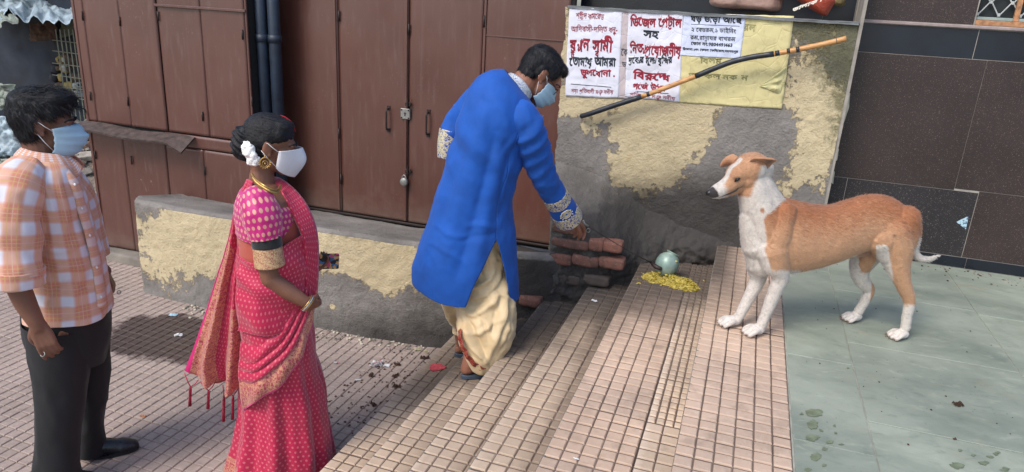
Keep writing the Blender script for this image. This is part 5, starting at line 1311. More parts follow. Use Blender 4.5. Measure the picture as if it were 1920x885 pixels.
# checked shirt: woven orange bands with white and ochre lines
t = NT('orange checked shirt cloth'); c = t.coord('UV'); u = t.n('SeparateXYZ', {'Vector': c}, out=0); v = t.n('SeparateXYZ', {'Vector': c}, out=1)
def band(x, per, off, w, soft=.004):
    q = t.math('ABSOLUTE', t.math('SUBTRACT', t.math('FRACT', t.math('ADD', t.math('DIVIDE', x, per), off)), .5)); return t.step(q, (w + soft) / per / 2, (w - soft) / per / 2)
P_ = .098
bu = band(u, P_, .0, .044, .010); bv = band(v, P_, .0, .044, .010); whites = t.math('MULTIPLY', bu, bv)
either = t.math('MAXIMUM', bu, bv)
col = t.mix(t.math('MULTIPLY', either, .62), lin(204, 134, 112), lin(218, 180, 162)); col = t.mix(t.math('MULTIPLY', whites, .9), col, lin(212, 216, 228))
for off, w_, cc in ((.36, .004, lin(206, 170, 110)), (-.36, .004, lin(206, 170, 110)), (.5, .003, lin(214, 186, 160))):
    col = t.mix(t.math('MULTIPLY', t.math('MAXIMUM', band(u, P_, off, w_, .001), band(v, P_, off, w_, .001)), .6), col, cc)
pp = t.pos(); t.p(Base_Color=col, Roughness=.85, Normal=t.bump(t.math('ADD', t.noise(pp, 350, 3), t.math('MULTIPLY', t.noise(pp, 24, 5), 1.5)), .25, .004)); t.set(t.b, 'Sheen Weight', .2); CHECK = t.m

def m_saree(name, ground, dot, kind='dots'):
    """brocade: rows of woven buds; vertex values 'zari' = golden border, 'hem' = plain pink selvedge"""
    t = NT(name); c = t.coord('UV'); pp = t.pos(); u = t.n('SeparateXYZ', {'Vector': c}, out=0); v = t.n('SeparateXYZ', {'Vector': c}, out=1)
    du, dv = ((.0185, .0205) if kind == 'dots' else (.0225, .0235)); r = (.20 if kind == 'dots' else .29)
    row = t.math('FLOOR', t.math('DIVIDE', v, dv)); sh_ = t.math('MULTIPLY', t.math('MODULO', t.math('ABSOLUTE', row), 2.0), .5)
    fu = t.math('SUBTRACT', t.math('FRACT', t.math('ADD', t.math('DIVIDE', u, du), sh_)), .5); fv = t.math('SUBTRACT', t.math('FRACT', t.math('DIVIDE', v, dv)), .5)
    d = t.math('SQRT', t.math('ADD', t.math('POWER', fu, 2.0), t.math('MULTIPLY', t.math('POWER', fv, 2.0), .75 if kind == 'dots' else 1.0)))
    bud = t.step(d, r + .05, r - .04); n = t.noise(pp, 7, 4); n2 = t.noise(pp, 160, 4)
    g = t.mix(t.step(n, .3, .7), tuple(x * .82 for x in ground[:3]) + (1,), ground); col = t.mix(t.math('MULTIPLY', bud, .85), g, dot)
    z = t.attr('zari', out=2); zu = t.noise(t.scale(pp, (1, 1, 1)), 95, 3, .7, 1.2); lines = t.math('PINGPONG', t.math('MULTIPLY', v, 120), 1.0)
    zc = t.mix(t.step(zu, .44, .56), lin(158, 44, 72), lin(204, 146, 116)); zc = t.mix(t.math('MULTIPLY', t.step(lines, .75, .9), .35), zc, lin(220, 170, 120))
    zf = t.step(z, .48, .52); col = t.mix(zf, col, zc)
    col = t.mix(t.step(t.attr('hem', out=2), .48, .52), col, lin(206, 20, 110))
    gold = t.math('MAXIMUM', t.math('MULTIPLY', bud, .6), t.math('MULTIPLY', zf, t.step(zu, .44, .56)))
    t.p(Base_Color=col, Roughness=.5, Metallic=t.math('MULTIPLY', gold, .25), Normal=t.bump(t.math('ADD', n2, t.math('MULTIPLY', bud, .8)), .3, .0015)); t.set(t.b, 'Sheen Weight', .3); return t.m
SAREE = m_saree('crimson pink brocade', lin(186, 10, 68), lin(212, 108, 118)); BLOUSE = m_saree('magenta blouse brocade', lin(196, 10, 120), lin(222, 170, 140), 'big')
BODICE = m_cloth('sheer orange brown bodice', lin(172, 78, 62)).m
def m_zari(name, a, b_, sc=90, thr=.5):
    t = NT(name); c = t.pos(); z = t.noise(c, sc, 3, .6, 1.6); q = t.step(z, thr - .05, thr + .03); t.p(Base_Color=t.mix(q, a, b_), Roughness=.5, Metallic=t.math('MULTIPLY', q, .3), Normal=t.bump(z, .4, .002)); return t.m
CUFFG = m_zari('gold brocade cuff', lin(168, 110, 90), lin(214, 184, 140), 120); CUFFB = m_zari('white gold embroidery on blue', lin(16, 60, 150), lin(206, 196, 160), 75, .47)
SILV = m_zari('silver collar embroidery', lin(90, 110, 160), lin(206, 208, 206), 160, .47)
DHOTI = m_cloth('ivory silk dhoti', lin(208, 184, 142), sheen=.25, rough=.5, var=.12); t = DHOTI; pp = t.pos(); lk = t.b.inputs['Base Color'].links[0].from_socket
t.p(Base_Color=t.mix(t.step(t.noise(t.scale(pp, (1, 1, .4)), 9, 5, .6), .48, .72, 0, .5), lk, lin(200, 156, 104))); DHOTI = t.m
REDHEM = m_zari('red and gold hem', lin(130, 30, 36), lin(176, 110, 80), 110, .54)
LEATHER = simple('black leather', lin(32, 33, 36), .32, bump=.2, bs=120); SLATEB = simple('slate blue sandal sole', lin(58, 70, 84), .7, var=.2)

class Fig:
    """upright plane through a figure, square to the line from the camera; off = metres behind it"""
    def __init__(s, P0, off0=0.0):
        s.P = Vector((P0[0], P0[1], 0)); d = Vector((P0[0] - CAM[0], P0[1] - CAM[1], 0)).normalized(); s.v = d; s.u = Vector((d.y, -d.x, 0)); s.ang = atan2(s.u.y, s.u.x); s.Y0 = off0
    def at(s, x, y, Y=None): return VP(x, y, s.P + s.v * (0 if Y is None else Y - s.Y0), s.ang)
FIG = None
def ringst(pl, pr, Y, depth, tilt=0.0, dy=0.0):
    a = FIG.at(pl[0], pl[1], Y); b_ = FIG.at(pr[0], pr[1], Y); return ((a + b_) / 2, (b_ - a) / 2, FIG.v * depth)
def ringst_old(pl, pr, Y, depth, tilt=0.0, dy=0.0):
    """cloth station from its left and right outline points in the photograph, at depth plane Y"""
    a = W(pl[0], pl[1], Y); b_ = W(pr[0], pr[1], Y); c = (a + b_) / 2; u = (b_ - a) / 2; v = Vector((-u.y, u.x, 0)); v = Vector((0, 1, 0)) * depth; return (c + Vector((0, dy, 0)), u, v)
def limbst(pts, rad, vr=1.0, view=Vector((-.25, .95, -.1))):
    """stations of a sleeve or leg round a centre line"""
    pts = [Vector(p) for p in pts]; o = []; k = len(pts)
    for i, p in enumerate(pts):
        t = (pts[min(i + 1, k - 1)] - pts[max(i - 1, 0)]).normalized(); u = t.cross(view).normalized(); v = u.cross(t).normalized(); o.append((p, u * rad[i], v * rad[i] * vr))
    return o

def creases(curves):
    """curves: (list of outline points, width px, height m); ridge (+) or valley (-) pressed into cloth along each"""
    CV = [(np.array(smooth(c, 5), dtype=float), w_, h_) for c, w_, h_ in curves]
    def f(P):
        x, y = proj(P); p = np.array([x, y]); s_ = 0.0
        for C_, w_, h_ in CV:
            if abs(C_[:, 0] - x).min() > w_ * 3.5: continue
            a = C_[:-1]; d = C_[1:] - a; t = np.clip(((p - a) * d).sum(1) / np.maximum((d * d).sum(1), 1e-6), 0, 1); q = a + d * t[:, None]; D = np.sqrt(((q - p) ** 2).sum(1)); k = int(D.argmin()); L = (k + t[k]) / len(d)
            s_ += h_ * math.exp(-(D[k] / w_) ** 2) * min(1, 4 * L + .15, 4 * (1 - L) + .15)
        return s_
    return f

# ================================================================== THE MAN IN THE CHECKED SHIRT
YM = 2.0
man = empty('person', G(165, 868), 'man in an orange checked shirt, black trousers and pale blue surgical mask', 'person')
FIG = FM = Fig(G(160, 876), YM)
wm = lambda x, y, Y=YM: FM.at(x, y, Y)
AM = FM.ang
F = Matrix.Translation(wm(87, 231)) @ Matrix.Rotation(AM - radians(14), 4, 'Z') @ Matrix.Rotation(radians(6), 4, 'Y')
B = Blob(); head_shapes(B, F, .98)
nb_ = F @ Vector((-.03, 0, -.05)); nk = wm(80, 312)
B.chain([nb_, (nb_ + nk) / 2 + Vector((0, 0, 0)), nk], [.060, .057, .064])
def torso(b, rows, Y):
    rg = interp([ringst(l, r, Y, d) for l, r, d in rows], 26)
    b.rings([[c + u * cos(q) + v * sin(q) for q in [2 * pi * j / 28 for j in range(28)]] for (c, u, v), l in rg])
torso(B, [((42, 306), (125, 304), .10), ((28, 335), (150, 335), .17), ((40, 400), (160, 400), .16), ((48, 480), (180, 480), .145), ((55, 560), (188, 555), .14), ((62, 620), (185, 620), .14)], YM)
YA = YM - .20
# near arm hanging, hand; far arm forward
sh_ = wm(34, 345, YA + .02); el = wm(28, 520, YA - .03); wr = wm(72, 612, YA - .05)
B.chain([sh_, wm(26, 430, YA - .02), el], [.052, .046, .040]); B.chain([el, wm(46, 565, YA - .04), wr], [.042, .038, .026])
hand(B, wr, wm(92, 655, YA - .06) - wr, FM.v + FM.u * .2, side=-1, curl=(.30, .38, .42, .45), thumb=.3, s=.98)
YF = YM + .17
wr2 = wm(197, 508, YF); B.chain([wm(135, 360, YF), wm(160, 470, YF + .02), wr2], [.045, .036, .026])
hand(B, wr2, wm(219, 552, YF - .03) - wr2, FM.v * .3 - FM.u, side=1, curl=(.55, .6, .65, .7), thumb=.5, s=.86)
# legs and ankles inside the trousers
for fx, fy, Y in ((170, 850, YM + .08), (120, 900, YM - .10)):
    B.chain([wm(118 + (fx - 120) * .4, 610, Y), wm(112 + (fx - 120) * .8, 740, Y), wm(fx, fy, Y)], [.070, .050, .034])
keep(B.fuse('body', SKIN_M, .0046, 3), man)
face_details(F, man, .98); mask(F, BLUEM, man, .95)
# hair: thick swept volume
def hair_blob(F, shapes, name, mat, parent, s=1.0, amp=.006, freq=(60, 60, 22), voxel=.006, sm=2):
    b = Blob(); R3 = F.to_3x3() * s
    for c, r in shapes: b.ell(F @ (Vector(c) * s), r, R3)
    def dsp(c, n_):
        l = F.inverted() @ Vector(c); return amp * (ridge(l.x * freq[0] * .5 + l.z * 9, l.y * freq[1], l.z * freq[2], 3) - .2) + amp * .9 * fbm(l.x * 24, l.y * 24, l.z * 24, 2)
    return keep(b.fuse(name, mat, voxel, sm, None, dsp), parent)
hs = [((-.020, 0, .072), (.108, .086, .066)), ((-.060, 0, .030), (.070, .084, .085)), ((.036, 0, .102), (.060, .074, .034)), ((-.045, 0, -.025), (.062, .074, .070)), ((.060, 0, .092), (.034, .058, .024)), ((-.09, 0, .06), (.04, .06, .05)),
      ((.006, .064, .052), (.040, .018, .036)), ((.006, -.064, .052), (.040, .018, .036)), ((-.035, .072, .012), (.028, .016, .045)), ((-.035, -.072, .012), (.028, .016, .045))]
hm = hair_blob(F, hs, 'hair', HAIR, man, .98, .0035, (120, 120, 50)); strands(hm, F, lambda l: (.6, 0, -.55) if l.z < .09 else (.9, .1, .1), 9000, man, .028, .0006, .13, seed=4)
# loose locks on the crown
rnd = random.Random(3); b = MB()
for i in range(260):
    a = rnd.uniform(0, 2 * pi); e = rnd.uniform(.15, 1.35); d = Vector((sin(e) * cos(a) * 1.15, sin(e) * sin(a) * .92, cos(e) * .80)); p = Vector((-.012, 0, .058)) + Vector((d.x * .100, d.y * .090, d.z * .090))
    fl = Vector((.55, rnd.uniform(-.35, .35), .18 if e < .8 else -.5)).normalized(); L_ = rnd.uniform(.025, .05)
    pts = [F @ p, F @ (p + fl * L_ * .5 + d * .010), F @ (p + fl * L_ + d * .006 - Vector((0, 0, .006)))]; b.tube(pts, [.0014, .0012, .0004], 4, cap=False)
keep(b.build('hair_locks', HAIR, smooth=True), man)['kind'] = 'stuff'
# shirt
SCR = creases([([(60, 330), (90, 360), (105, 410)], 6, .008), ([(75, 380), (88, 440), (80, 500)], 6, -.008), ([(110, 340), (125, 400), (118, 460)], 7, .009), ([(70, 520), (120, 500), (170, 505)], 6, .008), ([(80, 560), (130, 530), (180, 545)], 6, -.008), ([(65, 450), (110, 470), (160, 450)], 6, .007), ([(150, 400), (165, 470), (170, 540)], 7, -.008), ([(90, 580), (95, 540), (85, 510)], 6, .009), ([(140, 590), (140, 550), (150, 520)], 6, .008)])
def shirt_disp(th, l, t, P):
    s_ = sin(th); d = .006 * ridge(P.x * 5, P.y * 5, P.z * 3.2 + P.x * 3, 3) * min(1, t * 4)
    d += .010 * max(0, t - .80) / .2 * sin(th * 5 + 1) + .004 * fbm(P.x * 12, P.y * 12, P.z * 9, 3) + .008 * sin((P.z * 22 + P.x * 14)) * max(0, .5 - abs(t - .85)) * .6
    return d + (SCR(P) if s_ < .2 else 0)
sst = [ringst((52, 292), (118, 290), YM, .085), ringst((34, 304), (138, 306), YM, .15), ringst((24, 325), (150, 335), YM, .195), ringst((26, 370), (163, 372), YM, .20), ringst((30, 430), (180, 432), YM, .18), ringst((36, 500), (199, 500), YM, .172), ringst((38, 560), (206, 545), YM, .176), ringst((36, 592), (208, 571), YM, .182)]
keep(loft('shirt', sst, CHECK, None, 120, 110, shirt_disp, solid=.003), man)
slv = limbst([wm(52, 312, YA + .10), wm(34, 345, YA + .03), wm(26, 400, YA), wm(26, 470, YA - .02), wm(30, 515, YA - .035)], [.055, .078, .084, .084, .082], view=FM.v)
keep(loft('sleeve', slv, CHECK, None, 72, 60, lambda th, l, t, P: .007 * ridge(P.x * 9, P.y * 9, P.z * 6, 3) + .005 * sin(P.z * 40 + th * 2) * t, solid=.003), man)
cf = limbst([wm(29, 502, YA - .035), wm(31, 532, YA - .036)], [.088, .086], view=FM.v)
keep(loft('rolled_cuff', cf, CHECK, None, 60, 8, lambda th, l, t, P: .004 * fbm(P.x * 20, P.y * 20, P.z * 30, 3), solid=.008), man)
slf = limbst([wm(118, 330, YF - .06), wm(140, 370, YF), wm(160, 430, YF + .01), wm(175, 480, YF + .01)], [.06, .075, .066, .060])
keep(loft('sleeve', slf, CHECK, None, 60, 40, lambda th, l, t, P: .006 * ridge(P.x * 9, P.y * 9, P.z * 6, 3), solid=.003), man)
# collar: two pointed wings standing round the neck
nc = wm(88, 292)
def collar(side):
    g = []
    for k2 in range(9):
        a = radians(side * (178 - k2 * 20.5)) + AM - .2; rr = .070 + .004 * k2 / 8; top = nc + Vector((cos(a) * rr * 1.02, sin(a) * rr * .98, .040 - .034 * (k2 / 8) ** 1.4)); low = nc + Vector((cos(a) * (rr + .040 + .012 * (k2 / 8)), sin(a) * (rr + .042), -.006 - .036 * (k2 / 8) - (.034 if k2 == 7 else 0)))
        g.append([top, top.lerp(low, .5) + Vector((cos(a), sin(a), 0)) * .006, low])
    o = clothsheet('collar', g, CHECK, None, 8, 34, solid=.004); keep(o, man)
collar(1); collar(-1)
# button placket, pocket
pp_ = [wm(118, 316, YM - .115), wm(140, 345, YM - .15), wm(153, 390, YM - .15), wm(168, 440, YM - .142), wm(181, 500, YM - .135), wm(189, 555, YM - .138), wm(191, 576, YM - .14)]
b = MB(); g = [[p - FM.u * .016 - FM.v * .004, p - FM.v * .004, p + FM.u * .016 + FM.v * .014] for p in pp_]
keep(clothsheet('placket', g, CHECK, None, 6, 40, solid=.003), man)
for i in range(1, 6):
    p = pp_[i] - FM.v * .010; bb = Blob(); bb.ell(p, (.0055, .003, .0055), n=10, m_=6); keep(bb.b.build('button', CORD, smooth=True), man)
# trousers
def tr_disp(th, l, t, P): return .010 * ridge(P.x * 4, P.y * 4, P.z * 2.4, 3) + .004 * sin(P.z * 30 + th * 3) * (t ** 4) + .002 * fbm(P.x * 20, P.y * 20, P.z * 14, 3)
wst = [ringst((38, 560), (204, 548), YM, .165), ringst((36, 590), (206, 585), YM, .165), ringst((44, 640), (204, 640), YM, .15), ringst((66, 668), (198, 668), YM, .12)]
keep(loft('trouser_seat', wst, BLACKT, None, 80, 30, tr_disp), man)
l1 = [ringst((40, 610), (165, 610), YM - .075, .10), ringst((56, 680), (166, 680), YM - .08, .095), ringst((64, 740), (158, 740), YM - .09, .085), ringst((66, 820), (150, 820), YM - .10, .080), ringst((64, 890), (150, 890), YM - .11, .080), ringst((62, 935), (148, 935), YM - .115, .080)]
keep(loft('trouser_leg', l1, BLACKT, None, 72, 60, tr_disp), man)
l2 = [ringst((110, 600), (206, 600), YM + .08, .09), ringst((125, 680), (205, 680), YM + .08, .085), ringst((138, 750), (198, 750), YM + .09, .08), ringst((146, 800), (193, 800), YM + .09, .075), ringst((142, 848), (196, 838), YM + .09, .08)]
keep(loft('trouser_leg', l2, BLACKT, None, 72, 60, tr_disp), man)
# shoes
def shoe(name, heel, toe, mat, parent, wd=.045, h=.06, z=0.0, open_=False):
    d = (toe - heel); d.z = 0; Ls = d.length; d.normalize(); s_ = Vector((-d.y, d.x, 0)); b = Blob()
    def q(a, c_, e): return heel + d * (a * Ls) + s_ * c_ + Vector((0, 0, e))
    b.chain([q(.13, 0, h * .72), q(.34, 0, h * .70), q(.52, 0, h * .58), q(.75, 0, h * .44), q(.92, 0, h * .38)], [wd * .78, wd * .82, wd * .80, wd * .72, wd * .5], 16)
    b.chain([q(.1, 0, h * .45), q(.4, 0, h * .4), q(.7, .004, h * .38), q(.88, .004, h * .36)], [wd * .74, wd * .70, wd * .92, wd * .66], 16)
    b.chain([q(.12, 0, h * .9), q(.25, 0, h * 1.15)], [wd * .66, wd * .62], 14)
    o = b.fuse(name, mat, .005, 3, None, lambda c, n_: -.003 if abs(c[2] - heel.z - h * .28) < .003 else (.0 if c[2] > heel.z + h * .28 else .002)); keep(o, parent)
    sb = MB(); n = 28; P_s = []
    for i in range(n):
        a = 2 * pi * i / n; x = .5 + .52 * cos(a); w_ = wd * (1.0 - .12 * cos(a) + .06 * cos(2 * a)) * sin(a); P_s.append(q(x, w_, 0))
    sb.v = [p + Vector((0, 0, .001)) for p in P_s] + [p + Vector((0, 0, .014)) for p in P_s]; sb.f = [tuple(range(n - 1, -1, -1)), tuple(range(n, 2 * n))] + [(i, (i + 1) % n, (i + 1) % n + n, i + n) for i in range(n)]; sb.mi = [0] * (n + 2)
    keep(sb.build('sole', mat), parent)
shoe('shoe', G(163, 856), G(259, 841), LEATHER, man, .047, .058); shoe('shoe', G(98, 925), G(176, 902), LEATHER, man, .047, .058)
rg_ = MB(); pr_ = wm(80, 664, YA - .058); rg_.tube([pr_ + Vector((.011 * cos(a), .004 * sin(a), .008 * sin(a))) for a in lins(0, 2 * pi, 13)], .002, 6, cap=False); keep(rg_.build('ring', STEEL, smooth=True), man)
rg_ = MB(); pr_ = wm(223, 548, YF); rg_.tube([pr_ + Vector((.010 * cos(a), .004 * sin(a), .007 * sin(a))) for a in lins(0, 2 * pi, 13)], .002, 6, cap=False); keep(rg_.build('ring', STEEL, smooth=True), man)

# ================================================================== THE GROOM
YGm = 3.12
groom = empty('person', G(880, 700, .25), 'man in a long bright blue kurta and ivory dhoti bending over the steps', 'person')
FIG = FGr = Fig(W(885, 440, YGm), YGm)
wg = lambda x, y, Y=YGm: FGr.at(x, y, Y)
AG = FGr.ang
HY = YGm + .10
F = Matrix.Translation(wg(1013, 142, HY)) @ Matrix.Rotation(AG + radians(8), 4, 'Z') @ Matrix.Rotation(radians(44), 4, 'Y') @ Matrix.Rotation(radians(-4), 4, 'X')
B = Blob(); head_shapes(B, F, 1.04)
nb_ = F @ Vector((-.035, 0, -.06)); B.chain([nb_, nb_.lerp(wg(968, 178, YGm + .04), .5), wg(958, 182, YGm + .03), wg(935, 210, YGm)], [.062, .060, .066, .09])
torso(B, [((915, 160), (985, 195), .13), ((885, 200), (985, 235), .15), ((865, 260), (955, 275), .15), ((850, 330), (945, 335), .14), ((845, 400), (938, 400), .12), ((850, 450), (930, 450), .08)], YGm)
SA = wg(985, 226, YGm - .13); EL = wg(1018, 330, YGm - .02); WR = wg(1068, 412, YGm + .14)
B.chain([SA, SA.lerp(EL, .5), EL], [.050, .046, .040]); B.chain([EL, EL.lerp(WR, .5), WR], [.040, .034, .028])
hd_ = wg(1110, 438, YGm + .27) - WR
hand(B, WR, hd_, Vector((.1, .15, -1)), side=-1, curl=(.62, .75, .85, .9), thumb=.75, s=1.05)
# far arm behind the back edge
B.chain([wg(900, 190, YGm + .20), wg(858, 235, YGm + .22), wg(842, 290, YGm + .20)], [.05, .045, .034])
# legs, ankles and feet
def foot(b, heel, toe, z):
    d = toe - heel; d.z = 0; L_ = d.length; d.normalize(); s_ = Vector((-d.y, d.x, 0)); q = lambda a, c_, e: Vector((heel.x, heel.y, z)) + d * a * L_ + s_ * c_ + Vector((0, 0, e))
    b.chain([q(.10, 0, .035), q(.30, 0, .040), q(.60, 0, .030), q(.80, 0, .022)], [.032, .034, .034, .030], 14); b.chain([q(.06, 0, .030), q(.14, 0, .09)], [.027, .030], 14)
    for k2, (y, r) in enumerate(((-.030, .012), (-.012, .009), (.002, .0085), (.015, .008), (.027, .0075))): b.chain([q(.80, y, .018), q(.95 - .03 * k2, y, .014)], [r * 1.1, r], 8)
    return q
n1h, n1t = G(866, 712, .25) + Vector((.0, .015, 0)), G(940, 694, .25)
q1 = foot(B, n1h, n1t, .268); n2h = G(853, 671, .125) + Vector((0, .02, 0)); n2t = n2h + Vector((.20, .15, 0)); q2 = foot(B, n2h, n2t, .143)
B.chain([wg(905, 470, YGm + .02), wg(900, 590, YGm - .02), q1(.14, 0, .06)], [.060, .050, .036]); B.chain([wg(880, 470, YGm + .10), wg(862, 560, YGm + .12), q2(.14, 0, .06)], [.085, .055, .038])
keep(B.fuse('body', SKIN_G, .0048, 3), groom)
face_details(F, groom, 1.04); mask(F, BLUEM, groom, .96)
hg = hair_blob(F, [((-.022, 0, .062), (.098, .082, .066)), ((-.058, 0, .025), (.062, .078, .080)), ((.040, 0, .088), (.048, .064, .030)), ((-.050, 0, -.030), (.050, .066, .055)), ((.012, .064, .045), (.040, .016, .036)), ((.012, -.064, .045), (.040, .016, .036)), ((-.030, .072, .015), (.022, .012, .035)), ((-.030, -.072, .015), (.022, .012, .035)), ((-.08, 0, .05), (.045, .06, .05))], 'hair', HAIR, groom, 1.03, .0025, (140, 140, 60)); strands(hg, F, lambda l: (.25, 0, -.9) if l.z < .07 else (.8, .2, -.1), 7000, groom, .020, .0006, .18, seed=6)
# glasses
for y in (-1, 1):
    c = Vector((.100, y * .033, -.002)) ; b = MB(); b.tube([F @ ((c + Vector((-.006 * abs(cos(a)), .023 * cos(a), .015 * sin(a)))) * 1.04) for a in lins(0, 2 * pi, 17)], .0020, 6, cap=False)
    b.tube([F @ (Vector((.094, y * .056, .004)) * 1.04), F @ (Vector((.05, y * .078, .006)) * 1.04), F @ (Vector((-.01, y * .083, .010)) * 1.04)], .0018, 6); keep(b.build('glasses', IRON, smooth=True), groom)
# kurta
KCR = creases([([(912, 190), (890, 290), (858, 400), (828, 515)], 16, .020), ([(945, 240), (925, 340), (903, 440), (880, 540)], 12, .018), ([(930, 250), (905, 350), (880, 440), (852, 530)], 9, -.016), ([(862, 250), (838, 350), (808, 450), (790, 505)], 11, .016), ([(872, 230), (850, 330), (822, 430), (800, 500)], 8, -.012),
    ([(985, 245), (962, 262), (938, 300)], 6, .012), ([(980, 262), (958, 285), (940, 330)], 5, -.010), ([(972, 285), (955, 310), (942, 350)], 6, .010), ([(925, 175), (945, 210), (950, 250)], 8, .009), ([(900, 180), (920, 215), (918, 260)], 8, -.007),
    ([(942, 318), (937, 350), (932, 378)], 3, -.010), ([(948, 318), (943, 350), (938, 380)], 3, .007), ([(930, 432), (905, 420), (870, 425)], 6, .009), ([(930, 436), (900, 440), (860, 452)], 6, -.008), ([(815, 420), (850, 440), (885, 445)], 5, .008), ([(800, 450), (840, 470), (880, 500)], 5, .007), ([(962, 330), (945, 400), (932, 430)], 8, .010)])
def kurta_disp(th, l, t, P):
    return kurta_soft(th, l, t, P) + (KCR(P) * .6 if sin(th) < .3 else 0) + .0012 * ridge(P.x * 16, P.y * 16, P.z * 11, 2)
def kurta_soft(th, l, t, P):
    w_ = min(1, max(0, (t - .35) / .65))
    d = .010 * w_ * sin(th * 3.0 + .8 + 1.5 * fbm(P.x * 1.5, P.y * 1.5, P.z * 1.2, 2)) + .004 * w_ * sin(th * 7 + P.z * 4)
    d += .006 * ridge(P.x * 3.2 + P.z * 2.2, P.y * 3.2, P.z * 2.0, 3) * (.4 + .6 * (1 - w_)) + .003 * fbm(P.x * 14, P.y * 14, P.z * 10, 3)
    d += .006 * sin(P.x * 24 + P.z * 34) * math.exp(-((t - .30) / .10) ** 2)
    return d
kst = [ringst((945, 130), (988, 178), YGm + .03, .07), ringst((915, 133), (999, 202), YGm + .02, .15), ringst((886, 158), (1000, 236), YGm + .01, .185), ringst((866, 205), (988, 262), YGm, .19), ringst((852, 262), (976, 308), YGm, .18), ringst((838, 310), (966, 345), YGm, .175), ringst((822, 355), (959, 378), YGm, .175), ringst((808, 400), (962, 406), YGm, .18),
       ringst((795, 435), (966, 438), YGm, .195), ringst((783, 465), (968, 475), YGm, .205), ringst((772, 496), (969, 515), YGm, .215), ringst((771, 530), (969, 556), YGm, .22)]
KR = interp([(Vector(s[0]), Vector(s[1]), Vector(s[2])) for s in kst], 140)
TA = .70                                              # share of the length where the side slit begins
def kf(u, v):
    """one cloth from the slit's front edge round the far side and the back to the slit's rear edge; hem longer at the slit"""
    op = max(0, (v - TA) / (1 - TA)); mid = radians(-56)
    o1 = radians(30) * op ** .8; o2 = radians(32) * op ** .75; th = mid + o1 + u * (2 * pi - o1 - o2)
    hem = .935 + .065 * math.exp(-(((math.degrees(th) % 360) - 270) / 42) ** 2) if op > 0 else 1
    rear = (math.degrees(th) % 360); hem = 1.0 if (rear > 290 or rear < 60) else .925 + .075 * math.exp(-((rear - 262) / 40) ** 2)
    tt = v if v < .6 else .6 + (v - .6) * (1 - (1 - hem) * ((v - .6) / .4) * 1.0 / 1.0 * (1 / .4) * .4)
    x = tt * 139; i = min(138, int(x)); fr = x - i; c = KR[i][0][0].lerp(KR[i + 1][0][0], fr); U = KR[i][0][1].lerp(KR[i + 1][0][1], fr); V = KR[i][0][2].lerp(KR[i + 1][0][2], fr)
    d = U * cos(th) + V * sin(th); P = c + d; return tuple(P + d.normalized() * kurta_disp(th, 0, tt, P))
ko = sheet('kurta', lins(0, 1, 170), lins(0, 1, 150), kf, BLUE, None, True); q = ko.modifiers.new('s', 'SOLIDIFY'); q.thickness = .003; keep(ko, groom)
# sleeves with embroidered cuffs
CU = wg(1028, 372, YGm + .03)
sl = limbst([wg(955, 205, YGm - .03), wg(976, 214, YGm - .11), SA.lerp(EL, .15), SA.lerp(EL, .55), EL, EL.lerp(WR, .30), EL.lerp(WR, .42)], [.055, .066, .073, .070, .062, .058, .058], view=FGr.v)
keep(loft('sleeve', sl, BLUE, None, 72, 80, lambda th, l, t, P: .006 * ridge(P.x * 10, P.y * 10, P.z * 7, 3) + .005 * sin(l * 95 + th * 2) * (t > .25) * (1 - t) * 2, solid=.003), groom)
cst = limbst([EL.lerp(WR, .40), EL.lerp(WR, .70), EL.lerp(WR, .98)], [.079, .073, .066])
for a, b2, mt in ((0, .30, CUFFB), (.30, .66, None), (.66, 1.0, CUFFB)):
    A_ = EL.lerp(WR, .40 + .58 * a); B_ = EL.lerp(WR, .40 + .58 * b2); ra = .062 + .010 * a; rb = .062 + .010 * b2
    keep(loft('cuff_band', limbst([A_, A_.lerp(B_, .5), B_], [ra, (ra + rb) / 2, rb]), mt or BLUE, None, 60, 16, lambda th, l, t, P: .003 * fbm(P.x * 20, P.y * 20, P.z * 20, 2) + (.002 if mt else 0), solid=.003), groom)
# round paisley motif on the blue part of the cuff
mc = EL.lerp(WR, .40 + .58 * .48); axm = (WR - EL).normalized(); vw = (Vector(CAM) - mc).normalized(); vw = (vw - axm * vw.dot(axm)).normalized(); sw = axm.cross(vw)
MOT = simple('white gold thread', lin(210, 200, 168), .5, .2, bs=300)
b = MB()
for r0, tw in ((.024, .0028), (.016, .0024), (.009, .0024)):
    pts = []
    for a in lins(0, 2 * pi * (1 if r0 > .02 else 1.3), 22):
        ca = sw * (r0 * cos(a)); al = axm * (r0 * sin(a)); pts.append(mc + al + (vw * cos(r0 * cos(a) / .062) + sw * sin(r0 * cos(a) / .062)) * .0705)
    b.tube(pts, tw, 6, cap=False)
for k2 in range(12):
    a = 2 * pi * k2 / 12; r0 = .029; b.tube([mc + axm * (r0 * sin(a)) + (vw * cos(r0 * cos(a) / .073) + sw * sin(r0 * cos(a) / .073)) * .078, mc + axm * (r0 * 1.15 * sin(a)) + (vw * cos(r0 * 1.15 * cos(a) / .073) + sw * sin(r0 * 1.15 * cos(a) / .073)) * .080], .0030, 6)
keep(b.build('cuff_motif', MOT, smooth=True), groom)
fs_ = limbst([wg(905, 185, YGm + .14), wg(866, 225, YGm + .20), wg(848, 252, YGm + .20)], [.08, .072, .066]); keep(loft('sleeve', fs_, BLUE, None, 60, 30, lambda th, l, t, P: .006 * ridge(P.x * 9, P.y * 9, P.z * 6, 3), solid=.003), groom)
fs_ = limbst([wg(849, 246, YGm + .20), wg(842, 275, YGm + .19), wg(838, 298, YGm + .18)], [.068, .060, .048]); keep(loft('cuff_band', fs_, CUFFB, None, 48, 20, solid=.003), groom)
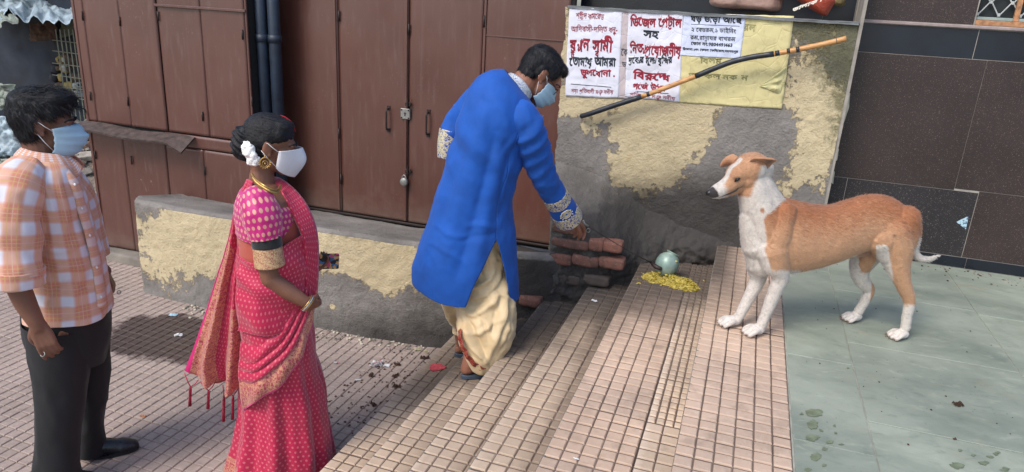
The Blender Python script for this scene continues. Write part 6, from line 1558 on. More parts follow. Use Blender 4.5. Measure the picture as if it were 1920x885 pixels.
# collar
cc_ = wg(969, 166, YGm + .045); ax = (F @ Vector((-.02, 0, -.03)) - wg(948, 196, YGm + .02)).normalized()
cl = limbst([cc_ - ax * .030, cc_, cc_ + ax * .022], [.088, .080, .076]); keep(loft('collar', cl, SILV, None, 48, 8, solid=.004), groom)
# seam down the side and shoulder seam are thin tucks
# dhoti: full gathered legs
DCR = creases([([(864, 520), (890, 535), (920, 520)], 3, .008), ([(862, 575), (876, 605), (884, 640)], 3, .008), ([(880, 575), (905, 600), (915, 640)], 3, -.008), ([(945, 560), (940, 600), (925, 650)], 3, .008), ([(900, 560), (930, 550), (955, 560)], 3, .007), ([(890, 650), (905, 668), (915, 684)], 3, .007), ([(930, 470), (945, 500), (955, 540)], 3, .007), ([(955, 580), (950, 620), (935, 665)], 3, -.007), ([(866, 640), (880, 664), (895, 680)], 3, .006),([(858, 560), (888, 588), (925, 562), (955, 522)], 6, .016), ([(860, 548), (890, 568), (925, 545), (950, 505)], 4, -.012), ([(860, 598), (882, 640), (905, 674)], 6, .014), ([(872, 590), (892, 630), (912, 672)], 5, -.012), ([(928, 500), (908, 528), (870, 545)], 5, .012),
    ([(948, 520), (940, 580), (926, 640), (914, 678)], 6, .016), ([(938, 530), (928, 590), (916, 640)], 5, -.012), ([(932, 440), (940, 480), (934, 512)], 5, .010), ([(960, 560), (952, 605), (935, 652)], 6, .012), ([(870, 612), (895, 626), (925, 604), (945, 578)], 5, .012), ([(832, 550), (840, 585), (852, 612)], 4, .010), ([(845, 545), (850, 580), (858, 606)], 4, -.008)])
def dh_disp(k_):
    g0 = dh_soft(k_)
    return lambda th, l, t, P: g0(th, l, t, P) + (DCR(P) if sin(th) < .3 else 0)
def dh_soft(k_):
    def f(th, l, t, P):
        g = sin(pi * min(1, max(0, t))) ** .5
        a = .008 * g * sin(th * 4 + P.z * 9 + 2.0 * fbm(P.x * 3, P.y * 3, P.z * 2 + k_, 2)) + .012 * g * ridge(P.x * 6 + P.z * 5, P.y * 6, P.z * 3.5 - P.x * 4, 3)
        return a + .004 * fbm(P.x * 25, P.y * 25, P.z * 18, 3)
    return f
YN = YGm - .015
d1 = [ringst((868, 410), (948, 410), YN, .11), ringst((868, 440), (946, 440), YN, .11), ringst((864, 500), (948, 500), YN + .01, .11), ringst((857, 560), (962, 560), YN - .03, .125), ringst((857, 600), (964, 600), YN - .08, .135), ringst((861, 632), (958, 636), YN - .11, .125), ringst((868, 660), (944, 662), YN - .14, .11), ringst((880, 684), (928, 686), YN - .16, .08), ringst((890, 692), (922, 692), YN - .165, .06)]
keep(loft('dhoti_leg', d1, DHOTI, None, 140, 130, dh_disp(1), solid=.003), groom)
YN2 = YGm + .17
d2 = [ringst((835, 440), (930, 440), YN2, .12), ringst((828, 520), (930, 520), YN2, .13), ringst((829, 560), (910, 560), YN2, .125), ringst((838, 590), (890, 592), YN2, .09), ringst((850, 612), (878, 614), YN2, .05), ringst((849, 622), (872, 624), YN2, .045)]
keep(loft('dhoti_leg', d2, DHOTI, None, 110, 100, dh_disp(4), solid=.003), groom)
hb = [wg(861, 618, YN - .20), wg(864, 642, YN - .235), wg(874, 664, YN - .25), wg(889, 682, YN - .25), wg(908, 693, YN - .24), wg(924, 693, YN - .21)]
g = [[p + Vector((-.006, 0, -.012)), p, p + Vector((.010, -.004, .010))] for p in hb]; keep(clothsheet('red_hem', g, REDHEM, None, 6, 40, lambda u, v, P: .004 * sin(v * 40), .003), groom)
hb = [wg(853, 590, YN2 - .08), wg(858, 612, YN2 - .07), wg(861, 628, YN2 - .06)]
g = [[p + Vector((-.012, 0, 0)), p, p + Vector((.016, -.004, 0))] for p in hb]; keep(clothsheet('red_hem', g, REDHEM, None, 6, 24, lambda u, v, P: .004 * sin(v * 40), .003), groom)
def sandal(heel, toe, z, parent):
    d = toe - heel; d.z = 0; L_ = d.length; d.normalize(); s_ = Vector((-d.y, d.x, 0)); base = Vector((heel.x, heel.y, z)) - d * .012; n = 30; sb = MB(); P_s = []
    for i in range(n):
        a = 2 * pi * i / n; P_s.append(base + d * (L_ * (.54 + .54 * cos(a))) + s_ * (.044 * (1 + .10 * cos(a)) * sin(a)))
    for h, k2 in ((.001, .94), (.006, 1.0), (.020, 1.0), (.024, .96)):
        ctr = base + d * L_ * .54; sb.v += [ctr + (p - ctr) * k2 + Vector((0, 0, h)) for p in P_s]
    for r_ in range(3): sb.f += [(r_ * n + i, r_ * n + (i + 1) % n, (r_ + 1) * n + (i + 1) % n, (r_ + 1) * n + i) for i in range(n)]
    sb.f += [tuple(range(n - 1, -1, -1)), tuple(range(3 * n, 4 * n))]; sb.mi = [0] * len(sb.f); keep(sb.build('sandal', SLATEB, smooth=False), parent)
    st_ = MB(); a0_ = base + d * L_ * .62; st_.tube([a0_ + s_ * (.046 * cos(a)) + Vector((0, 0, .022 + .050 * sin(a))) for a in lins(0, pi, 12)], .006, 8, flat=2.2); keep(st_.build('strap', SLATEB, smooth=True), parent)
sandal(n1h, n1t, .25, groom); sandal(n2h, n2t, .125, groom)
# ring on the finger
b = MB(); q_ = wg(1103, 432, YGm + .22); b.tube([q_ + Vector((.010 * cos(a), .004 * sin(a), .010 * sin(a))) for a in lins(0, 2 * pi, 13)], .0022, 6, cap=False); keep(b.build('ring', STEEL, smooth=True), groom)
# ================================================================== THE BRIDE IN THE PINK SARI
YL = 2.3
lady = empty('person', G(530, 868), 'woman in a crimson pink brocade sari with white flowers in her bun, holding a phone', 'person')
FIG = FL = Fig(G(530, 872), YL)
wl = lambda x, y, Y=YL: FL.at(x, y, Y)
AL = FL.ang
F = Matrix.Translation(wl(509, 271)) @ Matrix.Rotation(AL - radians(6), 4, 'Z') @ Matrix.Rotation(radians(13), 4, 'Y')
B = Blob(); head_shapes(B, F, .95)
nb_ = F @ Vector((-.028, 0, -.05)); B.chain([nb_, nb_.lerp(wl(492, 348), .5), wl(490, 352)], [.046, .044, .056])
torso(B, [((468, 342), (520, 342), .08), ((448, 362), (545, 362), .15), ((448, 400), (560, 400), .15), ((450, 440), (568, 440), .13), ((452, 480), (570, 480), .13), ((456, 560), (570, 560), .15), ((470, 700), (570, 700), .12), ((480, 860), (560, 860), .10)], YL)
YN_ = YL - .17
E1 = wl(506, 522, YN_ - .02); W1 = wl(572, 566, YN_ - .04)
B.chain([wl(486, 370, YN_ + .02), wl(496, 450, YN_ - .01), E1], [.048, .044, .037]); B.chain([E1, E1.lerp(W1, .5) + Vector((0, 0, -.004)), W1], [.038, .034, .0235])
hand(B, W1, wl(596, 582, YN_ + .02) - W1, FL.v * .8 + Vector((0, 0, .3)), side=1, curl=(.7, .8, .9, .95), thumb=.6, s=.80)
YF_ = YL + .10; PH = wl(606, 492, YF_)
W2 = wl(578, 512, YF_); B.chain([wl(540, 400, YF_), wl(552, 500, YF_ + .02), W2], [.042, .034, .023])
hand(B, W2, PH + Vector((0, 0, .0)) - W2, Vector((0, 0, 1)) - FL.v * .3, side=1, curl=(.34, .40, .45, .5), thumb=.5, s=.80)
keep(B.fuse('body', SKIN_W, .0042, 3), lady)
face_details(F, lady, .95)
mask(F, WHITEM, lady, .95, 'n95')
hl = [((-.018, 0, .052), (.098, .080, .070)), ((-.050, 0, .020), (.068, .078, .078)), ((.022, 0, .086), (.052, .068, .030)), ((-.040, 0, -.020), (.056, .068, .052)), ((.012, .062, .052), (.034, .016, .030)), ((.012, -.062, .052), (.034, .016, .030)), ((-.024, .070, .022), (.032, .012, .030)), ((-.024, -.070, .022), (.032, .012, .030))]
hair_blob(F, hl, 'hair', m_hair('combed black hair', lin(20, 20, 24), (14, 50, 50)), lady, .98, .0022, (20, 110, 110), .005, 3)
bn = Blob(); bc = wl(457, 268); R3 = F.to_3x3()
bn.ell(bc, (.048, .046, .062), R3); bn.ell(bc + R3 @ Vector((-.005, 0, .03)), (.040, .040, .036), R3); bn.ell(bc + R3 @ Vector((.012, 0, -.035)), (.040, .040, .034), R3); bn.chain([bc, bc.lerp(wl(478, 270), .9)], [.044, .048])
keep(bn.fuse('hair_bun', HAIR, .005, 2, None, lambda c, n_: .0045 * sin(c[0] * 160 + c[2] * 220 + 3 * fbm(c[0] * 20, c[1] * 20, c[2] * 20)) + .002 * fbm(c[0] * 50, c[1] * 50, c[2] * 50)), lady)
SIND = simple('red vermilion', lin(170, 32, 44), .9, bump=0)
b = MB(); b.tube([F @ (Vector(p) * .98) for p in ((.080, 0, .072), (.070, 0, .092), (.050, 0, .112), (.030, 0, .121), (.012, 0, .124))], [.0015, .0030, .0034, .0030, .001], 8, flat=.6); keep(b.build('parting', SIND, smooth=True), lady)
# white flowers by the bun
PET = simple('white petals', lin(244, 243, 240), .9, var=.03, bump=.1); rnd = random.Random(5); fb = Blob()
for (x_, y_, o_) in ((463, 274, -.050), (470, 279, -.060), (466, 288, -.058), (474, 292, -.066), (478, 301, -.064), (462, 282, -.045), (471, 300, -.058)):
    c = wl(x_, y_, YL + o_); fb.ell(c, (.0165, .015, .0165))
    for i in range(9):
        a = rnd.uniform(0, 2 * pi); e = rnd.uniform(0, pi); d = Vector((cos(a) * sin(e), sin(a) * sin(e), cos(e))); fb.ell(c + d * .014, (.0085, .0085, .0075), None, 10, 6)
tag(keep(fb.fuse('flowers', PET, .0028, 1, None, lambda c, n_: .0022 * ridge(c[0] * 130, c[1] * 130, c[2] * 130, 2)), lady), kind='stuff')
# earring, necklace
ec = wl(497, 305, YL - .085); b = MB()
for r_, w_ in ((.0175, .0022), (.010, .0018)): b.tube([ec + FL.u * (r_ * cos(a)) + Vector((0, 0, r_ * sin(a) * 1.1 - (.0175 - r_) * .5)) for a in lins(0, 2 * pi, 21)], w_, 6, cap=False)
b.tube([ec + Vector((0, 0, .018)), ec + Vector((0, 0, .030)) + FL.v * .006], .0020, 6)
for k2 in range(9): a = pi + pi * k2 / 8; q_ = ec + FL.u * .021 * cos(a) + Vector((0, 0, .023 * sin(a))); b.tube([q_ - Vector((0, 0, .002)), q_ + Vector((0, 0, .002))], .0024, 6)
bb = Blob(); bb.ell(ec + Vector((0, 0, -.004)), (.004, .003, .004), n=8, m_=6); o_ = len(b.v); b.add(bb.b.v, bb.b.f); keep(b.build('earring', GOLD, smooth=True), lady)
nk_ = [wl(472, 326, YL - .07), wl(480, 337, YL - .12), wl(494, 347, YL - .165), wl(509, 355, YL - .165), wl(520, 356, YL - .13), wl(527, 346, YL - .06)]
b = MB(); P3 = [cat(nk_[max(0, i - 1)], nk_[i], nk_[i + 1], nk_[min(5, i + 2)], q / 7) for i in range(5) for q in range(7)]
b.tube(P3, .0045, 8); 
for p in P3[3:]: b.tube([p - Vector((0, 0, .004)) - FL.v * .004, p - Vector((0, 0, .014)) - FL.v * .007], [.0045, .0030], 7)
keep(b.build('necklace', GOLD, smooth=True), lady)
# blouse
def bl_disp(th, l, t, P): return .004 * ridge(P.x * 9, P.y * 9, P.z * 9, 3) + .002 * fbm(P.x * 30, P.y * 30, P.z * 30, 2)
bst = [ringst((464, 346), (518, 354), YL, .085), ringst((449, 362), (536, 366), YL, .14), ringst((441, 380), (556, 385), YL, .165), ringst((440, 410), (562, 412), YL, .16), ringst((442, 436), (560, 440), YL, .15)]
keep(loft('blouse', bst, BLOUSE, None, 90, 50, bl_disp, solid=.002, attrs={'zari': lambda u, v, c: 0, 'hem': lambda u, v, c: 0}), lady)
mst = [ringst((446, 424), (566, 398), YL, .150), ringst((446, 450), (572, 430), YL, .148), ringst((447, 500), (574, 500), YL, .15)]
keep(loft('bodice', mst, BODICE, None, 80, 24, bl_disp), lady)
S0 = [wl(478, 364, YN_ + .08), wl(482, 374, YN_ + .03), wl(489, 398, YN_), wl(495, 425, YN_ - .01), wl(499, 446, YN_ - .015)]
keep(loft('blouse_sleeve', limbst(S0, [.036, .058, .068, .064, .056], view=FL.v), BLOUSE, None, 80, 60, lambda th, l, t, P: .004 * ridge(P.x * 12, P.y * 12, P.z * 8, 3) + .0025 * sin(th * 14) * (t ** 3 + (1 - t) ** 3), solid=.002, attrs={'zari': lambda u, v, c: 0, 'hem': lambda u, v, c: 0}), lady)
a_, b2 = wl(499, 442, YN_ - .015), wl(501, 462, YN_ - .018); keep(loft('black_band', limbst([a_, b2], [.054, .055], view=FL.v), m_cloth('black velvet', lin(16, 22, 24)).m, None, 48, 6, solid=.003), lady)
a_, b2 = wl(501, 461, YN_ - .018), wl(506, 497, YN_ - .02); keep(loft('gold_cuff', limbst([a_, b2], [.053, .056], view=FL.v), CUFFG, None, 48, 12, solid=.003), lady)
# bangles
for k2, (r_, m__) in enumerate(((.034, GOLD), (.033, CORD), (.0335, GOLD))):
    c = W1.lerp(wl(596, 580, YN_), .10 + .10 * k2) ; ax = (W1 - E1).normalized(); s1 = ax.cross(Vector((0, 0, 1))).normalized(); s2 = ax.cross(s1); b = MB(); b.tube([c + s1 * r_ * cos(a) + s2 * r_ * sin(a) for a in lins(0, 2 * pi, 25)], .0026, 6, cap=False); keep(b.build('bangle', m__, smooth=True), lady)
# sari: skirt
def sk_disp(th, l, t, P):
    g = max(0, t - .15); return g * (.020 * sin(th * 9 + 2 * fbm(P.z * 1.4, 0, 1, 2)) + .009 * sin(th * 17 + P.z * 3)) + .005 * ridge(P.x * 5, P.y * 5, P.z * 3, 3) + .012 * max(0, .45 - abs(t - .42)) * sin(P.z * 26 + P.x * 22 + 2)
sk_ = [ringst((447, 470), (580, 480), YL, .165), ringst((443, 510), (584, 512), YL, .18), ringst((441, 550), (581, 550), YL, .20), ringst((446, 610), (585, 605), YL, .20), ringst((455, 660), (592, 655), YL, .19), ringst((454, 720), (605, 715), YL, .18), ringst((452, 780), (613, 775), YL, .185), ringst((444, 835), (620, 830), YL, .20), ringst((432, 878), (625, 866), YL, .21), ringst((428, 902), (628, 890), YL, .215)]
TOTL = interp([(Vector(s[0]), Vector(s[1]), Vector(s[2])) for s in sk_], 5)[-1][1]
keep(loft('sari_skirt', sk_, SAREE, None, 190, 170, sk_disp, solid=.003, attrs={'zari': lambda u, v, c: 1.0 if TOTL - .125 < v < TOTL - .016 else 0.0, 'hem': lambda u, v, c: 1.0 if v >= TOTL - .016 else 0.0}), lady)
NA = {'zari': lambda u, v: 0.0, 'hem': lambda u, v: 0.0}
# drape over the thigh: three rolls and the gold band below them
def band_sheet(name, up, lo, dz_, mat, uvs, attrs, disp, nv=70, nu=14):
    g = []
    for (a, oa), (b_, ob) in zip(up, lo):
        p, q = wl(a[0], a[1], YL + oa), wl(b_[0], b_[1], YL + ob); g.append([p, p.lerp(q, .33) - FL.v * dz_, p.lerp(q, .66) - FL.v * dz_, q])
    return keep(clothsheet(name, g, mat, None, nu, nv, disp, .003, uvs, attrs), lady)
band_sheet('gold_border_fold', [((449, 716), -.10), ((478, 712), -.185), ((520, 682), -.205), ((556, 636), -.185), ((578, 575), -.135), ((584, 520), -.09)], [((457, 770), -.10), ((482, 752), -.190), ((528, 722), -.210), ((566, 668), -.190), ((586, 600), -.14), ((588, 535), -.09)], .012, SAREE, (.14, .60), {'zari': lambda u, v: 0.0 if u > .88 else 1.0, 'hem': lambda u, v: 1.0 if u > .88 else 0.0}, lambda u, v, P: .004 * sin(v * 30 + u * 3))
for k2, (up, lo) in enumerate(((((447, 690), (478, 690), (516, 664), (552, 618), (574, 560), (582, 500)), ((449, 718), (480, 716), (521, 688), (558, 642), (579, 580), (586, 520))), (((449, 672), (478, 674), (512, 650), (546, 606), (568, 548), (576, 490)), ((447, 694), (478, 696), (517, 670), (553, 622), (575, 562), (582, 505))), (((452, 640), (480, 648), (508, 628), (540, 588), (562, 530), (570, 478)), ((449, 676), (478, 680), (513, 656), (548, 610), (570, 550), (577, 494))))):
    oo = [-.10, -.185, -.205, -.185, -.14, -.09]; band_sheet('sari_fold', [(p, o_ + .012) for p, o_ in zip(up, oo)], [(p, o_) for p, o_ in zip(lo, oo)], .022 - .004 * k2, SAREE, (.06, .60), NA, lambda u, v, P: .002 * sin(v * 22 + u * 4))
# pleats that climb from the waist over the bust to the far shoulder
for k2 in range(6):
    f_ = k2 / 5
    path = [(576 - 6 * f_, 606 - 30 * f_), (588 - 14 * f_, 560 - 18 * f_), (592 - 17 * f_, 500 - 8 * f_), (590 - 19 * f_, 440 + 4 * f_), (576 - 20 * f_, 396 + 12 * f_), (552 - 16 * f_, 362 + 10 * f_), (524 - 6 * f_, 338 + 6 * f_), (508 - 4 * f_, 336)]
    off = [-.10 - .03 * f_, -.10 - .03 * f_, -.10 - .03 * f_, -.09 - .04 * f_, -.07 - .045 * f_, -.03 - .05 * f_, .02 - .03 * f_, .06]
    g = []
    for i, ((x, y), o_) in enumerate(zip(path, off)):
        nx = path[min(7, i + 1)][0] - path[max(0, i - 1)][0]; ny = path[min(7, i + 1)][1] - path[max(0, i - 1)][1]; L_ = sqrt(nx * nx + ny * ny); px_, py_ = ny / L_, -nx / L_; w_ = 5.5 * (1 - .3 * (i > 5))
        g.append([wl(x - px_ * w_, y - py_ * w_, YL + o_ + .008), wl(x, y, YL + o_ - .012), wl(x + px_ * w_, y + py_ * w_, YL + o_ + .008)])
    keep(clothsheet('sari_pleat', g, SAREE, None, 8, 70, None, .003, (.034, .75), NA), lady)
# cloth across the waist between pleats and arm
g = [[wl(448, 486, YL - .12), wl(480, 492, YL - .19), wl(520, 470, YL - .19), wl(556, 446, YL - .16), wl(584, 428, YL - .09)], [wl(445, 520, YL - .13), wl(480, 530, YL - .20), wl(522, 520, YL - .20), wl(560, 500, YL - .165), wl(588, 490, YL - .09)], [wl(444, 560, YL - .13), wl(480, 570, YL - .21), wl(524, 565, YL - .21), wl(560, 555, YL - .17), wl(584, 545, YL - .10)], [wl(447, 620, YL - .12), wl(480, 630, YL - .20), wl(520, 625, YL - .205), wl(556, 600, YL - .17), wl(582, 575, YL - .12)]]
keep(clothsheet('sari_waist', g, SAREE, None, 50, 50, lambda u, v, P: .006 * sin(v * 16 - u * 9) + .004 * fbm(P.x * 14, P.y * 14, P.z * 14, 2), .003, (.42, .36), NA), lady)
# pallu: long end hanging down her back
rows = [[(464, 336), (466, 336), (468, 337), (470, 338), (474, 340)], [(439, 384), (444, 386), (449, 390), (454, 394), (460, 398)], [(425, 448), (433, 452), (441, 456), (449, 460), (459, 464)], [(400, 530), (414, 534), (427, 538), (440, 542), (454, 545)], [(376, 608), (395, 616), (414, 620), (435, 623), (456, 622)], [(358, 660), (382, 672), (406, 678), (431, 684), (458, 680)], [(344, 699), (384, 718), (412, 716), (428, 734), (457, 722)]]
g = [[wl(x, y, YL + [.02, .03, .05, .05, .05, .05, .05][i] - .05 * (j / 4) - .03) for j, (x, y) in enumerate(r)] for i, r in enumerate(rows)]
def pal(u, v, P): return v * (.034 * sin(u * 13 + .6) + .014 * sin(u * 27 + v * 3)) + .004 * fbm(P.x * 12, P.y * 12, P.z * 8, 2)
keep(clothsheet('sari_pallu', g, SAREE, None, 90, 110, pal, .003, (.34, .95), {'zari': lambda u, v: 1.0 if ((.07 < u < .46 and v > .30 + .25 * abs(u - .2)) or (u > .66 and v > .56)) else 0.0, 'hem': lambda u, v: 1.0 if u < .07 else 0.0}), lady)
g = [[wl(x + 14 + 6 * j * (i / 6), y - (4 if i else 0), YL + .09 - .01 * j) for j, (x, y) in enumerate(r)] for i, r in enumerate(rows)]
keep(clothsheet('sari_pallu', g, SAREE, None, 50, 80, lambda u, v, P: v * .02 * sin(u * 11 + 2), .003, (.25, .95), {'zari': lambda u, v: 1.0 if v > .62 else 0.0, 'hem': lambda u, v: 0.0}), lady)
TAS = simple('crimson tassel silk', lin(180, 40, 72), .6, var=.2, vs=80)
for (x0, y0, x1, y1, yb) in ((346, 700, 357, 725, 761), (372, 712, 357, 725, 761), (376, 716, 391, 732, 766), (404, 716, 391, 732, 766), (418, 722, 420, 742, 790), (428, 734, 420, 742, 790), (430, 734, 437, 742, 786), (448, 724, 437, 742, 786), (450, 724, 455, 736, 768)):
    a = wl(x0, y0, YL + .01); c = wl(x1, y1, YL + .01); e = wl(x1 - 1, yb, YL + .01); b = MB(); b.tube([a, a.lerp(c, .5) + Vector((0, 0, -.006)), c], .0022, 6); b.tube([c, c.lerp(e, .15), c.lerp(e, .6), e], [.0035, .0060, .0055, .0070], 8); keep(b.build('tassel', TAS, smooth=True), lady)
# phone in a flowery case
ph = empty('phone', PH, 'mobile phone in a colourful black, pink and blue case held out by the woman', 'phone')
PC = NT('printed phone case'); c = PC.pos(); v_ = PC.n('TexVoronoi', {'Vector': c, 'Scale': 75.0}, out=1); sx = PC.n('SeparateColor', {'Color': v_}, out=0); sy = PC.n('SeparateColor', {'Color': v_}, out=1)
cc = PC.mix(PC.step(sx, .30, .34), lin(30, 34, 44), lin(60, 120, 170)); cc = PC.mix(PC.step(sx, .52, .56), cc, lin(190, 70, 110)); cc = PC.mix(PC.step(sx, .72, .76), cc, lin(196, 150, 90)); cc = PC.mix(PC.step(sy, .75, .8), cc, lin(24, 26, 34)); PC.p(Base_Color=cc, Roughness=.3)
a = wl(592, 497, YF_ - .02); R_ = wl(633, 500, YF_ - .02) - a; R_ = R_.normalized(); U_ = (wl(593, 470, YF_ - .02) - wl(592, 500, YF_ - .02)).normalized(); N_ = R_.cross(U_).normalized(); U_ = N_.cross(R_)
ctr = wl(609, 490, YF_ - .02); M = Matrix.Translation(ctr) @ Matrix((R_, U_, N_)).transposed().to_4x4() @ Matrix.Rotation(.10, 4, 'Z')
b = MB(); b.box(-.060, .060, -.0355, .0355, -.0045, .0045, .003, M=M); keep(b.build('case', PC.m), ph)
b = MB(); b.box(-.056, .056, -.032, .032, -.0056, -.0046, .0003, M=M); keep(b.build('screen', simple('dark phone screen', lin(22, 24, 28), .1, bump=0)), ph)
b = MB(); b.box(-.056, -.036, .008, .030, .0046, .0062, .001, M=M)
for dx_, dy_ in ((-.051, .024), (-.041, .024), (-.051, .013)): b.tube([M @ Vector((dx_, dy_, .006)), M @ Vector((dx_, dy_, .0072))], .0034, 10)
keep(b.build('camera_bump', simple('black camera glass', lin(18, 18, 22), .15, bump=0)), ph)
# ================================================================== SMALL THINGS ON THE STEPS AND THE STREET
pc = G(1246, 524, .625); PR = .066
pot = empty('pot', pc, 'small round pale green pot lying on the spilled yellow rice beside the dog', 'pot')
POT = NT('pale green glazed metal'); c = POT.pos(); POT.p(Base_Color=POT.mix(POT.step(POT.noise(c, 14, 5), .35, .7), lin(116, 142, 132), lin(156, 174, 164)), Roughness=.4, Metallic=.2, Normal=POT.bump(POT.noise(c, 40, 4), .1, .003))
tilt = Matrix.Translation(pc + Vector((0, .02, PR + .016))) @ Matrix.Rotation(radians(20), 4, 'Y') @ Matrix.Rotation(radians(-18), 4, 'X')
prof = [(0, -.068), (.022, -.066), (.042, -.055), (.058, -.034), (.065, -.008), (.066, .012), (.060, .036), (.048, .054), (.034, .064), (.030, .068), (.036, .072), (.038, .076), (.033, .077), (.026, .070), (.026, .060), (0, .058)]
b = MB(); n = 40
for k2, (r, z) in enumerate(prof):
    b.v += [tuple(tilt @ Vector((r * cos(2 * pi * j / n), r * sin(2 * pi * j / n), z))) for j in range(n)]
    if k2: b.f += [((k2 - 1) * n + j, (k2 - 1) * n + (j + 1) % n, k2 * n + (j + 1) % n, k2 * n + j) for j in range(n)]
b.mi = [0] * len(b.f); keep(b.build('vessel', POT.m, smooth=True), pot)
hk = [pc + Vector((-.075, -.015, .088)), pc + Vector((-.055, -.045, .084)), pc + Vector((-.020, -.060, .080))]
b = MB(); b.tube(hk, [.012, .013, .010], 10); keep(b.build('spout', IRON, smooth=True), pot)
RICE = NT('yellow cooked rice'); c = RICE.pos(); RICE.p(Base_Color=RICE.mix(RICE.step(RICE.noise(c, 60, 4), .3, .7), lin(136, 120, 40), lin(190, 172, 76)), Roughness=.5)
rnd = random.Random(9); rb = MB()
a = G(1207, 522, .625); e = G(1298, 536, .625); mid = G(1250, 520, .625)
def rice_h(x, y):
    h = 0
    for cx, cy, r, hh in ((-.36, 3.78, .075, .036), (-.27, 3.77, .07, .040), (-.20, 3.74, .08, .046), (-.30, 3.82, .09, .03)):
        d = ((x - cx) / r) ** 2 + ((y - cy) / (r * .75)) ** 2
        h = max(h, hh * (1 - d) if d < 1 else 0)
    return h
mesh_n = 0
for i in range(2600):
    x = rnd.uniform(-.47, -.10); y = rnd.uniform(3.66, 3.90); h = rice_h(x, y)
    if h <= 0 and rnd.random() > .012: continue
    z = .626 + max(0, h * rnd.uniform(.75, 1.05)) + .001; s = rnd.uniform(.0038, .0085)
    M = Matrix.Translation((x, y, z)) @ Matrix.Rotation(rnd.uniform(0, 6.3), 4, 'Z') @ Matrix.Rotation(rnd.uniform(-.7, .7), 4, 'Y')
    q = [(-1.5, 0, 0), (0, -.6, -.5), (0, .6, -.5), (0, .1, .7), (1.5, 0, 0)]
    rb.add([M @ (Vector(p) * s) for p in q], [(0, 2, 1), (0, 1, 3), (0, 3, 2), (4, 1, 2), (4, 3, 1), (4, 2, 3)])
us, vs = lins(-.48, -.09, 60), lins(3.65, 3.91, 40)
for j in range(39):
    for i in range(59):
        q = [(us[i + di], vs[j + dj]) for di, dj in ((0, 0), (1, 0), (1, 1), (0, 1))]
        if max(rice_h(*p) for p in q) > 0: rb.add([(x, y, .622 + rice_h(x, y) * .85 + .003 * fbm(x * 60, y * 60, 1)) for x, y in q], [(0, 1, 2, 3)])
tag(rb.build('spilled_rice', RICE.m, smooth=False), 'heap of yellow cooked rice spilled on the step under the green pot', 'rice', kind='stuff')
for i, (dx, dy, dz_) in enumerate(((-.03, -.062, .05), (.01, -.066, .045), (.05, -.03, .12), (.058, -.01, .10), (-.045, -.045, .035), (.03, -.05, .04), (.045, .0, .13))):
    bb = Blob(); bb.ell(pc + Vector((dx, dy + .02, dz_)), (.010, .006, .006), n=8, m_=6); keep(bb.b.build('rice_smear', RICE.m, smooth=True), pot)
# thin iron ladle handle from the hand towards the pot
b = MB(); h0_ = wg(1096, 420, YGm + .20); h1_ = pc + Vector((-.075, -.012, .088)); b.tube([h0_, h0_.lerp(h1_, .35) + Vector((0, 0, -.006)), h0_.lerp(h1_, .7) + Vector((0, 0, -.008)), h1_], [.0028, .0020, .0020, .0030], 8)
lad = empty('ladle', h0_, 'long thin dark ladle held by the man in blue and dipping to the green pot', 'ladle'); keep(b.build('handle', IRON, smooth=True), lad)
b = MB(); b.tube([h0_ + Vector((-.01, 0, .02)), h0_, h0_ + Vector((.02, .008, -.012))], .006, 8); keep(b.build('grip', STEEL, smooth=True), lad)

def blot(name, pts, z, mat, label=None, cat=None, th=.0008, amp=.004, parent=None, kind=None, seed=0):
    P = [G(a, b_, z) for a, b_ in pts]; out = []
    for i in range(len(P)):
        a, c = P[i], P[(i + 1) % len(P)]
        for k2 in range(6):
            t = k2 / 6; x = a.x + (c.x - a.x) * t; y = a.y + (c.y - a.y) * t; out.append((x + amp * fbm(x * 70, y * 70, 1 + seed), y + amp * fbm(x * 70, y * 70, 7 + seed)))
    b = MB(); n = len(out); b.v = [(x, y, z + th) for x, y in out] + [(x, y, z) for x, y in out]; b.f = [tuple(range(n))] + [(i, i + n, (i + 1) % n + n, (i + 1) % n) for i in range(n)]; b.mi = [0] * (n + 1)
    o = b.build(name, mat)
    if parent: keep(o, parent)
    return tag(o, label, cat, None, kind)
def ell(cx, cy, rx, ry, n=9, rnd_=random.Random(2)): return [(cx + rx * cos(2 * pi * i / n) * rnd_.uniform(.75, 1.15), cy - ry * sin(2 * pi * i / n) * rnd_.uniform(.75, 1.15)) for i in range(n)]
POWD = simple('crimson powder', lin(176, 70, 78), .95, var=.15, vs=60, bump=.6, bs=200)
rp = blot('red_powder', ell(820, 689, 15, 7.5, 12), .1256, POWD, 'patch of crimson powder on the lowest step near the sandals', 'powder', .004, .006, kind='stuff')
# scattered paper and wrappers
def scrap(label, cx, cy, w_, d_, z, mat, rot, name='paper_scrap', cat='litter', crump=.006, h=.003, seed=0, group=None):
    c = G(cx, cy, z); R = Matrix.Translation(c + Vector((0, 0, h))) @ Matrix.Rotation(rot, 4, 'Z')
    def f(u, v):
        x = (u - .5) * w_; y = (v - .5) * d_; zz = crump * abs(fbm(u * 3 + seed, v * 3, seed, 3)) * 2.2; return tuple(R @ Vector((x + crump * fbm(u * 4, v * 4, seed + 3), y + crump * fbm(u * 4, v * 4, seed + 5), zz)))
    o = sheet(name, lins(0, 1, 14), lins(0, 1, 12), f, mat, None, False); q = o.modifiers.new('s', 'SOLIDIFY'); q.thickness = .0012; return tag(o, label, cat, group)
WP = simple('white scrap paper', lin(206, 208, 210), .7, bump=.2); BP = simple('pale blue wrapper', lin(150, 184, 200), .45, bump=.2); PW = NT('white and pink wrapper'); c = PW.pos(); PW.p(Base_Color=PW.mix(PW.step(PW.noise(c, 60, 3), .55, .6), lin(206, 206, 206), lin(186, 120, 124)), Roughness=.4)
YWM = simple('dull yellow wrapper', lin(176, 170, 138), .5, bump=.2); BRN = simple('dry brown leaf', lin(72, 50, 38), .8, bump=.3)
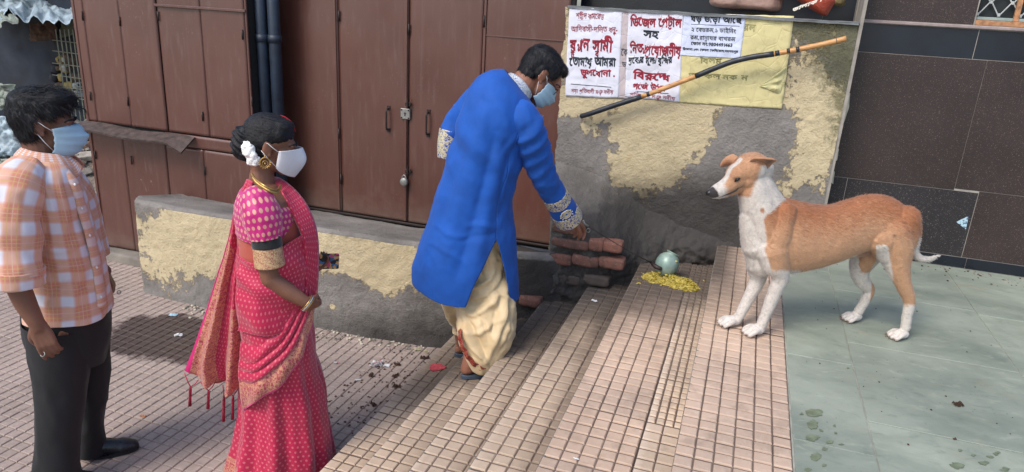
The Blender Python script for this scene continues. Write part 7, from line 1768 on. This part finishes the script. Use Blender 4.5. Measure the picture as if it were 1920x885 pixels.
scrap('pale blue wrapper at the far edge of the wet stain', 325, 591, .050, .034, 0, BP, .3, crump=.004, seed=1); scrap('crumpled white scrap in the middle of the wet stain', 335, 630, .045, .022, 0, WP, .5, crump=.010, seed=2)
scrap('crumpled white and pink wrapper on the street tiles left of the red powder', 706, 685, .060, .048, 0, PW.m, .4, 'wrapper', crump=.020, seed=3); scrap('flat white card leaning on the crumpled wrapper', 725, 686, .034, .032, 0, WP, .2, 'card', crump=.002, h=.004, seed=4)
scrap('thin white sliver of paper below the crumpled wrapper', 671, 713, .034, .010, 0, WP, .5, crump=.003, seed=5); scrap('dull yellow wrapper near the foot of the low wall', 784, 657, .040, .024, 0, YWM, .6, 'wrapper', crump=.008, seed=6)
scrap('curled pale strip beside the dull yellow wrapper', 799, 661, .034, .012, 0, YWM, -.6, crump=.010, seed=7); scrap('small red and white bit between sari and low wall', 631, 681, .030, .014, 0, PW.m, .3, 'wrapper', crump=.006, seed=8)
scrap('small blue wrapper close to the low wall behind the sari', 628, 619, .034, .012, 0, BP, .1, 'wrapper', crump=.004, seed=9); scrap('small orange scrap on the tiles left of the sari hem', 268, 781, .028, .010, 0, simple('orange scrap', lin(196, 130, 84), .6, bump=0), .2, crump=.004, seed=10)
scrap('small white scrap at the shaded foot of the upper steps', 1114, 566, .034, .018, .5, WP, -.6, crump=.006, seed=11, h=.006); scrap('white match stick sized scrap on the step in front', 1080, 861, .020, .005, .625, WP, -.1, crump=.001, seed=12)
LBL = ['dry brown leaf beside the flat white card', 'curled dry leaf left of the red powder', 'dry leaf nearest the camera below the card', 'dark dry leaf at the left of the scattered leaves', 'forked dry twig leaf near the step edge', 'dry leaf between wrapper and low wall']
for i, (x, y, s_, r_) in enumerate(((745, 685, .034, .2), (742, 706, .040, 1.2), (744, 726, .044, .4), (696, 705, .040, 2.0), (700, 760, .036, 2.6), (796, 672, .05, .6))):
    scrap(LBL[i], x, y, s_, s_ * .45, 0, BRN, r_, 'dry_leaf', 'leaf', .010, .003, 20 + i, 'dry leaves scattered on the street tiles')
scrap('brown dry leaf lying on the green slabs at the right', 1796, 760, .034, .022, .75, BRN, .4, 'dry_leaf', 'leaf', .008, .003, 31); scrap('tiny dark crumb on the green slabs near the right edge', 1790, 824, .010, .007, .75, BRN, .4, 'crumb', 'crumb', .002, .002, 32)
# crumbs of plaster along the wall foot
rnd = random.Random(21); cb = MB()
for i in range(260):
    px = rnd.uniform(300, 850); x = G(px, 600, 0).x; y = ledge_front(x) - .02 - abs(rnd.gauss(0, .07)); s = rnd.uniform(.002, .008)
    if x < -1.5: cb.box(x - s, x + s * rnd.uniform(.6, 1.6), y - s, y + s, 0, s * 1.2, s * .3, rnd.choice((0, 1)))
for i in range(220):
    x = rnd.uniform(-1.9, -1.52); y = rnd.uniform(2.6, 3.5); s = rnd.uniform(.0015, .005); cb.box(x - s, x + s, y - s, y + s * 1.5, 0, s, s * .3, 2)
for i in range(90):
    x = rnd.uniform(.5, 1.7); y = 4.42 - abs(rnd.gauss(0, .10)); s = rnd.uniform(.0015, .005); cb.box(x - s, x + s, y - s, y + s * 1.5, .75, .75 + s, s * .3, rnd.choice((0, 2)))
for i in range(60):
    x = rnd.uniform(.35, 1.8); y = rnd.uniform(1.8, 4.3); s = rnd.uniform(.001, .003); cb.box(x - s, x + s, y - s, y + s * 1.5, .75, .75 + s, s * .3, 2)
tag(cb.build('crumbs', [CONC, SMEAR, BRN]), 'crumbs of plaster and dirt along the foot of the walls', 'crumbs', kind='stuff')
# greasy splashes on the slabs
GRS = simple('dried greasy splash', lin(112, 122, 100), .4, var=.15, vs=40, bump=0)
for i, (x, y, rx, ry) in enumerate(((1527, 773, 17, 8), (1524, 796, 10, 9), (1524, 820, 13, 7), (1530, 856, 11, 8), (1556, 829, 9, 3.5), (1540, 806, 4, 2), (1568, 812, 5, 2), (1546, 842, 7, 2.5), (1515, 880, 8, 4), (1578, 833, 4, 2), (1565, 798, 4, 1.5), (1503, 776, 4, 2), (1795, 873, 14, 6), (1845, 868, 10, 4), (1870, 850, 7, 3), (1858, 857, 6, 2), (1800, 844, 5, 2), (1885, 880, 9, 4), (1825, 853, 5, 2), (1590, 690, 2.5, 1.2), (1545, 872, 6, 3))):
    blot('splash', ell(x, y, rx, ry), .7515, GRS, th=.0005, amp=.006, parent=landing, seed=i)
